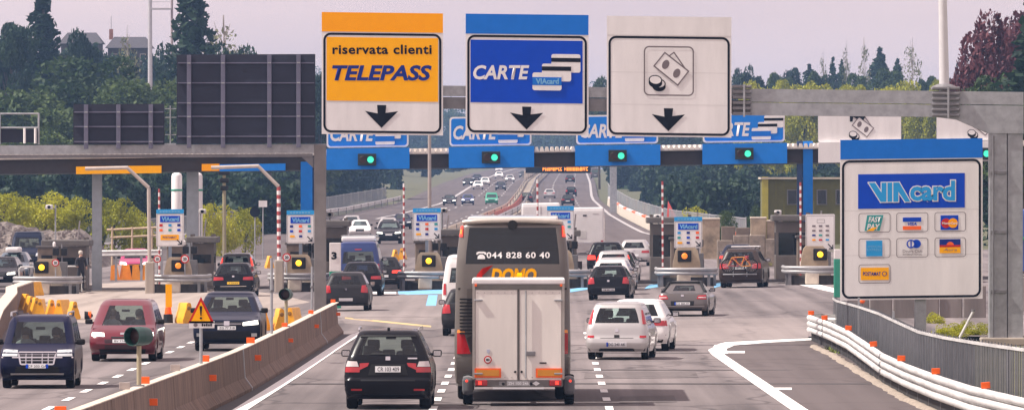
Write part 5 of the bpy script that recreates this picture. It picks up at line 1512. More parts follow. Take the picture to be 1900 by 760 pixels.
# --- estate car
S = Shell(4.65, 1.80, 1.47, [(.24, .13), (.32, .03), (.50, 0), (.62, .02), (.90, .07), (.97, .10), (1.35, .42), (1.41, .52)],
          [(.24, .2), (.34, .05), (.5, 0), (.62, .04), (.72, .18), (.84, .85), (.95, 1.3), (1.35, 2.0), (1.41, 2.2)],
          [(.24, .93), (.40, .985), (.62, 1.0), (.82, .98), (.96, .93), (1.35, .72), (1.41, .67)], (-1.40, 1.40), .32)
ESTATE_D = [('tail_light', 'rear', [(.42, .74), (.87, .72), (.84, .88), (.44, .86)], TAIL, True), ('plate', 'rear', [(-.26, .55), (.26, .55), (.26, .66), (-.26, .66)], PLATE, False, .02), ('badge', 'rear', [(-.05, .86), (.05, .86), (.05, .93), (-.05, .93)], CHROME, False, .014),
     ('bumper_strip', 'rear', [(-.84, .45), (.84, .45), (.84, .475), (-.84, .475)], CHROME, False, .014), ('lower_bumper', 'rear', [(-.72, .25), (.72, .25), (.76, .34), (-.76, .34)], TRIM, False, .012),
     ('headlight', 'front', [(.44, .60), (.84, .62), (.82, .76), (.46, .73)], HEADL, True), ('grille', 'front', [(-.32, .48), (.32, .48), (.36, .70), (-.36, .70)], TRIM, False), ('plate', 'front', [(-.26, .40), (.26, .40), (.26, .51), (-.26, .51)], PLATE, False, .026)]
define('estate', S, dict(rw=(1.0, 1.33, .94), ws=(.97, 1.35, .95), sw=(.98, 1.34, [(.05, .22), (.25, .52), (.55, .94)])), ESTATE_D, .32, .215, .0, .96)
# --- saloon
S = Shell(4.60, 1.78, 1.44, [(.24, .13), (.32, .03), (.50, 0), (.70, .03), (.90, .08), (.97, .5), (1.32, 1.05), (1.38, 1.25)],
          [(.24, .2), (.34, .05), (.5, 0), (.62, .04), (.72, .18), (.84, .85), (.95, 1.3), (1.32, 2.0), (1.38, 2.2)],
          [(.24, .93), (.40, .985), (.62, 1.0), (.82, .98), (.96, .93), (1.32, .72), (1.38, .67)], (-1.38, 1.40), .32)
define('saloon', S, dict(rw=(1.0, 1.30, .94), ws=(.97, 1.32, .95), sw=(.98, 1.31, [(.12, .48), (.52, .94)])), ESTATE_D, .32, .215, .0, .96)
# --- large SUV seen from the front
S = Shell(4.78, 1.93, 1.73, [(.26, .15), (.36, .04), (.60, 0), (.80, .03), (1.05, .08), (1.14, .12), (1.60, .42), (1.67, .55)],
          [(.26, .24), (.36, .07), (.55, 0), (.80, .03), (.93, .10), (1.02, .45), (1.14, 1.25), (1.58, 1.95), (1.67, 2.2)],
          [(.26, .94), (.42, .99), (.70, 1.0), (.95, .985), (1.12, .94), (1.58, .74), (1.67, .68)], (-1.43, 1.43), .37)
define('big_suv', S, dict(rw=(1.2, 1.58, .93), ws=(1.16, 1.58, .95), sw=(1.17, 1.57, [(.05, .22), (.25, .52), (.55, .93)])),
    [('headlight', 'front', [(.46, .76), (.90, .80), (.88, .93), (.46, .86)], HEADL, True, .014), ('grille', 'front', [(-.42, .76), (.42, .76), (.44, .88), (-.44, .88)], mat('grille_dark', (.03, .03, .035), .3, .6), False, .012), ('grille_bar', 'front', [(-.42, .81), (.42, .81), (.42, .825), (-.42, .825)], CHROME, False, .02), ('badge', 'front', [(-.08, .77), (.08, .77), (.08, .90), (-.08, .90)], CHROME, False, .03),
     ('plate', 'front', [(-.26, .64), (.26, .64), (.26, .75), (-.26, .75)], PLATE, False, .022), ('lower_grille', 'front', [(-.62, .36), (.62, .36), (.70, .60), (-.70, .60)], TRIM, False, .008), ('fog_light', 'front', [(.70, .44), (.86, .44), (.86, .54), (.70, .54)], HEADL, True, .014),
     ('tail_light', 'rear', [(.50, .85), (.92, .85), (.90, 1.08), (.54, 1.06)], TAIL, True), ('plate', 'rear', [(-.26, .82), (.26, .82), (.26, .93), (-.26, .93)], PLATE, False, .02), ('bumper_strip', 'rear', [(-.88, .62), (.88, .62), (.88, .65), (-.88, .65)], TRIM, False, .016)],
    .375, .255, .0, 1.13)
# --- tall leisure van seen from the front
S = Shell(4.18, 1.74, 1.82, [(.26, .1), (.36, .02), (.60, 0), (1.0, .02), (1.1, .04), (1.66, .14), (1.76, .22)],
          [(.26, .22), (.36, .06), (.52, 0), (.72, .03), (.90, .10), (1.0, .35), (1.10, .78), (1.66, 1.40), (1.76, 1.62)],
          [(.26, .95), (.42, .99), (.65, 1.0), (.95, .99), (1.10, .965), (1.66, .84), (1.76, .79)], (-1.27, 1.30), .31, crown=.06)
define('leisure_van', S, dict(rw=(1.15, 1.62, .95), ws=(1.13, 1.66, .97), sw=(1.14, 1.62, [(.03, .28), (.32, .58), (.62, .95)])),
    [('headlight', 'front', [(.46, .82), (.82, .82), (.80, 1.0), (.46, .98)], HEADL, True, .014), ('grille', 'front', [(-.36, .64), (.36, .64), (.42, .92), (-.42, .92)], TRIM, False, .012),
     ('grille_frame', 'front', [(-.44, .905), (.44, .905), (.43, .945), (-.43, .945)], CHROME, False, .03), ('grille_frame', 'front', [(-.36, .60), (.36, .60), (.38, .64), (-.38, .64)], CHROME, False, .03), ('grille_frame', 'front', [(.36, .60), (.40, .62), (.46, .92), (.42, .92)], CHROME, True, .03),
     ('grille_bar', 'front', [(-.84, .775), (.84, .775), (.84, .81), (-.84, .81)], CHROME, False, .026), ('grille_bar', 'front', [(-.38, .705), (.38, .705), (.38, .72), (-.38, .72)], CHROME, False, .026), ('grille_bar', 'front', [(-.40, .855), (.40, .855), (.40, .868), (-.40, .868)], CHROME, False, .026),
     ('grille_bar', 'front', [(-.13, .64), (-.11, .64), (-.11, .92), (-.13, .92)], CHROME, True, .028), ('grille_bar', 'front', [(-.27, .64), (-.25, .64), (-.25, .92), (-.27, .92)], CHROME, True, .028),
     ('plate', 'front', [(-.26, .52), (.26, .52), (.26, .62), (-.26, .62)], PLATE, False, .034), ('number_strip', 'front', [(.205, .52), (.26, .52), (.26, .62), (.205, .62)], BLUE, True, .04), ('lower_trim_bar', 'front', [(-.62, .34), (.62, .34), (.62, .39), (-.62, .39)], RIM, False, .016), ('lower_bumper', 'front', [(-.80, .40), (.80, .40), (.82, .56), (-.82, .56)], TRIM, False, .010),
     ('tail_light', 'rear', [(.72, .8), (.84, .8), (.82, 1.3), (.74, 1.3)], TAIL, True)],
    .315, .20, .0, 1.10, mirror_z=1.16)
# --- egg shaped people carrier, front
S = Shell(4.75, 1.80, 1.80, [(.26, .12), (.36, .02), (.60, 0), (1.0, .05), (1.1, .08), (1.64, .34), (1.74, .48)],
          [(.26, .26), (.36, .08), (.52, 0), (.70, .04), (.84, .16), (.98, .50), (1.08, .76), (1.64, 1.65), (1.74, 1.9)],
          [(.26, .94), (.42, .985), (.65, 1.0), (.95, .985), (1.10, .95), (1.64, .78), (1.74, .72)], (-1.42, 1.42), .32, crown=.06, ry=.2, rx=.24)
define('people_carrier', S, dict(rw=(1.15, 1.60, .95), ws=(1.06, 1.63, .95), sw=(1.12, 1.60, [(.03, .28), (.32, .56), (.60, .95)])),
    [('headlight', 'front', [(.48, .74), (.84, .76), (.82, .87), (.50, .85)], HEAD_ON, True, .014), ('bumper_band', 'front', [(-.88, .38), (.88, .38), (.88, .66), (-.88, .66)], mat('plum_bumper', (.045, .018, .025), .4), False, .010), ('plate', 'front', [(-.26, .56), (.26, .56), (.26, .66), (-.26, .66)], PLATE, False, .024), ('grille', 'front', [(-.30, .70), (.30, .70), (.30, .74), (-.30, .74)], TRIM, False, .014), ('badge', 'front', [(-.06, .80), (.06, .80), (.06, .86), (-.06, .86)], CHROME, False, .014), ('lower_bumper', 'front', [(-.60, .28), (.60, .28), (.64, .37), (-.64, .37)], TRIM, False, .014),
     ('tail_light', 'rear', [(.70, .8), (.86, .8), (.82, 1.3), (.72, 1.3)], TAIL, True)],
    .325, .21, .0, 1.08, mirror_z=1.16)
# --- panel van / minibus from behind
S = Shell(5.2, 1.98, 2.25, [(.30, .08), (.40, .02), (.60, 0), (1.1, .02), (1.3, .03), (1.95, .10), (2.15, .16)],
          [(.30, .2), (.40, .05), (.60, 0), (.85, .04), (1.0, .2), (1.15, .65), (1.25, .95), (1.95, 1.6), (2.15, 1.9)],
          [(.30, .95), (.45, .99), (.8, 1.0), (1.2, .98), (1.95, .86), (2.15, .80)], (-1.6, 1.75), .34, crown=.08)
define('van', S, dict(rw=(1.28, 1.80, .92), ws=(1.3, 1.9, .95), sw=(1.35, 1.85, [(.05, .32), (.36, .64), (.74, .96)])),
    [('tail_light', 'rear', [(.84, .85), (.95, .85), (.93, 1.25), (.85, 1.25)], TAIL, True, .016), ('plate', 'rear', [(-.26, .62), (.26, .62), (.26, .73), (-.26, .73)], PLATE, False, .02), ('bumper_strip', 'rear', [(-.92, .38), (.92, .38), (.92, .56), (-.92, .56)], TRIM, False, .03),
     ('high_brake_light', 'rear', [(-.15, 1.88), (.15, 1.88), (.15, 1.92), (-.15, 1.92)], TAIL, False, .02), ('headlight', 'front', [(.55, .80), (.90, .82), (.88, 1.02), (.58, .98)], HEADL, True), ('grille', 'front', [(-.45, .72), (.45, .72), (.48, .92), (-.48, .92)], TRIM, False), ('door_seam', 'rear', [(-.008, .60), (.008, .60), (.008, 1.27), (-.008, 1.27)], TRIM, False, .006)],
    .34, .22, .0, 1.25, mirror_z=1.42)
# --- coach
S = Shell(11.6, 2.56, 4.0, [(.34, .18), (.45, .05), (.80, .0), (1.5, .0), (2.6, .03), (3.1, .06), (3.85, .22), (3.93, .30)],
          [(.34, .2), (.5, .05), (.9, 0), (1.6, .05), (2.6, .3), (3.85, .9), (3.93, 1.0)],
          [(.34, .965), (.6, .995), (1.2, 1.0), (2.8, .975), (3.3, .95), (3.80, .90), (3.93, .86)], (-3.3, 3.4), .49, rx=.17, ry=.14, bow=.08, z0=.34, crown=.07)
define('coach', S, dict(rw=(3.02, 3.82, .97), ws=(1.4, 3.6, .95), sw=(2.5, 3.7, [(.04, .24), (.26, .48), (.50, .72), (.74, .95)])),
    [('tail_light', 'rear', [(.92, 1.05), (1.22, 1.05), (1.22, 1.50), (1.06, 1.50)], TAIL, True, .016), ('tail_light_amber', 'rear', [(1.04, 1.51), (1.22, 1.51), (1.21, 1.58), (1.06, 1.58)], AMBER_LENS, True, .016), ('marker_light', 'rear', [(1.10, 3.62), (1.19, 3.62), (1.17, 3.86), (1.09, 3.86)], TAIL_ON, True, .03), ('marker_light_amber', 'rear', [(1.115, 3.68), (1.18, 3.68), (1.17, 3.78), (1.11, 3.78)], AMBER_LENS, True, .04),
     ('engine_door', 'rear', [(-1.0, 1.05), (1.0, 1.05), (1.0, 2.48), (-1.0, 2.48)], mat('coach_panel', (.080, .068, .062), .45, .1, .15), False, .012), ('bumper', 'rear', [(-1.22, .40), (1.22, .40), (1.24, .98), (-1.24, .98)], TRIM, False, .05), ('tail_lamp_dark', 'rear', [(.70, 1.12), (.92, 1.10), (1.0, 1.40), (.86, 1.48)], mat('lamp_surround', (.02, .012, .012), .3), True, .014),
     ('reflector', 'rear', [(.76, 1.18), (.88, 1.18), (.88, 1.28), (.82, 1.28)], TAIL, True, .022), ('grille', 'front', [(-.5, .6), (.5, .6), (.5, .9), (-.5, .9)], TRIM, False)],
    .49, .30, .0, 2.6, mirrors=False, seats=False, wheel_in=.05)
# --- box bodied lorry / camper tail
def box_shell(L, Wd, H, zb=.55, axl=(-1.3, 1.9), R=.36):
    return Shell(L, Wd, H, [(zb, .03), (zb + .1, 0), (H - .2, .02), (H - .08, .05)], [(zb, .1), (zb + .15, 0), (H - .5, .1), (H - .08, .5)], [(zb, .99), (zb + .2, 1), (H - .2, .99), (H - .08, .97)], axl, R, rx=.07, ry=.06, bow=.01, z0=zb, crown=.05, rin=.1)
define('camper', box_shell(6.2, 2.15, 3.02, .62, (-1.7, 1.9)), dict(ws=(1.5, 2.2, .9)),
    [('tail_light', 'rear', [(.85, .68), (1.02, .68), (1.02, .86), (.85, .86)], TAIL, True), ('plate', 'rear', [(-.26, .66), (.26, .66), (.26, .77), (-.26, .77)], PLATE, False), ('rear_hatch', 'rear', [(-.62, 1.0), (-.10, 1.0), (-.10, 1.5), (-.62, 1.5)], mat('hatch_grey', (.60, .58, .56), .5), False), ('rear_window_pane', 'rear', [(-.30, 2.45), (-.05, 2.45), (-.05, 2.55), (-.30, 2.55)], GLASS_D, False), ('vent', 'rear', [(.35, 2.6), (.75, 2.6), (.75, 2.64), (.35, 2.64)], mat('vent_grey', (.5, .48, .46), .6), False)],
    .36, .22, .0, 1.2, mirrors=False, seats=False)
define('lorry', box_shell(7.5, 2.5, 3.4, .75, (-2.0, 2.6), .45), dict(ws=(1.6, 2.5, .9)),
    [('tail_light', 'rear', [(.95, .80), (1.18, .80), (1.18, .95), (.95, .95)], TAIL, True), ('door_seam', 'rear', [(-.015, .9), (.015, .9), (.015, 3.2), (-.015, 3.2)], GREY_INK, False), ('door_frame', 'rear', [(-1.2, .76), (1.2, .76), (1.2, .86), (-1.2, .86)], GREY_INK, False), ('hinge', 'rear', [(1.10, 2.6), (1.2, 2.6), (1.2, 2.66), (1.10, 2.66)], GREY_INK, True)],
    .45, .28, .0, 1.3, mirrors=False, seats=False)

BLACKP = paint('black', (.008, .008, .011), .2, .22); DKBLUE = paint('dark_blue', (.004, .006, .028), .1); SILVER = paint('silver', (.50, .485, .48), .55, .38); GREYP = paint('warm_grey', (.13, .115, .11), .5, .3)
WHITEP = paint('white', (.74, .72, .71), 0.0, .35); REDP = paint('raspberry_red', (.125, .003, .014), .1, .28); DKGREY = paint('dark_grey', (.028, .027, .030), .4, .3); PINK = paint('magenta', (.42, .015, .12), .3, .3)
NAVY = paint('navy', (.008, .012, .03), .4, .28); BRONZE = paint('bronze', (.048, .034, .030), .5, .3); BLUEP = paint('mid_blue', (.008, .028, .13), .1, .3); COACHP = paint('coach_taupe', (.115, .100, .090), .1, .42)
GREENP = paint('green_truck', (.02, .28, .17), 0, .5)

# near black SUV
t, S = vehicle('suv', 723, 757, 'black compact SUV with dark rear and white plate, nearest car left of the coach', BLACKP, alpha=1.6, plate_text='CR 103 409', glass_mat_=GLASS_C)
seated(t, -.36, .30, .48, 'driver with dark hair inside the near black SUV'); seated(t, .36, .30, .48, 'passenger in a light top inside the near black SUV', 1)
MB().rbox((0, -1.6, 1.70), (.06, .12, .06), TRIM, .02).build('roof_antenna', t)
for sx in (-1, 1): MB().tube([(sx * .63, -1.5, 1.66), (sx * .64, -1.2, 1.71), (sx * .66, .6, 1.71), (sx * .66, .9, 1.66)], .018, CHROME, 6).build('roof_rail', t)
# coach
DCO = 189.5
t, S = vehicle('coach', 0, 0, 'tall taupe coach with yellow lettering and dark rear window, towing the trailer', COACHP, at=((952 - HX) * DCO / F_PX, DCO + 5.8), alpha=.3, category='coach', name='coach', glass_mat_=GLASS_D)
yb = -S.L / 2
def on_rear(x, z, off): return (x, S.rear(x, z) - off, z)
# lettering on the rear window and body
win = [o for o in t.children if o.name.startswith('rear_window')][0]
def rear_text(body, x0, x1, z0, z1, m_, off, parent, **k):
    me = text_mesh(body, x0, x1, z0, z1, 0, m_, **k)
    for v in me.vertices: v.co.y = S.rear(v.co.x, v.co.z) - off
    return link('lettering', me, parent)
rear_text('044 828 60 40', -.57, .82, 3.15, 3.285, WHITE, .02, win, bold=.02, tracking=1.1)
ph = MB(); ph.prism([(-.77, 3.13), (-.60, 3.13), (-.605, 3.19), (-.655, 3.235), (-.715, 3.235), (-.765, 3.19)], -5.79, -5.75, WHITE); ph.prism([(-.80, 3.225), (-.79, 3.275), (-.74, 3.295), (-.63, 3.295), (-.58, 3.275), (-.57, 3.225), (-.61, 3.225), (-.63, 3.255), (-.74, 3.255), (-.76, 3.225)], -5.79, -5.75, WHITE)
phm = ph.mesh('phone_symbol')
for v in phm.vertices: v.co.y = S.rear(v.co.x, v.co.z) - .022
link('phone_symbol', phm, win)
rear_text('DOMO', -.48, .53, 2.62, 2.93, YELLOW, .014, t, shear=.2, bold=.05)
sw_ = MB(); sw_.prism([(-.82, 2.62), (-.72, 2.62), (-.66, 2.76), (-.42, 3.0), (-.66, 2.93), (-.78, 2.79)], -5.79, -5.78, RED); swm = sw_.mesh('swoosh')
for v in swm.vertices: v.co.y = S.rear(v.co.x, v.co.z) - .014
link('swoosh', swm, t)
for k in range(11): MB().box((-1.02 + .0, yb + .03, 2.25 - k * .075), (.28, .05, .035), TRIM).build('louvre', t)
MB().rbox((0, .2, 4.0), (2.0, 9.5, .10), WHITEP, .05).build('roof_pod', t)
rim_ = MB(); rp = [(x, S.rear(x, 3.90) - .02, 3.93 + .05 * (1 - (x / 1.1) ** 2)) for x in np.linspace(-1.08, 1.08, 15)]
rim_.tube(rp, .055, mat('coach_roof_edge', (.50, .45, .40), .4, .3), 8); rim_.build('roof_edge', t, smooth_deg=60)
MB().lathe([(.10, -.02), (.11, .02), (.08, .06)], (0, S.rear(0, 3.86) - .04, 3.88), TRIM, 12, 'y').build('rear_camera', t)
# inside the coach: seat rows seen dimly
for k in range(3):
    for sx in (-.85, -.38, .38, .85):
        MB().rbox((sx, yb + 1.2 + k * .9, 3.0), (.42, .15, .75), SEAT, .06).build('seat', t)
# trailer
DT = 186.0
tr = thing('box_trailer', 'white two door box trailer with orange reflector boards behind the coach', 'trailer', ((962 - HX) * DT / F_PX, DT, 0), math.radians(.1))
TW = mat('trailer_white', (.78, .735, .68), .4, var=.09, scale=2.0, streak=(1, 1, .18)); TFR = mat('trailer_frame', (.40, .37, .34), .4, .4, .1)
MB().box((0, 1.2, 1.61), (1.94, 2.6, 2.06), TW).build('box_body', tr)
MB().rbox((0, 1.19, 2.68), (2.0, 2.68, .12), WHITE, .03).build('roof', tr)
for sx in (-1, 1): MB().box((sx * .965, -.12, 1.61), (.055, .05, 2.06), TFR).build('corner_frame', tr)
MB().box((0, -.12, 2.565), (1.875, .05, .11), mat('frame_dark', (.13, .12, .11), .5)).build('top_frame', tr)
dl = MB(); dl.rbox((-.475, -.115, 1.52), (.90, .035, 1.96), TW, .008); d1 = dl.build('door', tr)
dr = MB(); dr.rbox((.475, -.115, 1.52), (.90, .035, 1.96), TW, .008); d2 = dr.build('door', tr)
MB().box((0.0, -.12, 1.53), (.035, .04, 1.97), mat('door_seal', (.10, .09, .085), .6)).build('door_seal', tr)
MB().tube([(.16, -.17, .60), (.16, -.17, 2.48)], .017, GALV, 8).build('lock_rod', d2)
MB().rbox((.265, -.16, 1.13), (.20, .05, .10), GALV_DARK, .015).build('latch', d2)
MB().rbox((.53, -.142, .93), (.15, .02, .03), TRIM, .008).build('maker_plate', d2)
for z_ in (2.28, .7):
    for sx, dd in ((-1, d1), (1, d2)): MB().rbox((sx * .86, -.155, z_), (.18, .04, .035), GALV, .01).build('hinge', dd)
for sx, dd in ((-.07, d1), (.07, d2)): MB().lathe([(.022, -.16), (.026, -.13)], (sx, 0, .74), TRIM, 10, 'y').build('door_stop', dd)
bo = Sheet(tr, DT, 0, 0, 86)
def tflat(name, pts, m_, y_, parent): return MB().prism(pts, y_, y_ + .006, m_).build(name, parent)
tflat('speed_disc', ellipse(-.66, 1.0, .085, .085), RED, -.145, d1); tflat('speed_disc', ellipse(-.66, 1.0, .062, .062), WHITE, -.149, d1); link('lettering', text_mesh('80', -.70, -.62, .975, 1.025, -.152, BLACK, bold=.04), d1)
tflat('shield_sticker', [(-.685, 1.22), (-.615, 1.22), (-.62, 1.16), (-.65, 1.13), (-.68, 1.16)], mat('sticker', (.45, .47, .58), .5), -.142, d1)
for sx in (-1, 1):
    b = MB(); b.box((sx * .66, -.15, .715), (.57, .02, .20), ORANGE); bb = b.build('reflector_board', tr)
    MB().box((sx * .66, -.163, .715), (.49, .006, .135), mat('board_amber', (.62, .25, .02), .4)).build('board_field', bb)
    MB().rbox((sx * 1.10, 1.25, .42), (.24, .9, .42), mat('mudguard', (.14, .14, .15), .45), .1).build('mudguard', tr)
    ty, rm = wheels((.33, .21), .33, .21)
    w_ = link('wheel', ty, tr, (sx * 1.10, 1.3, 0)); link('rim', rm, w_)
    MB().lathe([(.03, -.03), (.03, 0)], (sx * 1.12, .83, .52), TAIL_ON, 10, 'y').build('side_marker', tr)
    l = MB(); l.rbox((sx * .80, -.13, .50), (.26, .08, .13), TAIL, .02); lt = l.build('tail_light', tr); MB().box((sx * .83, -.173, .50), (.07, .006, .07), TAIL_ON).build('lit_segment', lt)
MB().rbox((0, -.10, .49), (1.9, .08, .16), mat('lamp_bar', (.16, .15, .145), .5, .3), .02).build('lamp_bar', tr)
pl = MB(); pl.box((0, -.145, .49), (.5, .01, .10), mat('plate_dull', (.34, .33, .34), .5)); plo = pl.build('plate', tr); link('plate_text', text_mesh('ZH 100 246', -.22, .22, .46, .52, -.152, PLATE, bold=.02), plo)
tflat('logo_plate', [(.30, .49), (.38, .54), (.46, .49), (.38, .44)], PLATE, -.146, tr); tflat('logo_plate', [(-.42, .45), (-.30, .45), (-.30, .53), (-.42, .53)], mat('plate_dim', (.25, .24, .24), .5), -.146, tr)
for sx in (-.33, .27): MB().lathe([(.03, -.15), (.035, -.14)], (sx, 0, .48), TRIM, 10, 'y').build('socket', tr)
MB().box((0, -.16, .385), (1.1, .03, .035), PLATE).build('under_bar', tr)
RIV = mat('rivet', (.45, .43, .40), .5, .3)
for z_ in (.62, 2.44):
    rv_ = MB()
    for k in range(13): rv_.lathe([(.010, -.140), (.012, -.13)], (-.88 + k * .147, 0, z_), RIV, 6, 'y')
    rv_.build('rivet_row', tr)['kind'] = 'stuff'
MB().tube([(0, 2.4, .45), (0, 3.8, .45)], .05, GALV_DARK, 8).build('drawbar', tr)
MB().box((0, 1.2, .53), (1.9, 2.5, .10), TRIM).build('chassis', tr)
for sx in (-1, 1): MB().box((sx * .92, -.13, 2.60), (.05, .06, .05), ORANGE).build('corner_lamp', tr)

# people carrier right of the coach and the white car ahead of it
vehicle('mpv', 1155, 666, 'silver hatchback people carrier right of the coach with tail lamps up the pillars', SILVER, alpha=4.2, plate_text='DG 240 AK', glass_mat_=glass_mat('mid_glass', (.6, .7, .68), .1))[0].scale = (1, 1, .95)
vehicle('estate', 1192, 650, 'white car mostly hidden behind the silver people carrier', WHITEP, alpha=3.6)
t, S = vehicle('convertible', 1277, 586, 'grey convertible with black soft top, heading for the toll', GREYP, alpha=4.5, plate_text='CX 884 FP'); t.scale = (1, 1, .89)
b = MB(); 
for zz, ins in ((1.362, .0),): b.rbox((0, -.25, 1.345), (1.06, 1.5, .10), mat('soft_top', (.012, .012, .014), .9), .05)
b.build('soft_top', t)
for sx in (-1, 1): MB().tube([(sx * .77, -1.55, .96), (sx * .66, -1.25, 1.12), (sx * .57, -.95, 1.33)], .06, MATS['soft_top'], 6).build('soft_top_edge', t)
# dark people carrier with bicycles
t, S = vehicle('big_suv', 1383, 533, 'dark bronze people carrier with two bicycles on its tail rack', BRONZE, alpha=4.5, plate_text='AG 118 42')
for rx_ in (-1, 1): MB().tube([(rx_ * .62, -1.7, 1.70), (rx_ * .62, -1.4, 1.78), (rx_ * .62, .7, 1.78), (rx_ * .62, 1.0, 1.70)], .022, TRIM, 6).build('roof_rail', t)
MB().rbox((.1, -.1, 1.80), (1.3, .6, .07), WHITEP, .03).build('roof_hatch', t)
fr_ = MB(); fr_.tube([(-.75, -2.55, .60), (.75, -2.55, .60)], .03, GALV, 8); fr_.tube([(-.3, -2.4, .5), (-.3, -2.5, 1.35), (.3, -2.5, 1.35), (.3, -2.4, .5)], .022, GALV, 8); fr_.build('bike_rack', t)
RUBBER = TYRE
def bicycle(root, y, flip, frame_m, label, px):
    M = root.matrix_basis if False else None
    w = root.location; rz = root.rotation_euler[2]
    off = Vector((0, y, .68)); off.rotate(root.rotation_euler)
    bt = thing('bicycle', label, 'bicycle', Vector(w) + off, rz, 'bicycles on the tail rack')
    f_ = -1 if flip else 1
    def ringpts(cx, cz, r, n=22): return [(cx + math.cos(a) * r, 0, cz + math.sin(a) * r) for a in [2 * math.pi * i / n for i in range(n + 1)]]
    for cx in (-.50, .50):
        wv = MB().tube(ringpts(cx * f_, .30, .30), .02, RUBBER, 6, caps=False).build('wheel', bt)
        sp = MB()
        for k in range(9):
            a = math.pi * k / 9; sp.tube([(cx * f_ - math.cos(a) * .29, 0, .30 - math.sin(a) * .29), (cx * f_ + math.cos(a) * .29, 0, .30 + math.sin(a) * .29)], .003, GALV, 3, caps=False)
        sp.build('spokes', wv)
    A = dict(rear=(-.50, .30), bb=(-.08, .28), seat=(-.20, .68), head=(.34, .66), fork=(.50, .30))
    fr = MB()
    for a, b in (('rear', 'bb'), ('rear', 'seat'), ('bb', 'seat'), ('bb', 'head'), ('seat', 'head'), ('head', 'fork')):
        fr.tube([(A[a][0] * f_, 0, A[a][1]), (A[b][0] * f_, 0, A[b][1])], .02, frame_m, 8)
    fr.build('frame', bt)
    MB().tube([(-.20 * f_, 0, .66), (-.23 * f_, 0, .82)], .015, GALV, 6).build('seat_post', bt)
    MB().rbox((-.23 * f_, 0, .84), (.26, .14, .06), TRIM, .025).build('saddle', bt)
    MB().tube([(.34 * f_, 0, .64), (.32 * f_, 0, .78), (.30 * f_, -.22, .80)], .014, TRIM, 6).build('handlebar', bt)
    MB().lathe([(.09, -.015), (.09, .015)], (-.08 * f_, 0, .28), GALV_DARK, 14, 'y').build('crank', bt)
bicycle(t, -2.56, False, paint('bike_red', (.45, .02, .03), .1), 'red framed bicycle on the tail rack, nearest to the viewer', 0)
bicycle(t, -2.72, True, paint('bike_orange', (.70, .25, .02), .1), 'orange framed bicycle on the tail rack, facing the other way', 0)

# queue at the right-hand toll lane
vehicle('hatch', 1135, 556, 'small black hatchback, last of the queue right of the coach', BLACKP, alpha=3.5, plate_text='CM 481 ND')[0].scale = (1, 1, .93)
vehicle('hatch', 1139, 546, 'white hatchback directly ahead of the small black hatchback in the queue', WHITEP, alpha=3.5)
vehicle('saloon', 1143, 538, 'silver saloon with lit high brake light, third in the queue', SILVER, alpha=3.5)
vehicle('mpv', 1144, 531, 'silver people carrier with orange lamps in the middle of the queue', SILVER, alpha=4, brake=True)
vehicle('estate', 1151, 521, 'white estate car in the queue just behind the black off-roader', WHITEP, alpha=4)
vehicle('big_suv', 1128, 512, 'black off-roader with brake light on, near the head of the queue', BLACKP, alpha=2, brake=True)
vehicle('estate', 1181, 493, 'silver estate car leaving the booth beyond the white cars', SILVER, alpha=3)
vehicle('camper', 1092, 470, 'white camper with plain square tail beyond the toll gate', WHITEP, alpha=.5, category='camper', name='camper_van')
vehicle('lorry', 1004, 474, 'white box lorry beyond the coach roof', WHITEP, alpha=-.5, category='lorry', name='box_lorry')
vehicle('saloon', 1372, 505, 'dark blue saloon ahead of the people carrier with bicycles', NAVY, alpha=3, brake=True)
# left of the coach
t, S = vehicle('van', 668, 541, 'dark blue van with white roof passing the toll left of the coach', BLUEP, alpha=2.0, category='van', name='van')
MB().rbox((0, .2, 2.36), (1.55, 3.8, .24), WHITEP, .08).build('roof_box', t)
for k in range(4): MB().box((0, -1.6 + k * .9, 2.50), (1.6, .05, .05), GALV).build('roof_bar', t)
vehicle('estate', 672, 549, 'black estate car right behind the dark blue van', BLACKP, alpha=1.8, plate_text='BR 540')
vehicle('hatch', 645, 577, 'dark grey hatchback half hidden by the lane column numbered 3', DKGREY, alpha=2.6)
vehicle('hatch', 872, 622, 'dark grey hatchback mostly hidden behind the left side of the coach', DKGREY, alpha=1.5)
vehicle('van', 874, 590, 'white van peeking out left of the coach', WHITEP, alpha=1.0, category='van', name='van')
vehicle('estate', 711, 536, 'dark car with red tail lamp peeping out right of the dark blue van', DKGREY, alpha=1.0, brake=True)
t, S = vehicle('estate', 437, 550, 'black estate car with yellow number plate at the left toll lane', BLACKP, alpha=3.5, plate='yellow', plate_text='X 524 KV')
t, S = vehicle('mpv', 441, 533, 'silver people carrier just ahead of the black estate with yellow plate', SILVER, alpha=2.6, brake=True)
# oncoming, left
t, S = vehicle('leisure_van', 72, 719, 'dark blue leisure van with chrome grille coming towards the viewer at the left edge', DKBLUE, 'toward', alpha=3.2, category='van', name='van', plate_text='CF 203 GA'); t.scale = (1, 1, .925)
seated(t, -.36, .45, .50, 'driver in a dark jacket inside the dark blue leisure van'); seated(t, .36, .45, .50, 'passenger in a light top inside the dark blue leisure van', 1)
for sx in (-1, 1): MB().tube([(sx * .66, 1.0, 1.80), (sx * .67, .8, 1.90), (sx * .68, -1.2, 1.90), (sx * .66, -1.5, 1.80)], .025, RIM, 6).build('roof_rail', t)
t, S = vehicle('people_carrier', 232, 669, 'raspberry red people carrier with lit headlights, oncoming behind the hooded signal', REDP, 'toward', alpha=3.5, plate_text='BV 776 ZE'); t.scale = (1, 1, .91)
seated(t, -.36, .75, .48, 'driver in a dark jacket inside the red people carrier'); seated(t, .36, .75, .48, 'passenger in a light top inside the red people carrier', 1)
t, S = vehicle('big_suv', 424, 650, 'dark navy SUV with bright headlights oncoming behind the warning triangle', NAVY, 'toward', alpha=2.5, lights_on=True, plate_text='ZG 77 318'); t.scale = (1, 1, .96)
t, S = vehicle('hatch', 250, 512, 'magenta hatchback facing the viewer behind orange plastic blocks', PINK, 'toward', alpha=1.5, lights_on=True)
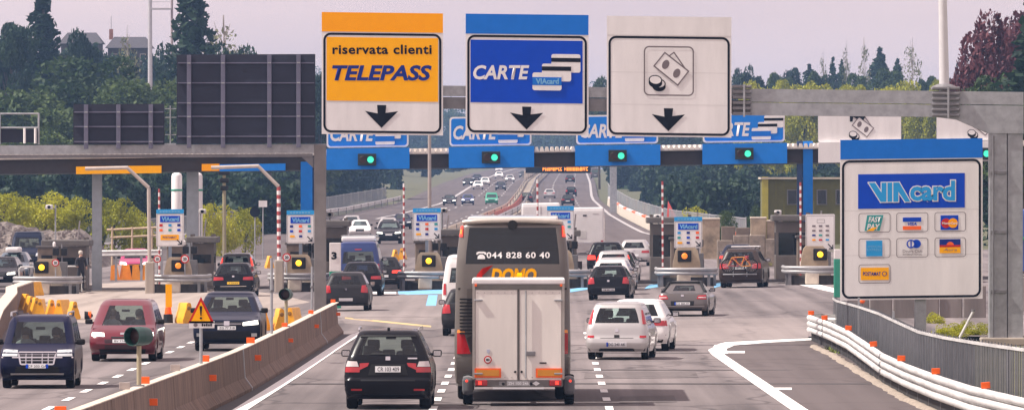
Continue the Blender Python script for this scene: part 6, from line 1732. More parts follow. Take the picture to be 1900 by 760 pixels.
vehicle('estate', 2, 532, 'black car cut by the left edge beside the leftmost toll island', BLACKP, 'toward', alpha=6, lights_on=True)
t, S = vehicle('estate', 24, 520, 'grey blue estate with a white roof box at the far left', paint('grey_blue', (.08, .12, .16)), 'toward', alpha=4)
MB().rbox((0, .3, 1.60), (.75, 2.0, .30), WHITEP, .12).build('roof_box', t)
vehicle('van', 50, 500, 'dark navy van behind the leftmost toll island', NAVY, 'toward', alpha=3, category='van', name='van')
# oncoming just beyond the toll
vehicle('big_suv', 722, 452, 'black SUV oncoming between the dark blue van and the striped pole', BLACKP, 'toward', alpha=1, simple=True, lights_on=True)
vehicle('estate', 720, 436, 'pale grey car right behind the oncoming black SUV', SILVER, 'toward', alpha=1, simple=True)
vehicle('saloon', 668, 440, 'white oncoming car above the dark blue van roof', WHITEP, 'toward', alpha=1, simple=True, lights_on=True)
vehicle('estate', 652, 430, 'silver oncoming car farther back above the dark blue van', SILVER, 'toward', alpha=2, simple=True)
vehicle('saloon', 746, 425, 'dark car oncoming behind the striped pole left of the coach', NAVY, 'toward', alpha=1, simple=True)
# distant traffic
far_cars = [
 (926, 319, 'estate', WHITEP, 'toward', 'white car, farthest one at the crest of the left carriageway'), (926, 331, 'saloon', WHITEP, 'toward', 'white distant car second from the crest of the left carriageway'),
 (946, 338, 'saloon', SILVER, 'toward', 'silver distant car beside the median, right of two white ones'), (971, 330, 'hatch', DKGREY, 'toward', 'dark distant car near the end of the median wall'),
 (885, 337, 'estate', NAVY, 'toward', 'dark distant car beside a white one left of the median'), (868, 345, 'saloon', BLACKP, 'toward', 'black distant car at the left white edge line'),
 (900, 344, 'hatch', WHITEP, 'toward', 'small white distant car in the middle of the left carriageway'), (887, 351, 'saloon', WHITEP, 'toward', 'white distant saloon ahead of the dark ones on the left carriageway'),
 (929, 353, 'estate', NAVY, 'toward', 'navy distant car above the green lorry'), (834, 381, 'estate', DKGREY, 'toward', 'dark distant car with lit headlights at the left edge line'),
 (868, 380, 'hatch', BLUEP, 'toward', 'blue distant car left of the green lorry'), (1058, 339, 'estate', DKGREY, 'away', 'dark distant car below the amber message sign'),
 (1105, 331, 'van', GREYP, 'away', 'grey distant van at the right edge near the amber message sign'), (1060, 364, 'hatch', BLACKP, 'away', 'black distant car on the right carriageway'),
 (1020, 368, 'saloon', SILVER, 'away', 'silver distant car above the white box lorry'), (1054, 381, 'estate', DKGREY, 'away', 'dark distant car just above the camper'), (977, 376, 'saloon', DKGREY, 'away', 'dark distant car beside the median above the box lorry')]
for px, py, kd, pm, fc, lab in far_cars:
    vehicle(kd, px, py, lab, pm, fc, alpha=1.0, group='distant motorway traffic', simple=True, lights_on=(px in (834, 868, 946)))
vehicle('van', 912, 379, 'green van oncoming on the distant left carriageway', GREENP, 'toward', category='van', name='van', group='distant motorway traffic', simple=True)[0].scale = (.9, .9, .72)
# blue lorry glimpsed past the gantry post
p = G(1925, 560)
t, S = vehicle('lorry', 1930, 540, 'blue lorry glimpsed at the right edge beyond the thick gantry post', paint('lorry_blue', (.012, .07, .38), 0, .45), alpha=1, category='lorry', name='box_lorry')
MB().tube([(-1.2 + i * .2, -3.79, 1.8 + .5 * math.sin(i * .6)) for i in range(12)], .06, GREENP, 6).build('wave_stripe', t)

# ================================================================== BEYOND THE TOLL: barriers, fences, walls, buildings
def mesh_fence_mat():
    m = bpy.data.materials.new('mesh_fence'); m.use_nodes = True
    n, l = m.node_tree.nodes, m.node_tree.links
    p = n['Principled BSDF']; p.inputs['Base Color'].default_value = (.27, .28, .30, 1); p.inputs['Roughness'].default_value = .6; p.inputs['Metallic'].default_value = .2
    tr_ = n.new('ShaderNodeBsdfTransparent'); mx_ = n.new('ShaderNodeMixShader'); mx_.inputs['Fac'].default_value = .68
    tcn = n.new('ShaderNodeTexCoord'); nn = n.new('ShaderNodeTexNoise'); nn.inputs['Scale'].default_value = .6
    l.new(tcn.outputs['Object'], nn.inputs['Vector'])
    r_ = n.new('ShaderNodeMapRange'); r_.inputs['To Min'].default_value = .5; r_.inputs['To Max'].default_value = .85; l.new(nn.outputs['Fac'], r_.inputs['Value']); l.new(r_.outputs['Result'], mx_.inputs['Fac'])
    l.new(tr_.outputs[0], mx_.inputs[1]); l.new(p.outputs[0], mx_.inputs[2]); l.new(mx_.outputs[0], n['Material Output'].inputs['Surface'])
    return m
MESHF = mesh_fence_mat()
def fence_line(label, path, h, name='mesh_fence'):
    t = thing(name, label, 'fence', (0, 0, 0))
    for a, b in zip(path, path[1:]):
        za, zb = ground_z(*a), ground_z(*b)
        MB().add([(a[0], a[1], za - .3), (b[0], b[1], zb - .3), (b[0], b[1], zb + h), (a[0], a[1], za + h)], [(0, 1, 2, 3)], MESHF).build('mesh_panel', t)
        MB().tube([(a[0], a[1], za - .3), (a[0], a[1], za + h + .1)], .05, GALV, 6).build('post', t)
    MB().tube([(a[0], a[1], ground_z(*a) + h) for a in path], .04, GALV, 5).build('top_wire', t)
def rail_line(label, path, h=.75, m_=RAIL, wdt=.3, posts=True):
    t = thing('guardrail', label, 'guardrail', (0, 0, 0))
    P = [(a, b, road_z(a, b)) for a, b in path]
    MB().sweep([(a, b, z + h - wdt / 2) for a, b, z in P], [(-.03, -wdt / 2), (.05, -wdt * .3), (.02, 0), (.05, wdt * .3), (-.03, wdt / 2), (-.06, 0)], m_, closed=True).build('rail', t)
    for a, b, z in P: MB().box((a + .05, b, z + h / 2 - .1), (.1, .1, h + .1), GALV_DARK).build('post', t)
ys = [540 + 22 * i for i in range(32)]
fence_line('grey mesh fence along the left edge of the motorway beyond the toll', [(interp(ROAD_L, y) - 1.8, y) for y in ys], 2.1)
rail_line('long steel guardrail in front of the left mesh fence beyond the toll', [(interp(ROAD_L, y) + .3, y) for y in ys], .95, RAIL, .5)
ys = [600 + 26 * i for i in range(30)]
fence_line('grey mesh fence along the right edge of the motorway beyond the toll', [(interp(ROAD_R, y) + 1.6, y) for y in ys], 1.9)
t = thing('roadside_wall', 'low white and orange topped concrete barrier right of the far carriageway', 'barrier', (0, 0, 0))
for i in range(24):
    a, b = 560 + i * 26, 560 + (i + 1) * 26 - .6
    MB().sweep([(interp(ROAD_R, y) + .5, y, road_z(interp(ROAD_R, y), y)) for y in (a, b)], [(-.25, -.1), (-.15, .85), (.15, .85), (.25, -.1)], CONC_PALE, closed=True).build('barrier_segment', t)
    MB().sweep([(interp(ROAD_R, y) + .5, y, road_z(interp(ROAD_R, y), y) + .852) for y in (a, b)], [(-.14, 0), (-.14, .18), (.14, .18), (.14, 0)], ORANGE if i % 3 == 1 else STRIPE_W, closed=True).build('coping', t)
# median
MED = mat('median_soil', (.24, .20, .16), .95, var=.3, scale=.4, streak=(1, .05, 1))
ys = [y for y in YL if 600 <= y <= 3300]
mv = []
mfs = []
for j, y in enumerate(ys):
    w_ = interp([(600, 1.0), (900, 1.9), (1600, 1.4), (3300, 1.2)], y); m_ = interp(ROAD_M, y)
    for k, (dx, dz) in enumerate(((-w_, 0), (-w_ * .7, .35), (w_ * .7, .35), (w_, 0))): mv.append((m_ + dx, y, road_z(m_ + dx, y) + dz))
    if j: 
        for k in range(3): mfs.append(((j - 1) * 4 + k, (j - 1) * 4 + k + 1, j * 4 + k + 1, j * 4 + k))
struct(MB().add(mv, mfs, MED).build('median_strip'))
ys = [640 + 60 * i for i in range(34)]
rail_line('pale guardrail on the left side of the far median', [(interp(ROAD_M, y) - .9, y) for y in ys], 1.15, CONC_PALE, .5)
rail_line('steel guardrail on the right side of the far median', [(interp(ROAD_M, y) + 1.0, y) for y in ys], 1.15, RAIL, .6)
t = thing('construction_net', 'red construction netting along the far median', 'netting', (0, 0, 0))
for i in range(6):
    a, b = 860 + i * 60, 860 + (i + 1) * 60 - 2
    MB().sweep([(interp(ROAD_M, y) + .2, y, road_z(interp(ROAD_M, y), y) + .35) for y in (a, b)], [(-.03, 0), (-.03, .85), (.03, .85), (.03, 0)], mat('net_red', (.42, .10, .07), .8, var=.2), closed=True).build('net_panel', t)
t = thing('roadside_wall', 'pale concrete end of the far median wall near the crest', 'barrier', (0, 0, 0))
MB().sweep([(interp(ROAD_M, y) - 2.0, y, road_z(interp(ROAD_M, y), y)) for y in (1750, 2000, 2300)], [(-.4, 0), (-.3, 1.6), (.3, 1.6), (.4, 0)], CONC_PALE, closed=True).build('wall', t)
# amber message sign over the far motorway
D = 1050.0
t = thing('message_sign', 'black overhead message sign with amber lit text over the far motorway', 'message sign', (W(1047, 0, D).x, D, W(0, 321, D).z))
lx_ = lambda px: W(px, 0, D).x - t.location.x
lz_ = lambda py: W(0, py, D).z - t.location.z
MB().rbox(((lx_(975) + lx_(1096)) / 2, 0, (lz_(304) + lz_(321)) / 2), (lx_(1096) - lx_(975), .5, lz_(304) - lz_(321)), BLACK, .05).build('housing', t)
mb = MB()
random.seed(5)
px = 1007.0
while px < 1088:
    w_ = random.choice((2.2, 3.0, 3.6, 4.2))
    if not 1042 < px < 1046:
        for r_ in range(3):
            if random.random() < .82: mb.box((lx_(px + w_ / 2), -.27, lz_(310.5 + r_ * 2.6)), (lx_(px + w_) - lx_(px) - .02, .03, .13), LED_TEXT)
        mb.box((lx_(px + .5), -.275, lz_(313)), (.07, .03, .5), LED_TEXT)
    px += w_ + .9
mb.build('led_text', t)
MB().rbox((lx_(1138), 0, (lz_(310) - t.location.z) / 2 + .4), (.85, .6, lz_(310) + t.location.z + .8), GALV, .05).build('post', t)
MB().rbox((lx_(1120), .35, lz_(306)), (lx_(1146) - lx_(975), .25, .25), GALV, .03).build('arm', t)
# gravel mound, left
mnd = MB()
random.seed(3)
nx, ny = 60, 14
vs_, fs = [], []
for j in range(ny):
    for i in range(nx):
        X = -46 + i * 20.5 / (nx - 1); Y = 508 + j * 3.0
        e = smooth(0, 5, j) * (1 - smooth(9, 13, j)) * (1 - smooth(-28.5, -25.6, X))
        vs_.append((X, Y, road_z(X, Y) - .3 + e * (2.55 + .3 * math.sin(X * .9) + random.uniform(-.28, .28))))
for j in range(ny - 1):
    for i in range(nx - 1): fs.append((j * nx + i, j * nx + i + 1, (j + 1) * nx + i + 1, (j + 1) * nx + i))
struct(mnd.add(vs_, fs, mat('gravel', (.075, .062, .055), .95, var=.3, scale=1.6, col2=(.24, .20, .18), bump=1.0, bscale=5)).build('gravel_mound'))
stn = MB()
for i in range(900):
    X = random.uniform(-44, -26.3); j = random.uniform(.8, 5); Y = 508 + j * 3
    e = smooth(0, 5, j) * (1 - smooth(-28.5, -25.6, X)); r_ = random.uniform(.08, .26)
    z_ = road_z(X, Y) - .3 + e * (2.55 + .3 * math.sin(X * .9))
    stn.box((X, Y, z_ + .05), (r_ * 1.4, r_, r_), mat('gravel_stone', (.20, .17, .155), .95, var=.35, scale=.7), random.uniform(0, 3), .7)
o = stn.build('gravel_stones'); o['kind'] = 'stuff'; o['label'] = 'loose grey brown stones on the gravel mound at left'; o['category'] = 'gravel'
# white vent pipes
for px, yt, lab in ((328, 320, 'white vent pipe with green band left of the grey canopy column'), (366, 320, 'white vent pipe half hidden behind the grey canopy column')):
    D = 470.0; c = W(px, 0, D); z0 = road_z(c.x, D)
    t = thing('vent_pipe', lab, 'pipe', (c.x, D, z0 - .1), 0, 'white vent pipes'); zt = W(0, yt, D).z - z0 + .1
    MB().lathe([(.29, 0), (.29, zt - .2), (.24, zt - .06), (.1, zt)], (0, 0, 0), WHITE, 16).build('pipe', t, smooth_deg=50)
    MB().lathe([(.31, zt - 1.0), (.32, zt - .95), (.31, zt - .9)], (0, 0, 0), GREEN_PAINT, 16).build('band', t)
# rails and railings behind the left islands
t = thing('guardrail', 'pale guardrail behind the magenta car at the left lanes', 'guardrail', (0, 0, 0))
P = [W(x_, 0, 440) for x_ in (172, 215, 262, 300)]
MB().sweep([(p.x, 440, road_z(p.x, 440) + 1.45) for p in P], [(-.03, -.16), (.05, -.1), (.02, 0), (.05, .1), (-.03, .16), (-.07, 0)], RAIL, closed=True).build('rail', t)
for p in P: MB().box((p.x, 440.1, road_z(p.x, 440) + .7), (.12, .12, 1.5), GALV).build('post', t)
t = thing('wooden_railing', 'pale wooden railing in front of the bushes left of the striped pole', 'railing', (0, 0, 0))
D = 500.0
for (a, ya), (b, yb_) in (((198, 426), (300, 421)), ((205, 440), (300, 436))):
    p, q = W(a, ya, D), W(b, yb_, D); MB().tube([p, q], .06, mat('pale_wood', (.50, .38, .26), .8, var=.2), 8).build('rail', t)
for px in (208, 245, 282):
    p = W(px, 424, D); MB().tube([(p.x, D, road_z(p.x, D) - .1), (p.x, D, p.z + .1)], .06, MATS['pale_wood'], 8).build('post', t)
# handrails on the leftmost island
for px, lab in ((50, 'small tubular handrail left of the lamp on the leftmost island'), (138, 'small tubular handrail right of the lamp on the leftmost island')):
    D = DI + 4; c = W(px, 0, D); z0 = road_z(c.x, D) + .1
    t = thing('handrail', lab, 'railing', (c.x, D, z0), 0, 'tubular handrails'); 
    MB().tube([(-.35, 0, 0), (-.35, 0, 1.05), (-.28, 0, 1.15), (.28, 0, 1.15), (.35, 0, 1.05), (.35, 0, 0)], .035, RAIL, 8).build('hoop', t); MB().tube([(-.35, 0, .6), (.35, 0, .6)], .025, RAIL, 8).build('mid_rail', t)
# walls and buildings, right
def wall_block(x0, x1, yt, D, label, m_, top=None, depth=.6, cat='wall', name='concrete_wall'):
    a, b = W(x0, yt, D), W(x1, yt, D); c = (a.x + b.x) / 2; z0 = road_z(c, D)
    t = thing(name, label, cat, (c, D, z0 - .2)); h_ = a.z - z0 + .2
    n = max(1, int((b.x - a.x) / .8))
    for k in range(n):
        w_ = (b.x - a.x) / n
        hh = h_ * random.uniform(.80, 1.0)
        MB().rbox(((k + .5) * w_ - (b.x - a.x) / 2, random.uniform(-.08, .08), hh / 2), (w_ - .03, depth, hh), m_, .04).build('panel', t)
        if top: MB().rbox(((k + .5) * w_ - (b.x - a.x) / 2, 0, hh + .06), (w_ + .02, depth + .15, .12), top, .04).build('coping', t)
random.seed(9)
TAN = mat('tan_wall', (.33, .26, .185), .9, var=.5, scale=1.0, bump=.4); BRN = mat('brown_wall', (.16, .125, .10), .9, var=.3, scale=1.0, bump=.4)
wall_block(1300, 1336, 398, 520, 'tan concrete wall right of the panel above the convertible', TAN, CONC_PALE)
wall_block(1338, 1392, 405, 505, 'brown weathered wall behind the people carrier with bicycles', BRN, None)
wall_block(1392, 1452, 404, 525, 'long tan wall with pale coping left of the dark booth', TAN, CONC_PALE)
wall_block(1330, 1450, 432, 470, 'lower pale wall behind the people carrier with bicycles', mat('wall_dull', (.24, .20, .165), .9, var=.3), None)
wall_block(1570, 1830, 520, 300, 'grey brown panel fence behind the payment card sign', mat('panel_fence', (.20, .175, .165), .85, var=.3, scale=1.2, streak=(1, 1, .15)), None, .08, 'fence', 'panel_fence')
wall_block(1895, 1990, 500, 310, 'grey slatted fence at the right edge behind the gantry post', mat('slat_fence', (.30, .28, .27), .8, var=.2), None, .1, 'fence', 'panel_fence')
D = 620.0
a, b = W(1415, 332, D), W(1600, 332, D)
t = thing('service_building', 'olive green service building with bright yellow corner right of the walls', 'building', (a.x, D, road_z(a.x, D) - .3))
OLIVE = mat('olive_wall', (.135, .13, .042), .8, var=.15, scale=.8); h_ = a.z - t.location.z
MB().box(((b.x - a.x) / 2, 3.05, h_ / 2), (b.x - a.x, 6.0, h_), OLIVE).build('wall', t)
MB().box((.18, -.02, h_ / 2 + .08), (.45, .2, h_ + .16), mat('corner_yellow', (.42, .37, .06), .7)).build('corner_pillar', t)
MB().box(((b.x - a.x) / 2, 3.0, h_ + .06), (b.x - a.x + .3, 6.4, .14), CONC_PALE).build('roof_edge', t)
for px in (1470, 1525, 1560):
    q = W(px, 0, D).x - a.x; f_ = MB().box((q, .03, h_ - 1.3), (.75, .1, 1.1), GALV_DARK).build('window', t); MB().box((q, -.03, h_ - 1.3), (.6, .02, .95), GLASS_D).build('pane', f_)
for px in (1440, 1455, 1490, 1510): MB().box((W(px, 0, D).x - a.x, .03, h_ / 2), (.10, .08, h_), mat('olive_rib', (.15, .14, .035), .8)).build('rib', t)
# red tent shape and pale cars park beyond
p = W(1250, 395, 760); t = thing('red_tarp', 'small red tarpaulin peak behind the brown booth', 'tarpaulin', (p.x, 760, road_z(p.x, 760) - .1))
hh = W(0, 372, 760).z - t.location.z
MB().add([(-.7, -1, 0), (.9, -1, 0), (.9, 1, 0), (-.7, 1, 0), (-.5, 0, hh)], [(0, 1, 4), (1, 2, 4), (2, 3, 4), (3, 0, 4), (0, 1, 2, 3)], mat('tarp_red', (.45, .06, .05), .7)).build('tarp', t)
t = thing('retaining_wall', 'pinkish sloping retaining wall beyond the right motorway edge', 'wall', (0, 0, 0)); D = 1500.0
q = [W(1140, 300, D), W(1228, 300, D), W(1196, 332, D), W(1140, 340, D)]
MB().prism([(v.x, v.z) for v in q], D, D + 1.5, mat('pink_concrete', (.42, .33, .33), .9, var=.12, scale=.2)).build('slab', t)
MB().prism([(W(1132, 0, D).x, 2), (W(1250, 0, D).x, 2), (W(1235, 0, D).x, W(0, 334, D).z), (W(1140, 0, D).x, W(0, 340, D).z)], D - .5, D + 2, mat('bank_grass', (.085, .15, .045), .95, var=.2, scale=.3)).build('grass_bank', t)
# brace poles and orange lamp behind the fence
for (x0, y0, x1, y1, lab) in ((1762, 628, 1806, 577, 'slanting steel brace pole below the payment card sign'), (1884, 652, 1912, 610, 'slanting steel brace pole at the right edge')):
    a, b = W(x0, y0 + 15, 262), W(x1, y1, 262)
    t = thing('brace_pole', lab, 'pole', a, 0, 'slanting brace poles'); MB().tube([(0, 0, -.3), b - a], .04, RAIL, 8).build('shaft', t); MB().lathe([(.06, 0), (.06, .06)], tuple(b - a), GALV_DARK, 8).build('cap', t)
p = W(1600, 562, 275); t = thing('warning_lamp', 'small orange lamp on a post behind the barred fence', 'lamp', (p.x, 275, 0)); MB().tube([(0, 0, 0), (0, 0, p.z)], .03, GALV_DARK, 8).build('post', t); MB().lathe([(.05, 0), (.09, .05), (.08, .16), (.03, .2)], (0, 0, p.z), ORANGE, 12).build('lens', t)
# black round sign and white plate on posts, left background
p = G(473, 438); D = 560.0; p = W(473, 393, D)
t = thing('round_sign', 'black round sign back on a post by the left mesh fence', 'road sign', (p.x, D, road_z(p.x, D) - .1)); zc = p.z - t.location.z
MB().tube([(0, .05, 0), (0, .05, zc)], .04, GALV, 8).build('post', t); MB().lathe([(.34, -.02), (.34, .02)], (0, 0, zc), BLACK, 22, 'y').build('disc', t)
p = W(486, 378, D); t = thing('small_sign', 'small white rectangular sign plate on a post by the left fence', 'road sign', (p.x, D + 2, road_z(p.x, D) - .1)); zc = p.z - t.location.z
MB().tube([(0, .05, 0), (0, .05, zc)], .04, GALV, 8).build('post', t); MB().box((0, 0, zc), (.55, .04, .42), WHITE).build('plate', t)
# lamp column and tall portal mast on the left horizon
p = W(416, 310, 470); t = thing('lamp_column', 'greenish camera mast with dark head among the bushes at left', 'pole', (p.x, 470, road_z(p.x, 470) - .1)); zt = p.z - t.location.z
MB().tube([(0, 0, 0), (0, 0, zt)], [.12, .09], mat('mast_tan', (.30, .27, .17), .6), 10).build('shaft', t)
for k in range(3): MB().rbox((0, 0, zt - .3 - k * .42), (.62 - .1 * k, .3, .26), TRIM, .05).build('camera_head', t)
D = 1090.0; p = W(279, 0, D); t = thing('portal_mast', 'pale steel portal mast above the trees left of the dark sign back', 'mast', (p.x, D, ground_z(p.x, D) - .5)); zt = W(0, -40, D).z - t.location.z; q = W(319, 0, D).x - p.x
MST = mat('mast_grey', (.50, .48, .52), .5, .2)
MB().tube([(0, 0, 0), (-.05, 0, zt)], [.35, .24], MST, 10).build('leg', t); MB().tube([(q, 0, 0), (q, 0, zt)], [.20, .14], mat('mast_rust', (.30, .24, .25), .6), 8).build('leg', t)
zb = W(0, 17, D).z - t.location.z; MB().box((q / 2 - .05, 0, zb), (q, .5, .25), MST).build('cross_beam', t); MB().box((q / 2 - .05, 0, zb + .9), (q, .06, .06), MST).build('hand_rail', t)
# houses on the wooded hill
HT = []
def house(px0, px1, y_ridge, y_eave, D, label, chim):
    a, b = W(px0, y_eave, D), W(px1, y_eave, D); c = (a.x + b.x) / 2; z0 = ground_z(c, D) - .5
    t = thing('house', label, 'house', (c, D, z0), 0, 'houses on the wooded hill'); w_, he, hr = b.x - a.x, a.z - z0, W(0, y_ridge, D).z - z0
    MB().box((0, 4, he / 2), (w_, 8, he), mat('house_wall', (.09, .075, .075), .9, var=.15)).build('wall', t)
    r_ = MB().add([(-w_ / 2 - .4, -.6, he - .1), (w_ / 2 + .4, -.6, he - .1), (w_ / 2 + .4, 8.6, he - .1), (-w_ / 2 - .4, 8.6, he - .1), (-w_ / 2 + .8, 4, hr), (w_ / 2 - .8, 4, hr)], [(0, 1, 5, 4), (2, 3, 4, 5), (1, 2, 5), (3, 0, 4), (0, 1, 2, 3)], mat('roof_slate', (.055, .05, .058), .8, var=.2)).build('roof', t)
    for k in range(3): 
        wn_ = MB().box((-w_ / 2 + (k + .5) * w_ / 3, -.02, he - 1.6), (.9, .1, 1.2), CONC_PALE).build('window', t); MB().box((-w_ / 2 + (k + .5) * w_ / 3, -.09, he - 1.6), (.7, .02, 1.0), GLASS_D).build('pane', wn_)
    if chim:
        MB().box((w_ * chim, 4, hr + .4), (.6, .6, 1.6), mat('brick', (.32, .15, .11), .9)).build('chimney', r_); MB().tube([(w_ * chim, 4, hr + 1), (w_ * chim, 4, hr + 3.2)], .04, GALV_DARK, 5).build('aerial', r_)
for px, yt, lab in ((122, 74, 'left'), (172, 72, 'right')): HT.append((px, yt, 'dark tree standing before the left house on the hill, ' + lab + ' one'))
for px, yt, lab in ((216, 80, 'left'), (262, 78, 'right')): HT.append((px, yt, 'dark tree standing before the right house on the hill, ' + lab + ' one'))
house(113, 186, 60, 80, 1330, 'dark roofed house half hidden by trees on the left hill, left one', 0)
house(200, 278, 68, 88, 1335, 'dark roofed house with small chimney on the left hill, right one', -.45)

# ================================================================== VEGETATION
LEAF_DARK = leaf_mat('leaf_dark', (.009, .024, .015), (.020, .045, .024), (.042, .076, .032))
LEAF_MID = leaf_mat('leaf_mid', (.022, .048, .016), (.050, .085, .024), (.095, .135, .034))
LEAF_YEL = leaf_mat('leaf_yellow_green', (.17, .19, .010), (.33, .34, .02), (.50, .48, .04))
LEAF_PURP = leaf_mat('leaf_purple', (.055, .018, .026), (.12, .038, .05), (.20, .07, .08))
LEAF_CON = leaf_mat('needle', (.012, .028, .018), (.022, .048, .026), (.042, .078, .034))
LEAF_PALE = leaf_mat('leaf_pale', (.10, .12, .06), (.17, .18, .10), (.24, .24, .14))
def quads_mesh(name, V4, material):
    """V4: (n, 4, 3) corners"""
    n = len(V4); me = bpy.data.meshes.new(name)
    me.vertices.add(n * 4); me.vertices.foreach_set('co', V4.reshape(-1).astype(np.float32))
    me.loops.add(n * 4); me.loops.foreach_set('vertex_index', np.arange(n * 4, dtype=np.int32))
    me.polygons.add(n); me.polygons.foreach_set('loop_start', np.arange(0, n * 4, 4, dtype=np.int32)); me.polygons.foreach_set('loop_total', np.full(n, 4, dtype=np.int32))
    me.materials.append(material); me.update(calc_edges=True)
    return me
def leaves(P, size, flat=0.5):
    """random leaf quads at points P"""
    n = len(P)
    nrm = rng.normal(size=(n, 3)); nrm[:, 2] += flat; nrm /= np.linalg.norm(nrm, axis=1)[:, None]
    a = np.cross(nrm, rng.normal(size=(n, 3))); a /= np.linalg.norm(a, axis=1)[:, None]; b = np.cross(nrm, a)
    s_ = (size * rng.uniform(.6, 1.3, n))[:, None]
    a, b = a * s_, b * s_ * .62
    return np.stack([P - a, P - b * 1.0 + a * .1, P + a, P + b * 1.0 + a * .1], axis=1)
def broad(h, r, n, leaf, base=.25, lobes=26):
    """points of a rounded, lobed crown; tree of height h and crown radius r"""
    C = []
    for _ in range(lobes):
        u = rng.normal(size=3); u /= np.linalg.norm(u); k = rng.uniform(.45, 1) ** .6
        zc = h * (base + 1) / 2; hz = h * (1 - base) / 2
        C.append((u[0] * r * k * .8, u[1] * r * k * .8, zc + u[2] * hz * k * .85))
    C = np.array(C); rad = r * rng.uniform(.22, .42, lobes)
    i = rng.integers(0, lobes, n); d = rng.normal(size=(n, 3)); d /= np.linalg.norm(d, axis=1)[:, None]
    P = C[i] + d * (rad[i] * rng.uniform(.55, 1.05, n) ** .5)[:, None] * np.array([1, 1, .8])
    P[:, 2] = np.clip(P[:, 2], h * .06, None)
    return leaves(P, leaf), C
def conif(h, r, n, leaf):
    """tiered, drooping conifer with uneven branches"""
    nt = 16; nb = 11
    tl = rng.integers(0, nt, n); br = rng.integers(0, nb, n)
    ln = rng.uniform(.62, 1.12, (nt, nb)); dz = rng.normal(0, .018, (nt, nb)); az = rng.uniform(0, 6.28, nt)
    w_ = 1 - (tl / nt); keep = rng.random(n) < (.25 + .75 * w_)
    tl, br = tl[keep], br[keep]; n = len(tl)
    u = tl / nt; rad = (r * (1 - u) ** .8 + .12) * ln[tl, br]
    k = rng.uniform(.12, 1, n) ** .7; th = az[tl] + br * 2 * math.pi / nb + rng.normal(0, .17, n)
    z = h * (.07 + .91 * u + dz[tl, br]) - k * rad * .32 - rng.uniform(0, 1, n) ** 2 * h * .045
    P = np.stack([np.cos(th) * rad * k, np.sin(th) * rad * k, z], axis=1)
    tip = np.stack([rng.normal(0, .02 * r, 60), rng.normal(0, .02 * r, 60), h * rng.uniform(.9, 1.0, 60)], axis=1)
    return leaves(np.concatenate([P, tip]), leaf, .9), None
def trunk_mesh(h, r0, C=None, material=BARK, top=.75):
    mb = MB(); mb.tube([(0, 0, -.4), (r0 * .2, 0, h * .3), (-r0 * .2, r0 * .3, h * top)], [r0, r0 * .7, r0 * .2], material, 8)
    if C is not None:
        for c in C[:9]:
            z_ = min(h * .6, c[2] * .6); mb.tube([(0, 0, z_), (c[0] * .5, c[1] * .5, (z_ + c[2]) / 2 + .2), tuple(c)], [r0 * .45, r0 * .28, r0 * .08], material, 5)
    return mb.mesh('trunk', 50)
ARCH = {}
def arch(key):
    if key in ARCH: return ARCH[key]
    k = key.split('_')[0]
    if k == 'broad': q, C = broad(10, 3.6, 8500, .19); tm = trunk_mesh(10, .28, C)
    elif k == 'round': q, C = broad(10, 4.6, 11000, .19, .12, 40); tm = trunk_mesh(10, .3, C)
    elif k == 'bush': q, C = broad(3, 2.0, 4200, .085, .0, 26); tm = trunk_mesh(3, .08, C)
    elif k == 'conifer': q, C = conif(10, 2.3, 9000, .19); tm = trunk_mesh(10, .22, None, BARK, .97)
    elif k == 'sparse':
        q, C = broad(10, 1.7, 520, .14, .35, 40); mb = MB(); mb.tube([(0, 0, -.4), (.1, 0, 5), (0, 0, 10)], [.14, .09, .02], BARK_PALE, 6)
        for _ in range(46):
            z_ = rng.uniform(2.5, 9.3); a_ = rng.uniform(0, 6.28); l_ = rng.uniform(.5, 1.6) * (1.15 - z_ / 12)
            mb.tube([(0, 0, z_), (math.cos(a_) * l_ * .6, math.sin(a_) * l_ * .6, z_ + l_ * .9), (math.cos(a_) * l_ * .9, math.sin(a_) * l_ * .9, z_ + l_ * 1.7)], [.035, .022, .008], BARK_PALE, 4)
        tm = mb.mesh('trunk')
    ARCH[key] = (q, tm, {}); return ARCH[key]
def tree(key, px, ytop, D, label, leafm, wpx=None, name='tree', cat='tree', group=None, zbase=None, rot=None):
    q, tm, cache = arch(key)
    if leafm not in cache: cache[leafm] = quads_mesh('crown', q, leafm)
    X = (px - HX) * D / F_PX; z0 = ground_z(X, D) if zbase is None else zbase
    H0 = 3.0 if key.startswith('bush') else 10.0
    h_ = max(.6, W(0, ytop, D).z - z0); k = h_ / (H0 * 1.02)
    kx = k
    if wpx: kx = (wpx * D / F_PX) / {'broad': 7.6, 'round': 9.6, 'bush': 4.2, 'conifer': 4.4, 'sparse': 3.6}[key.split('_')[0]]
    t = thing(name, label, cat, (X, D, z0 - .15), rng.uniform(0, 6.28) if rot is None else rot, group); t.scale = (kx, kx, k)
    link('trunk', tm, t); link('crown', cache[leafm], t)
    return t
TG = 'trees on the left hill'
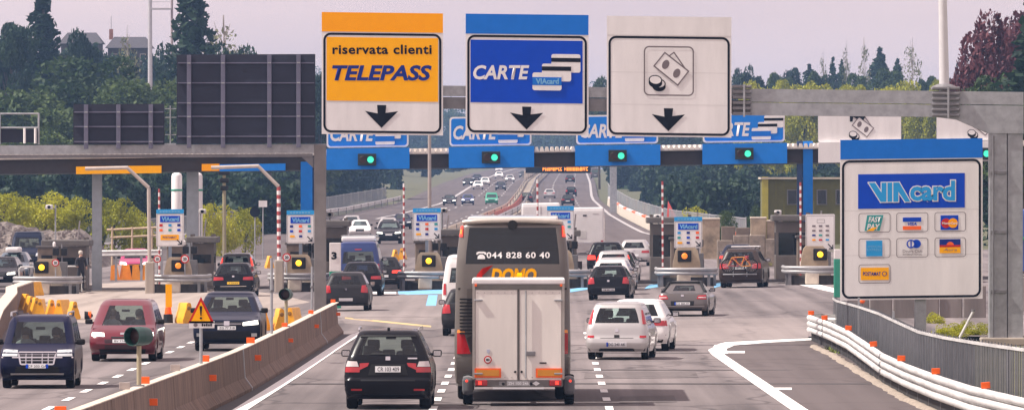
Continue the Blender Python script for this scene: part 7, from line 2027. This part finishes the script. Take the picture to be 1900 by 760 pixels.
for a in (('broad_a', 22, 20, 960, 'dark broad tree at the left edge of the skyline', LEAF_DARK, 95), ('conifer_a', 78, -40, 985, 'tall dark spruce second from the left on the skyline', LEAF_CON, 135), ('conifer_b', 357, -80, 900, 'tall dark spruce above the big sign back', LEAF_CON, 150),
          ('broad_b', 150, 40, 1010, 'dark tree in front of the left house roof', LEAF_DARK, 80), ('sparse_a', 237, 38, 1100, 'small thin tree beside the right house on the hill', LEAF_PALE, 40), ('broad_c', 330, 60, 960, 'dull green tree left of the tall spruce above the sign back', LEAF_DARK, 80),
          ('sparse_b', 415, 18, 940, 'grey bare branched tree right of the tall spruce', LEAF_PALE, 90), ('round_a', 430, 62, 920, 'green rounded tree above the big sign back', LEAF_DARK, 110), ('broad_d', 500, 84, 960, 'pale green tree above the right end of the big sign back', LEAF_MID, 100), ('broad_e', 566, 96, 1000, 'small tree at the right end of the left hill skyline', LEAF_DARK, 70),
          ('round_b', 190, 92, 880, 'large olive green rounded tree in the middle of the left hill', LEAF_MID, 230), ('round_a', 40, 150, 850, 'olive green tree low at the left edge of the hill', LEAF_MID, 190), ('round_c', 265, 130, 860, 'olive green rounded tree left of the big sign back', LEAF_MID, 170), ('round_b', 110, 190, 820, 'olive tree above the small sign back', LEAF_MID, 180), ('broad_b', 592, 122, 930, 'dark tree showing between the big sign back and the yellow sign', LEAF_DARK, 60)):
    tree(*a[:6], wpx=a[6] * 1.4, group=TG)
for px, yt, lab in HT: tree('broad_' + 'abcd'[px % 4], px, yt, 1240, lab, LEAF_DARK, 90, group=TG)
BG = 'yellow green bushes by the toll'
for px, yt, D, w_, lab in ((8, 350, 545, 120, 'bright yellow green bush at the left edge above the gravel mound'), (48, 356, 552, 90, 'yellow green bush second from the left edge on the gravel mound'), (84, 346, 550, 130, 'largest yellow green bush in the middle of the gravel mound'), (132, 356, 548, 100, 'yellow green bush at the right end of the gravel mound'), (168, 378, 560, 60, 'small dark green bush behind the left grey canopy column'), (212, 360, 560, 110, 'bright bush right of the left grey canopy column'), (256, 376, 565, 90, 'smaller yellow green bush left of the leftmost payment panel'),
        (380, 370, 575, 80, 'bright bush right of the white vent pipes'), (415, 372, 580, 90, 'yellow green bush around the camera mast'), (455, 378, 585, 80, 'yellow green bush beside the black round sign')):
    tree('bush_' + 'abc'[px % 3], px, yt, D, lab, LEAF_YEL if 'dark' not in lab else LEAF_MID, w_, 'bush', 'bush', BG, zbase=1.6 if px < 140 else None)
tree('bush_a', 1395, 372, 640, 'bright green bush left of the olive building', LEAF_MID, 60, 'bush', 'bush', BG); tree('bush_b', 1290, 378, 700, 'yellow green bush behind the panel above the convertible', LEAF_YEL, 70, 'bush', 'bush', BG)
tree('bush_c', 1345, 384, 560, 'low scrub on top of the brown wall', LEAF_MID, 60, 'bush', 'bush', BG); tree('bush_a', 1785, 600, 275, 'yellowish weeds and scrub below the payment card sign', LEAF_YEL, 60, 'bush', 'bush', BG, zbase=0)
for px, yt, w_, D, lab in ((1765, 592, 80, 268, 'green weeds under the right half of the payment card sign'), (1815, 598, 60, 270, 'green weeds beside the foot of the thick gantry post'), (1640, 582, 90, 280, 'dull green scrub left of the payment sign post'), (1590, 572, 60, 285, 'dull green scrub near the small orange lamp'), (1735, 585, 50, 290, 'thin weeds right of the payment sign post')):
    tree('bush_' + 'abc'[px % 3], px, yt, D, lab, LEAF_YEL if px > 1700 else LEAF_MID, w_, 'bush', 'bush', BG, zbase=0)
tree('bush_b', 1418, 500, 470, 'low green weeds between the bicycles car and the dark booth', LEAF_YEL, 40, 'bush', 'bush', BG)
# right skyline
RG = 'trees on the right skyline'
for a in (('sparse_a', 1528, 84, 1420, 'thin bare poplar, leftmost of four on the right skyline', LEAF_PALE, 22), ('sparse_b', 1570, 64, 1400, 'thin bare poplar, second from the left on the right skyline', LEAF_PALE, 22), ('sparse_c', 1603, 60, 1380, 'thin bare poplar, third from the left on the right skyline', LEAF_PALE, 30), ('sparse_a', 1693, 62, 1390, 'taller pale bare poplar left of the white mast', LEAF_PALE, 44),
          ('conifer_a', 1545, 102, 1500, 'small dark conifer between the two leftmost poplars', LEAF_CON, 60), ('conifer_b', 1562, 104, 1510, 'small dark conifer beside the second poplar', LEAF_CON, 56), ('conifer_c', 1632, 82, 1480, 'tall bluish conifer in the middle of the right skyline', LEAF_CON, 105), ('conifer_a', 1665, 105, 1500, 'bluish conifer left of the tallest poplar', LEAF_CON, 80), ('conifer_b', 1502, 114, 1520, 'dark conifer right of the cash sign', LEAF_CON, 80), ('broad_a', 1472, 112, 1450, 'rounded green tree between the cash sign and the conifers', LEAF_DARK, 60), ('broad_c', 1378, 106, 1400, 'hazy green tree just right of the cash sign', LEAF_DARK, 60), ('broad_e', 1430, 124, 1420, 'yellowish green tree above the gantry beam', LEAF_MID, 70), ('broad_b', 1112, 132, 1500, 'hazy green tree showing between the blue and the cash sign', LEAF_MID, 70), ('conifer_c', 1776, 112, 1460, 'dark conifer right of the white mast', LEAF_CON, 40)):
    tree(*a[:6], wpx=a[6] * (1.25 if a[0].startswith('conifer') else 1.0), group=RG)
ORD = ('first', 'second', 'third', 'fourth', 'fifth', 'sixth', 'seventh', 'eighth', 'ninth', 'tenth', 'eleventh')
for i, px in enumerate(range(1400, 1900, 46)):
    tree('round_' + 'abc'[i % 3], px + 11 * (i % 2), 136 + (i * 37) % 17, 1180 + (i * 53) % 90, 'sunlit yellow green thicket on the right skyline, ' + ORD[i] + ' from the left', LEAF_YEL, 110, 'bush', 'bush', 'thickets along the right skyline')
for px, yt, D, w_, lab in ((1395, 120, 1330, 90, 'rounded mid green tree beside the cash sign, above the gantry beam'), (1450, 122, 1350, 80, 'rounded mid green tree behind the left thickets on the right skyline'), (1520, 118, 1360, 70, 'rounded green tree under the leftmost poplar'), (1590, 122, 1350, 80, 'rounded green tree between the second and third poplar'), (1650, 112, 1340, 90, 'broad green tree below the tall bluish conifer'), (1720, 128, 1330, 80, 'rounded green tree left of the white mast'), (1775, 126, 1340, 90, 'rounded green tree right of the white mast')):
    tree('broad_' + 'abcde'[px % 5], px, yt, D, lab, (LEAF_MID, LEAF_DARK)[px % 2], w_, group=RG)
tree('round_c', 1878, -8, 640, 'purple leaved tree in the upper right corner', LEAF_PURP, 235, rot=.4)
tree('round_a', 1800, 95, 645, 'smaller purple leaved tree left of the tall one in the upper right corner', LEAF_PURP, 110)
tree('conifer_b', 1945, -120, 600, 'big dark green conifer at the right edge', LEAF_DARK, 300)
tree('broad_c', 1850, 110, 610, 'dark green tree under the purple tree at the right edge', LEAF_MID, 170)
tree('broad_d', 1900, 150, 590, 'green tree behind the gantry corner at the right edge', LEAF_MID, 190)

# woodland masses
TOP = [(-120, 60), (0, 95), (60, 85), (150, 84), (250, 84), (330, 90), (400, 90), (460, 105), (520, 118), (600, 140), (680, 185), (800, 200), (1000, 235), (1090, 190), (1130, 160), (1370, 128), (1420, 140), (1500, 138), (1560, 142), (1640, 130), (1700, 150), (1800, 150), (1950, 120), (2060, 100)]
def woodland(name, label, rows, leafm, skip):
    out = []
    for D, drop, step in rows:
        px = -110.0
        while px < 2040:
            px += step * rng.uniform(.75, 1.25)
            if skip(px, D): continue
            X = (px - HX) * D / F_PX; z0 = ground_z(X, D)
            yt = interp(TOP, px) + drop + rng.uniform(-14, 22)
            h_ = W(0, yt, D).z - z0
            if h_ < 2: continue
            con = rng.random() < .3
            n = 1900
            if con: q, _ = conif(h_, h_ * .2, n, .40)
            else: q, _ = broad(h_, max(3.0, h_ * .33), int(n * 1.25), .40, .08, 26)
            q = q + np.array([X, D + rng.uniform(-12, 12), z0 - .3]); out.append(q)
    o = link(name, quads_mesh(name, np.concatenate(out), leafm)); o['kind'] = 'stuff'; o['label'] = label; o['category'] = 'woodland'
def in_road(px, D):
    X = (px - HX) * D / F_PX
    return interp(ROAD_L, D) - 5 < X < interp(ROAD_R, D) + 4
woodland('woodland', 'dark green wooded hillside behind the left toll lanes', [(1020, 130, 38), (1150, 45, 36), (1280, 0, 34)], LEAF_DARK, lambda px, D: px > 900 or in_road(px, D))
woodland('woodland', 'dark hazy woodland behind the right toll lanes', [(1450, 130, 34), (1620, 40, 30), (1760, 5, 30)], LEAF_DARK, lambda px, D: px < 1100 or in_road(px, D))
woodland('woodland', 'distant woodland beyond the crest of the motorway', [(2950, -8, 14), (3300, -30, 14)], LEAF_MID, lambda px, D: px < 560 or px > 1180)
# undergrowth strip in front of the left wood
woodland('woodland', 'low dark green trees beyond the walls right of the motorway', [(830, 205, 26), (930, 190, 26), (1080, 170, 28), (1250, 150, 30)], LEAF_DARK, lambda px, D: px < 1190 or in_road(px, D))
woodland('woodland', 'low dark trees left of the far motorway', [(1000, 130, 24), (1200, 110, 24), (1500, 95, 20), (1900, 85, 16), (2300, 75, 14), (2650, 65, 12)], LEAF_DARK, lambda px, D: px < 560 or px > 880 or in_road(px, D))
woodland('woodland', 'mid green trees scattered over the left hillside', [(1000, 95, 90), (1130, 30, 80)], LEAF_MID, lambda px, D: px > 620 or in_road(px, D))
woodland('undergrowth', 'dark undergrowth below the left wooded hillside', [(760, 225, 24), (880, 215, 26)], LEAF_CON, lambda px, D: px > 560)

# ================================================================== PERSON at the leftmost booth
def person(px, D, label):
    c = W(px, 0, D); z0 = road_z(c.x, D) + .18
    J = [(0, 0, .95), (0, .0, 1.2), (0, 0, 1.45), (0, 0, 1.54), (0, -.02, 1.66), (.10, 0, .90), (.11, -.02, .50), (.11, .02, .08), (.12, -.14, .04), (-.10, 0, .90), (-.12, .04, .50), (-.12, .06, .08), (-.13, -.10, .04), (.20, 0, 1.42), (.27, .03, 1.15), (.24, -.12, .93), (-.20, 0, 1.42), (-.28, -.02, 1.15), (-.22, -.20, 1.05)]
    E = [(0, 1), (1, 2), (2, 3), (3, 4), (0, 5), (5, 6), (6, 7), (7, 8), (0, 9), (9, 10), (10, 11), (11, 12), (2, 13), (13, 14), (14, 15), (2, 16), (16, 17), (17, 18)]
    Rr = [.15, .15, .14, .06, .10, .10, .075, .05, .045, .10, .075, .05, .045, .075, .055, .04, .075, .055, .04]
    me = bpy.data.meshes.new('body'); me.from_pydata(J, E, [])
    o = bpy.data.objects.new('body', me); scene.collection.objects.link(o)
    sk = o.modifiers.new('skin', 'SKIN'); o.modifiers.new('sub', 'SUBSURF').levels = 1
    for i, r_ in enumerate(Rr): me.skin_vertices[0].data[i].radius = (r_, r_ * .8)
    me.skin_vertices[0].data[0].use_root = True
    dg = bpy.context.evaluated_depsgraph_get(); m2 = bpy.data.meshes.new_from_object(o.evaluated_get(dg)); bpy.data.objects.remove(o)
    m2.materials.clear()
    for m_ in (mat('dark_coat', (.02, .018, .025), .9), mat('dark_trousers', (.012, .013, .018), .9), mat('skin', (.45, .27, .20), .6)): m2.materials.append(m_)
    for p in m2.polygons: p.material_index = 2 if (p.center.z > 1.5 or (p.center.z < 1.08 and abs(p.center.x) > .19 and p.center.z > .85)) else (0 if p.center.z > .85 else 1); p.use_smooth = True
    t = thing('person', label, 'person', (c.x, D, z0), .5); link('body', m2, t)
    MB().lathe([(.02, .12), (.085, .09), (.105, .02), (.09, -.05)], (0, .02, 1.68), mat('pale_hair', (.5, .45, .40), .9), 14).build('hair', t, smooth_deg=60)
person(150, DI + 2.6, 'person in a dark coat standing by the leftmost toll booth')

# ================================================================== AIR
hz = MB().box((0, 4500, 30), (5300, 9300, 66), None)
hzo = hz.build('haze'); hzo['kind'] = 'stuff'; hzo['label'] = 'thin warm spring haze over the whole place'; hzo['category'] = 'haze'
hm = bpy.data.materials.new('haze'); hm.use_nodes = True
hm.node_tree.nodes.remove(hm.node_tree.nodes['Principled BSDF'])
pv = hm.node_tree.nodes.new('ShaderNodeVolumePrincipled'); pv.inputs['Color'].default_value = (.30, .50, .86, 1); pv.inputs['Density'].default_value = .00012; pv.inputs['Anisotropy'].default_value = .2
hm.node_tree.links.new(pv.outputs[0], hm.node_tree.nodes['Material Output'].inputs['Volume'])
hzo.data.materials.clear(); hzo.data.materials.append(hm)
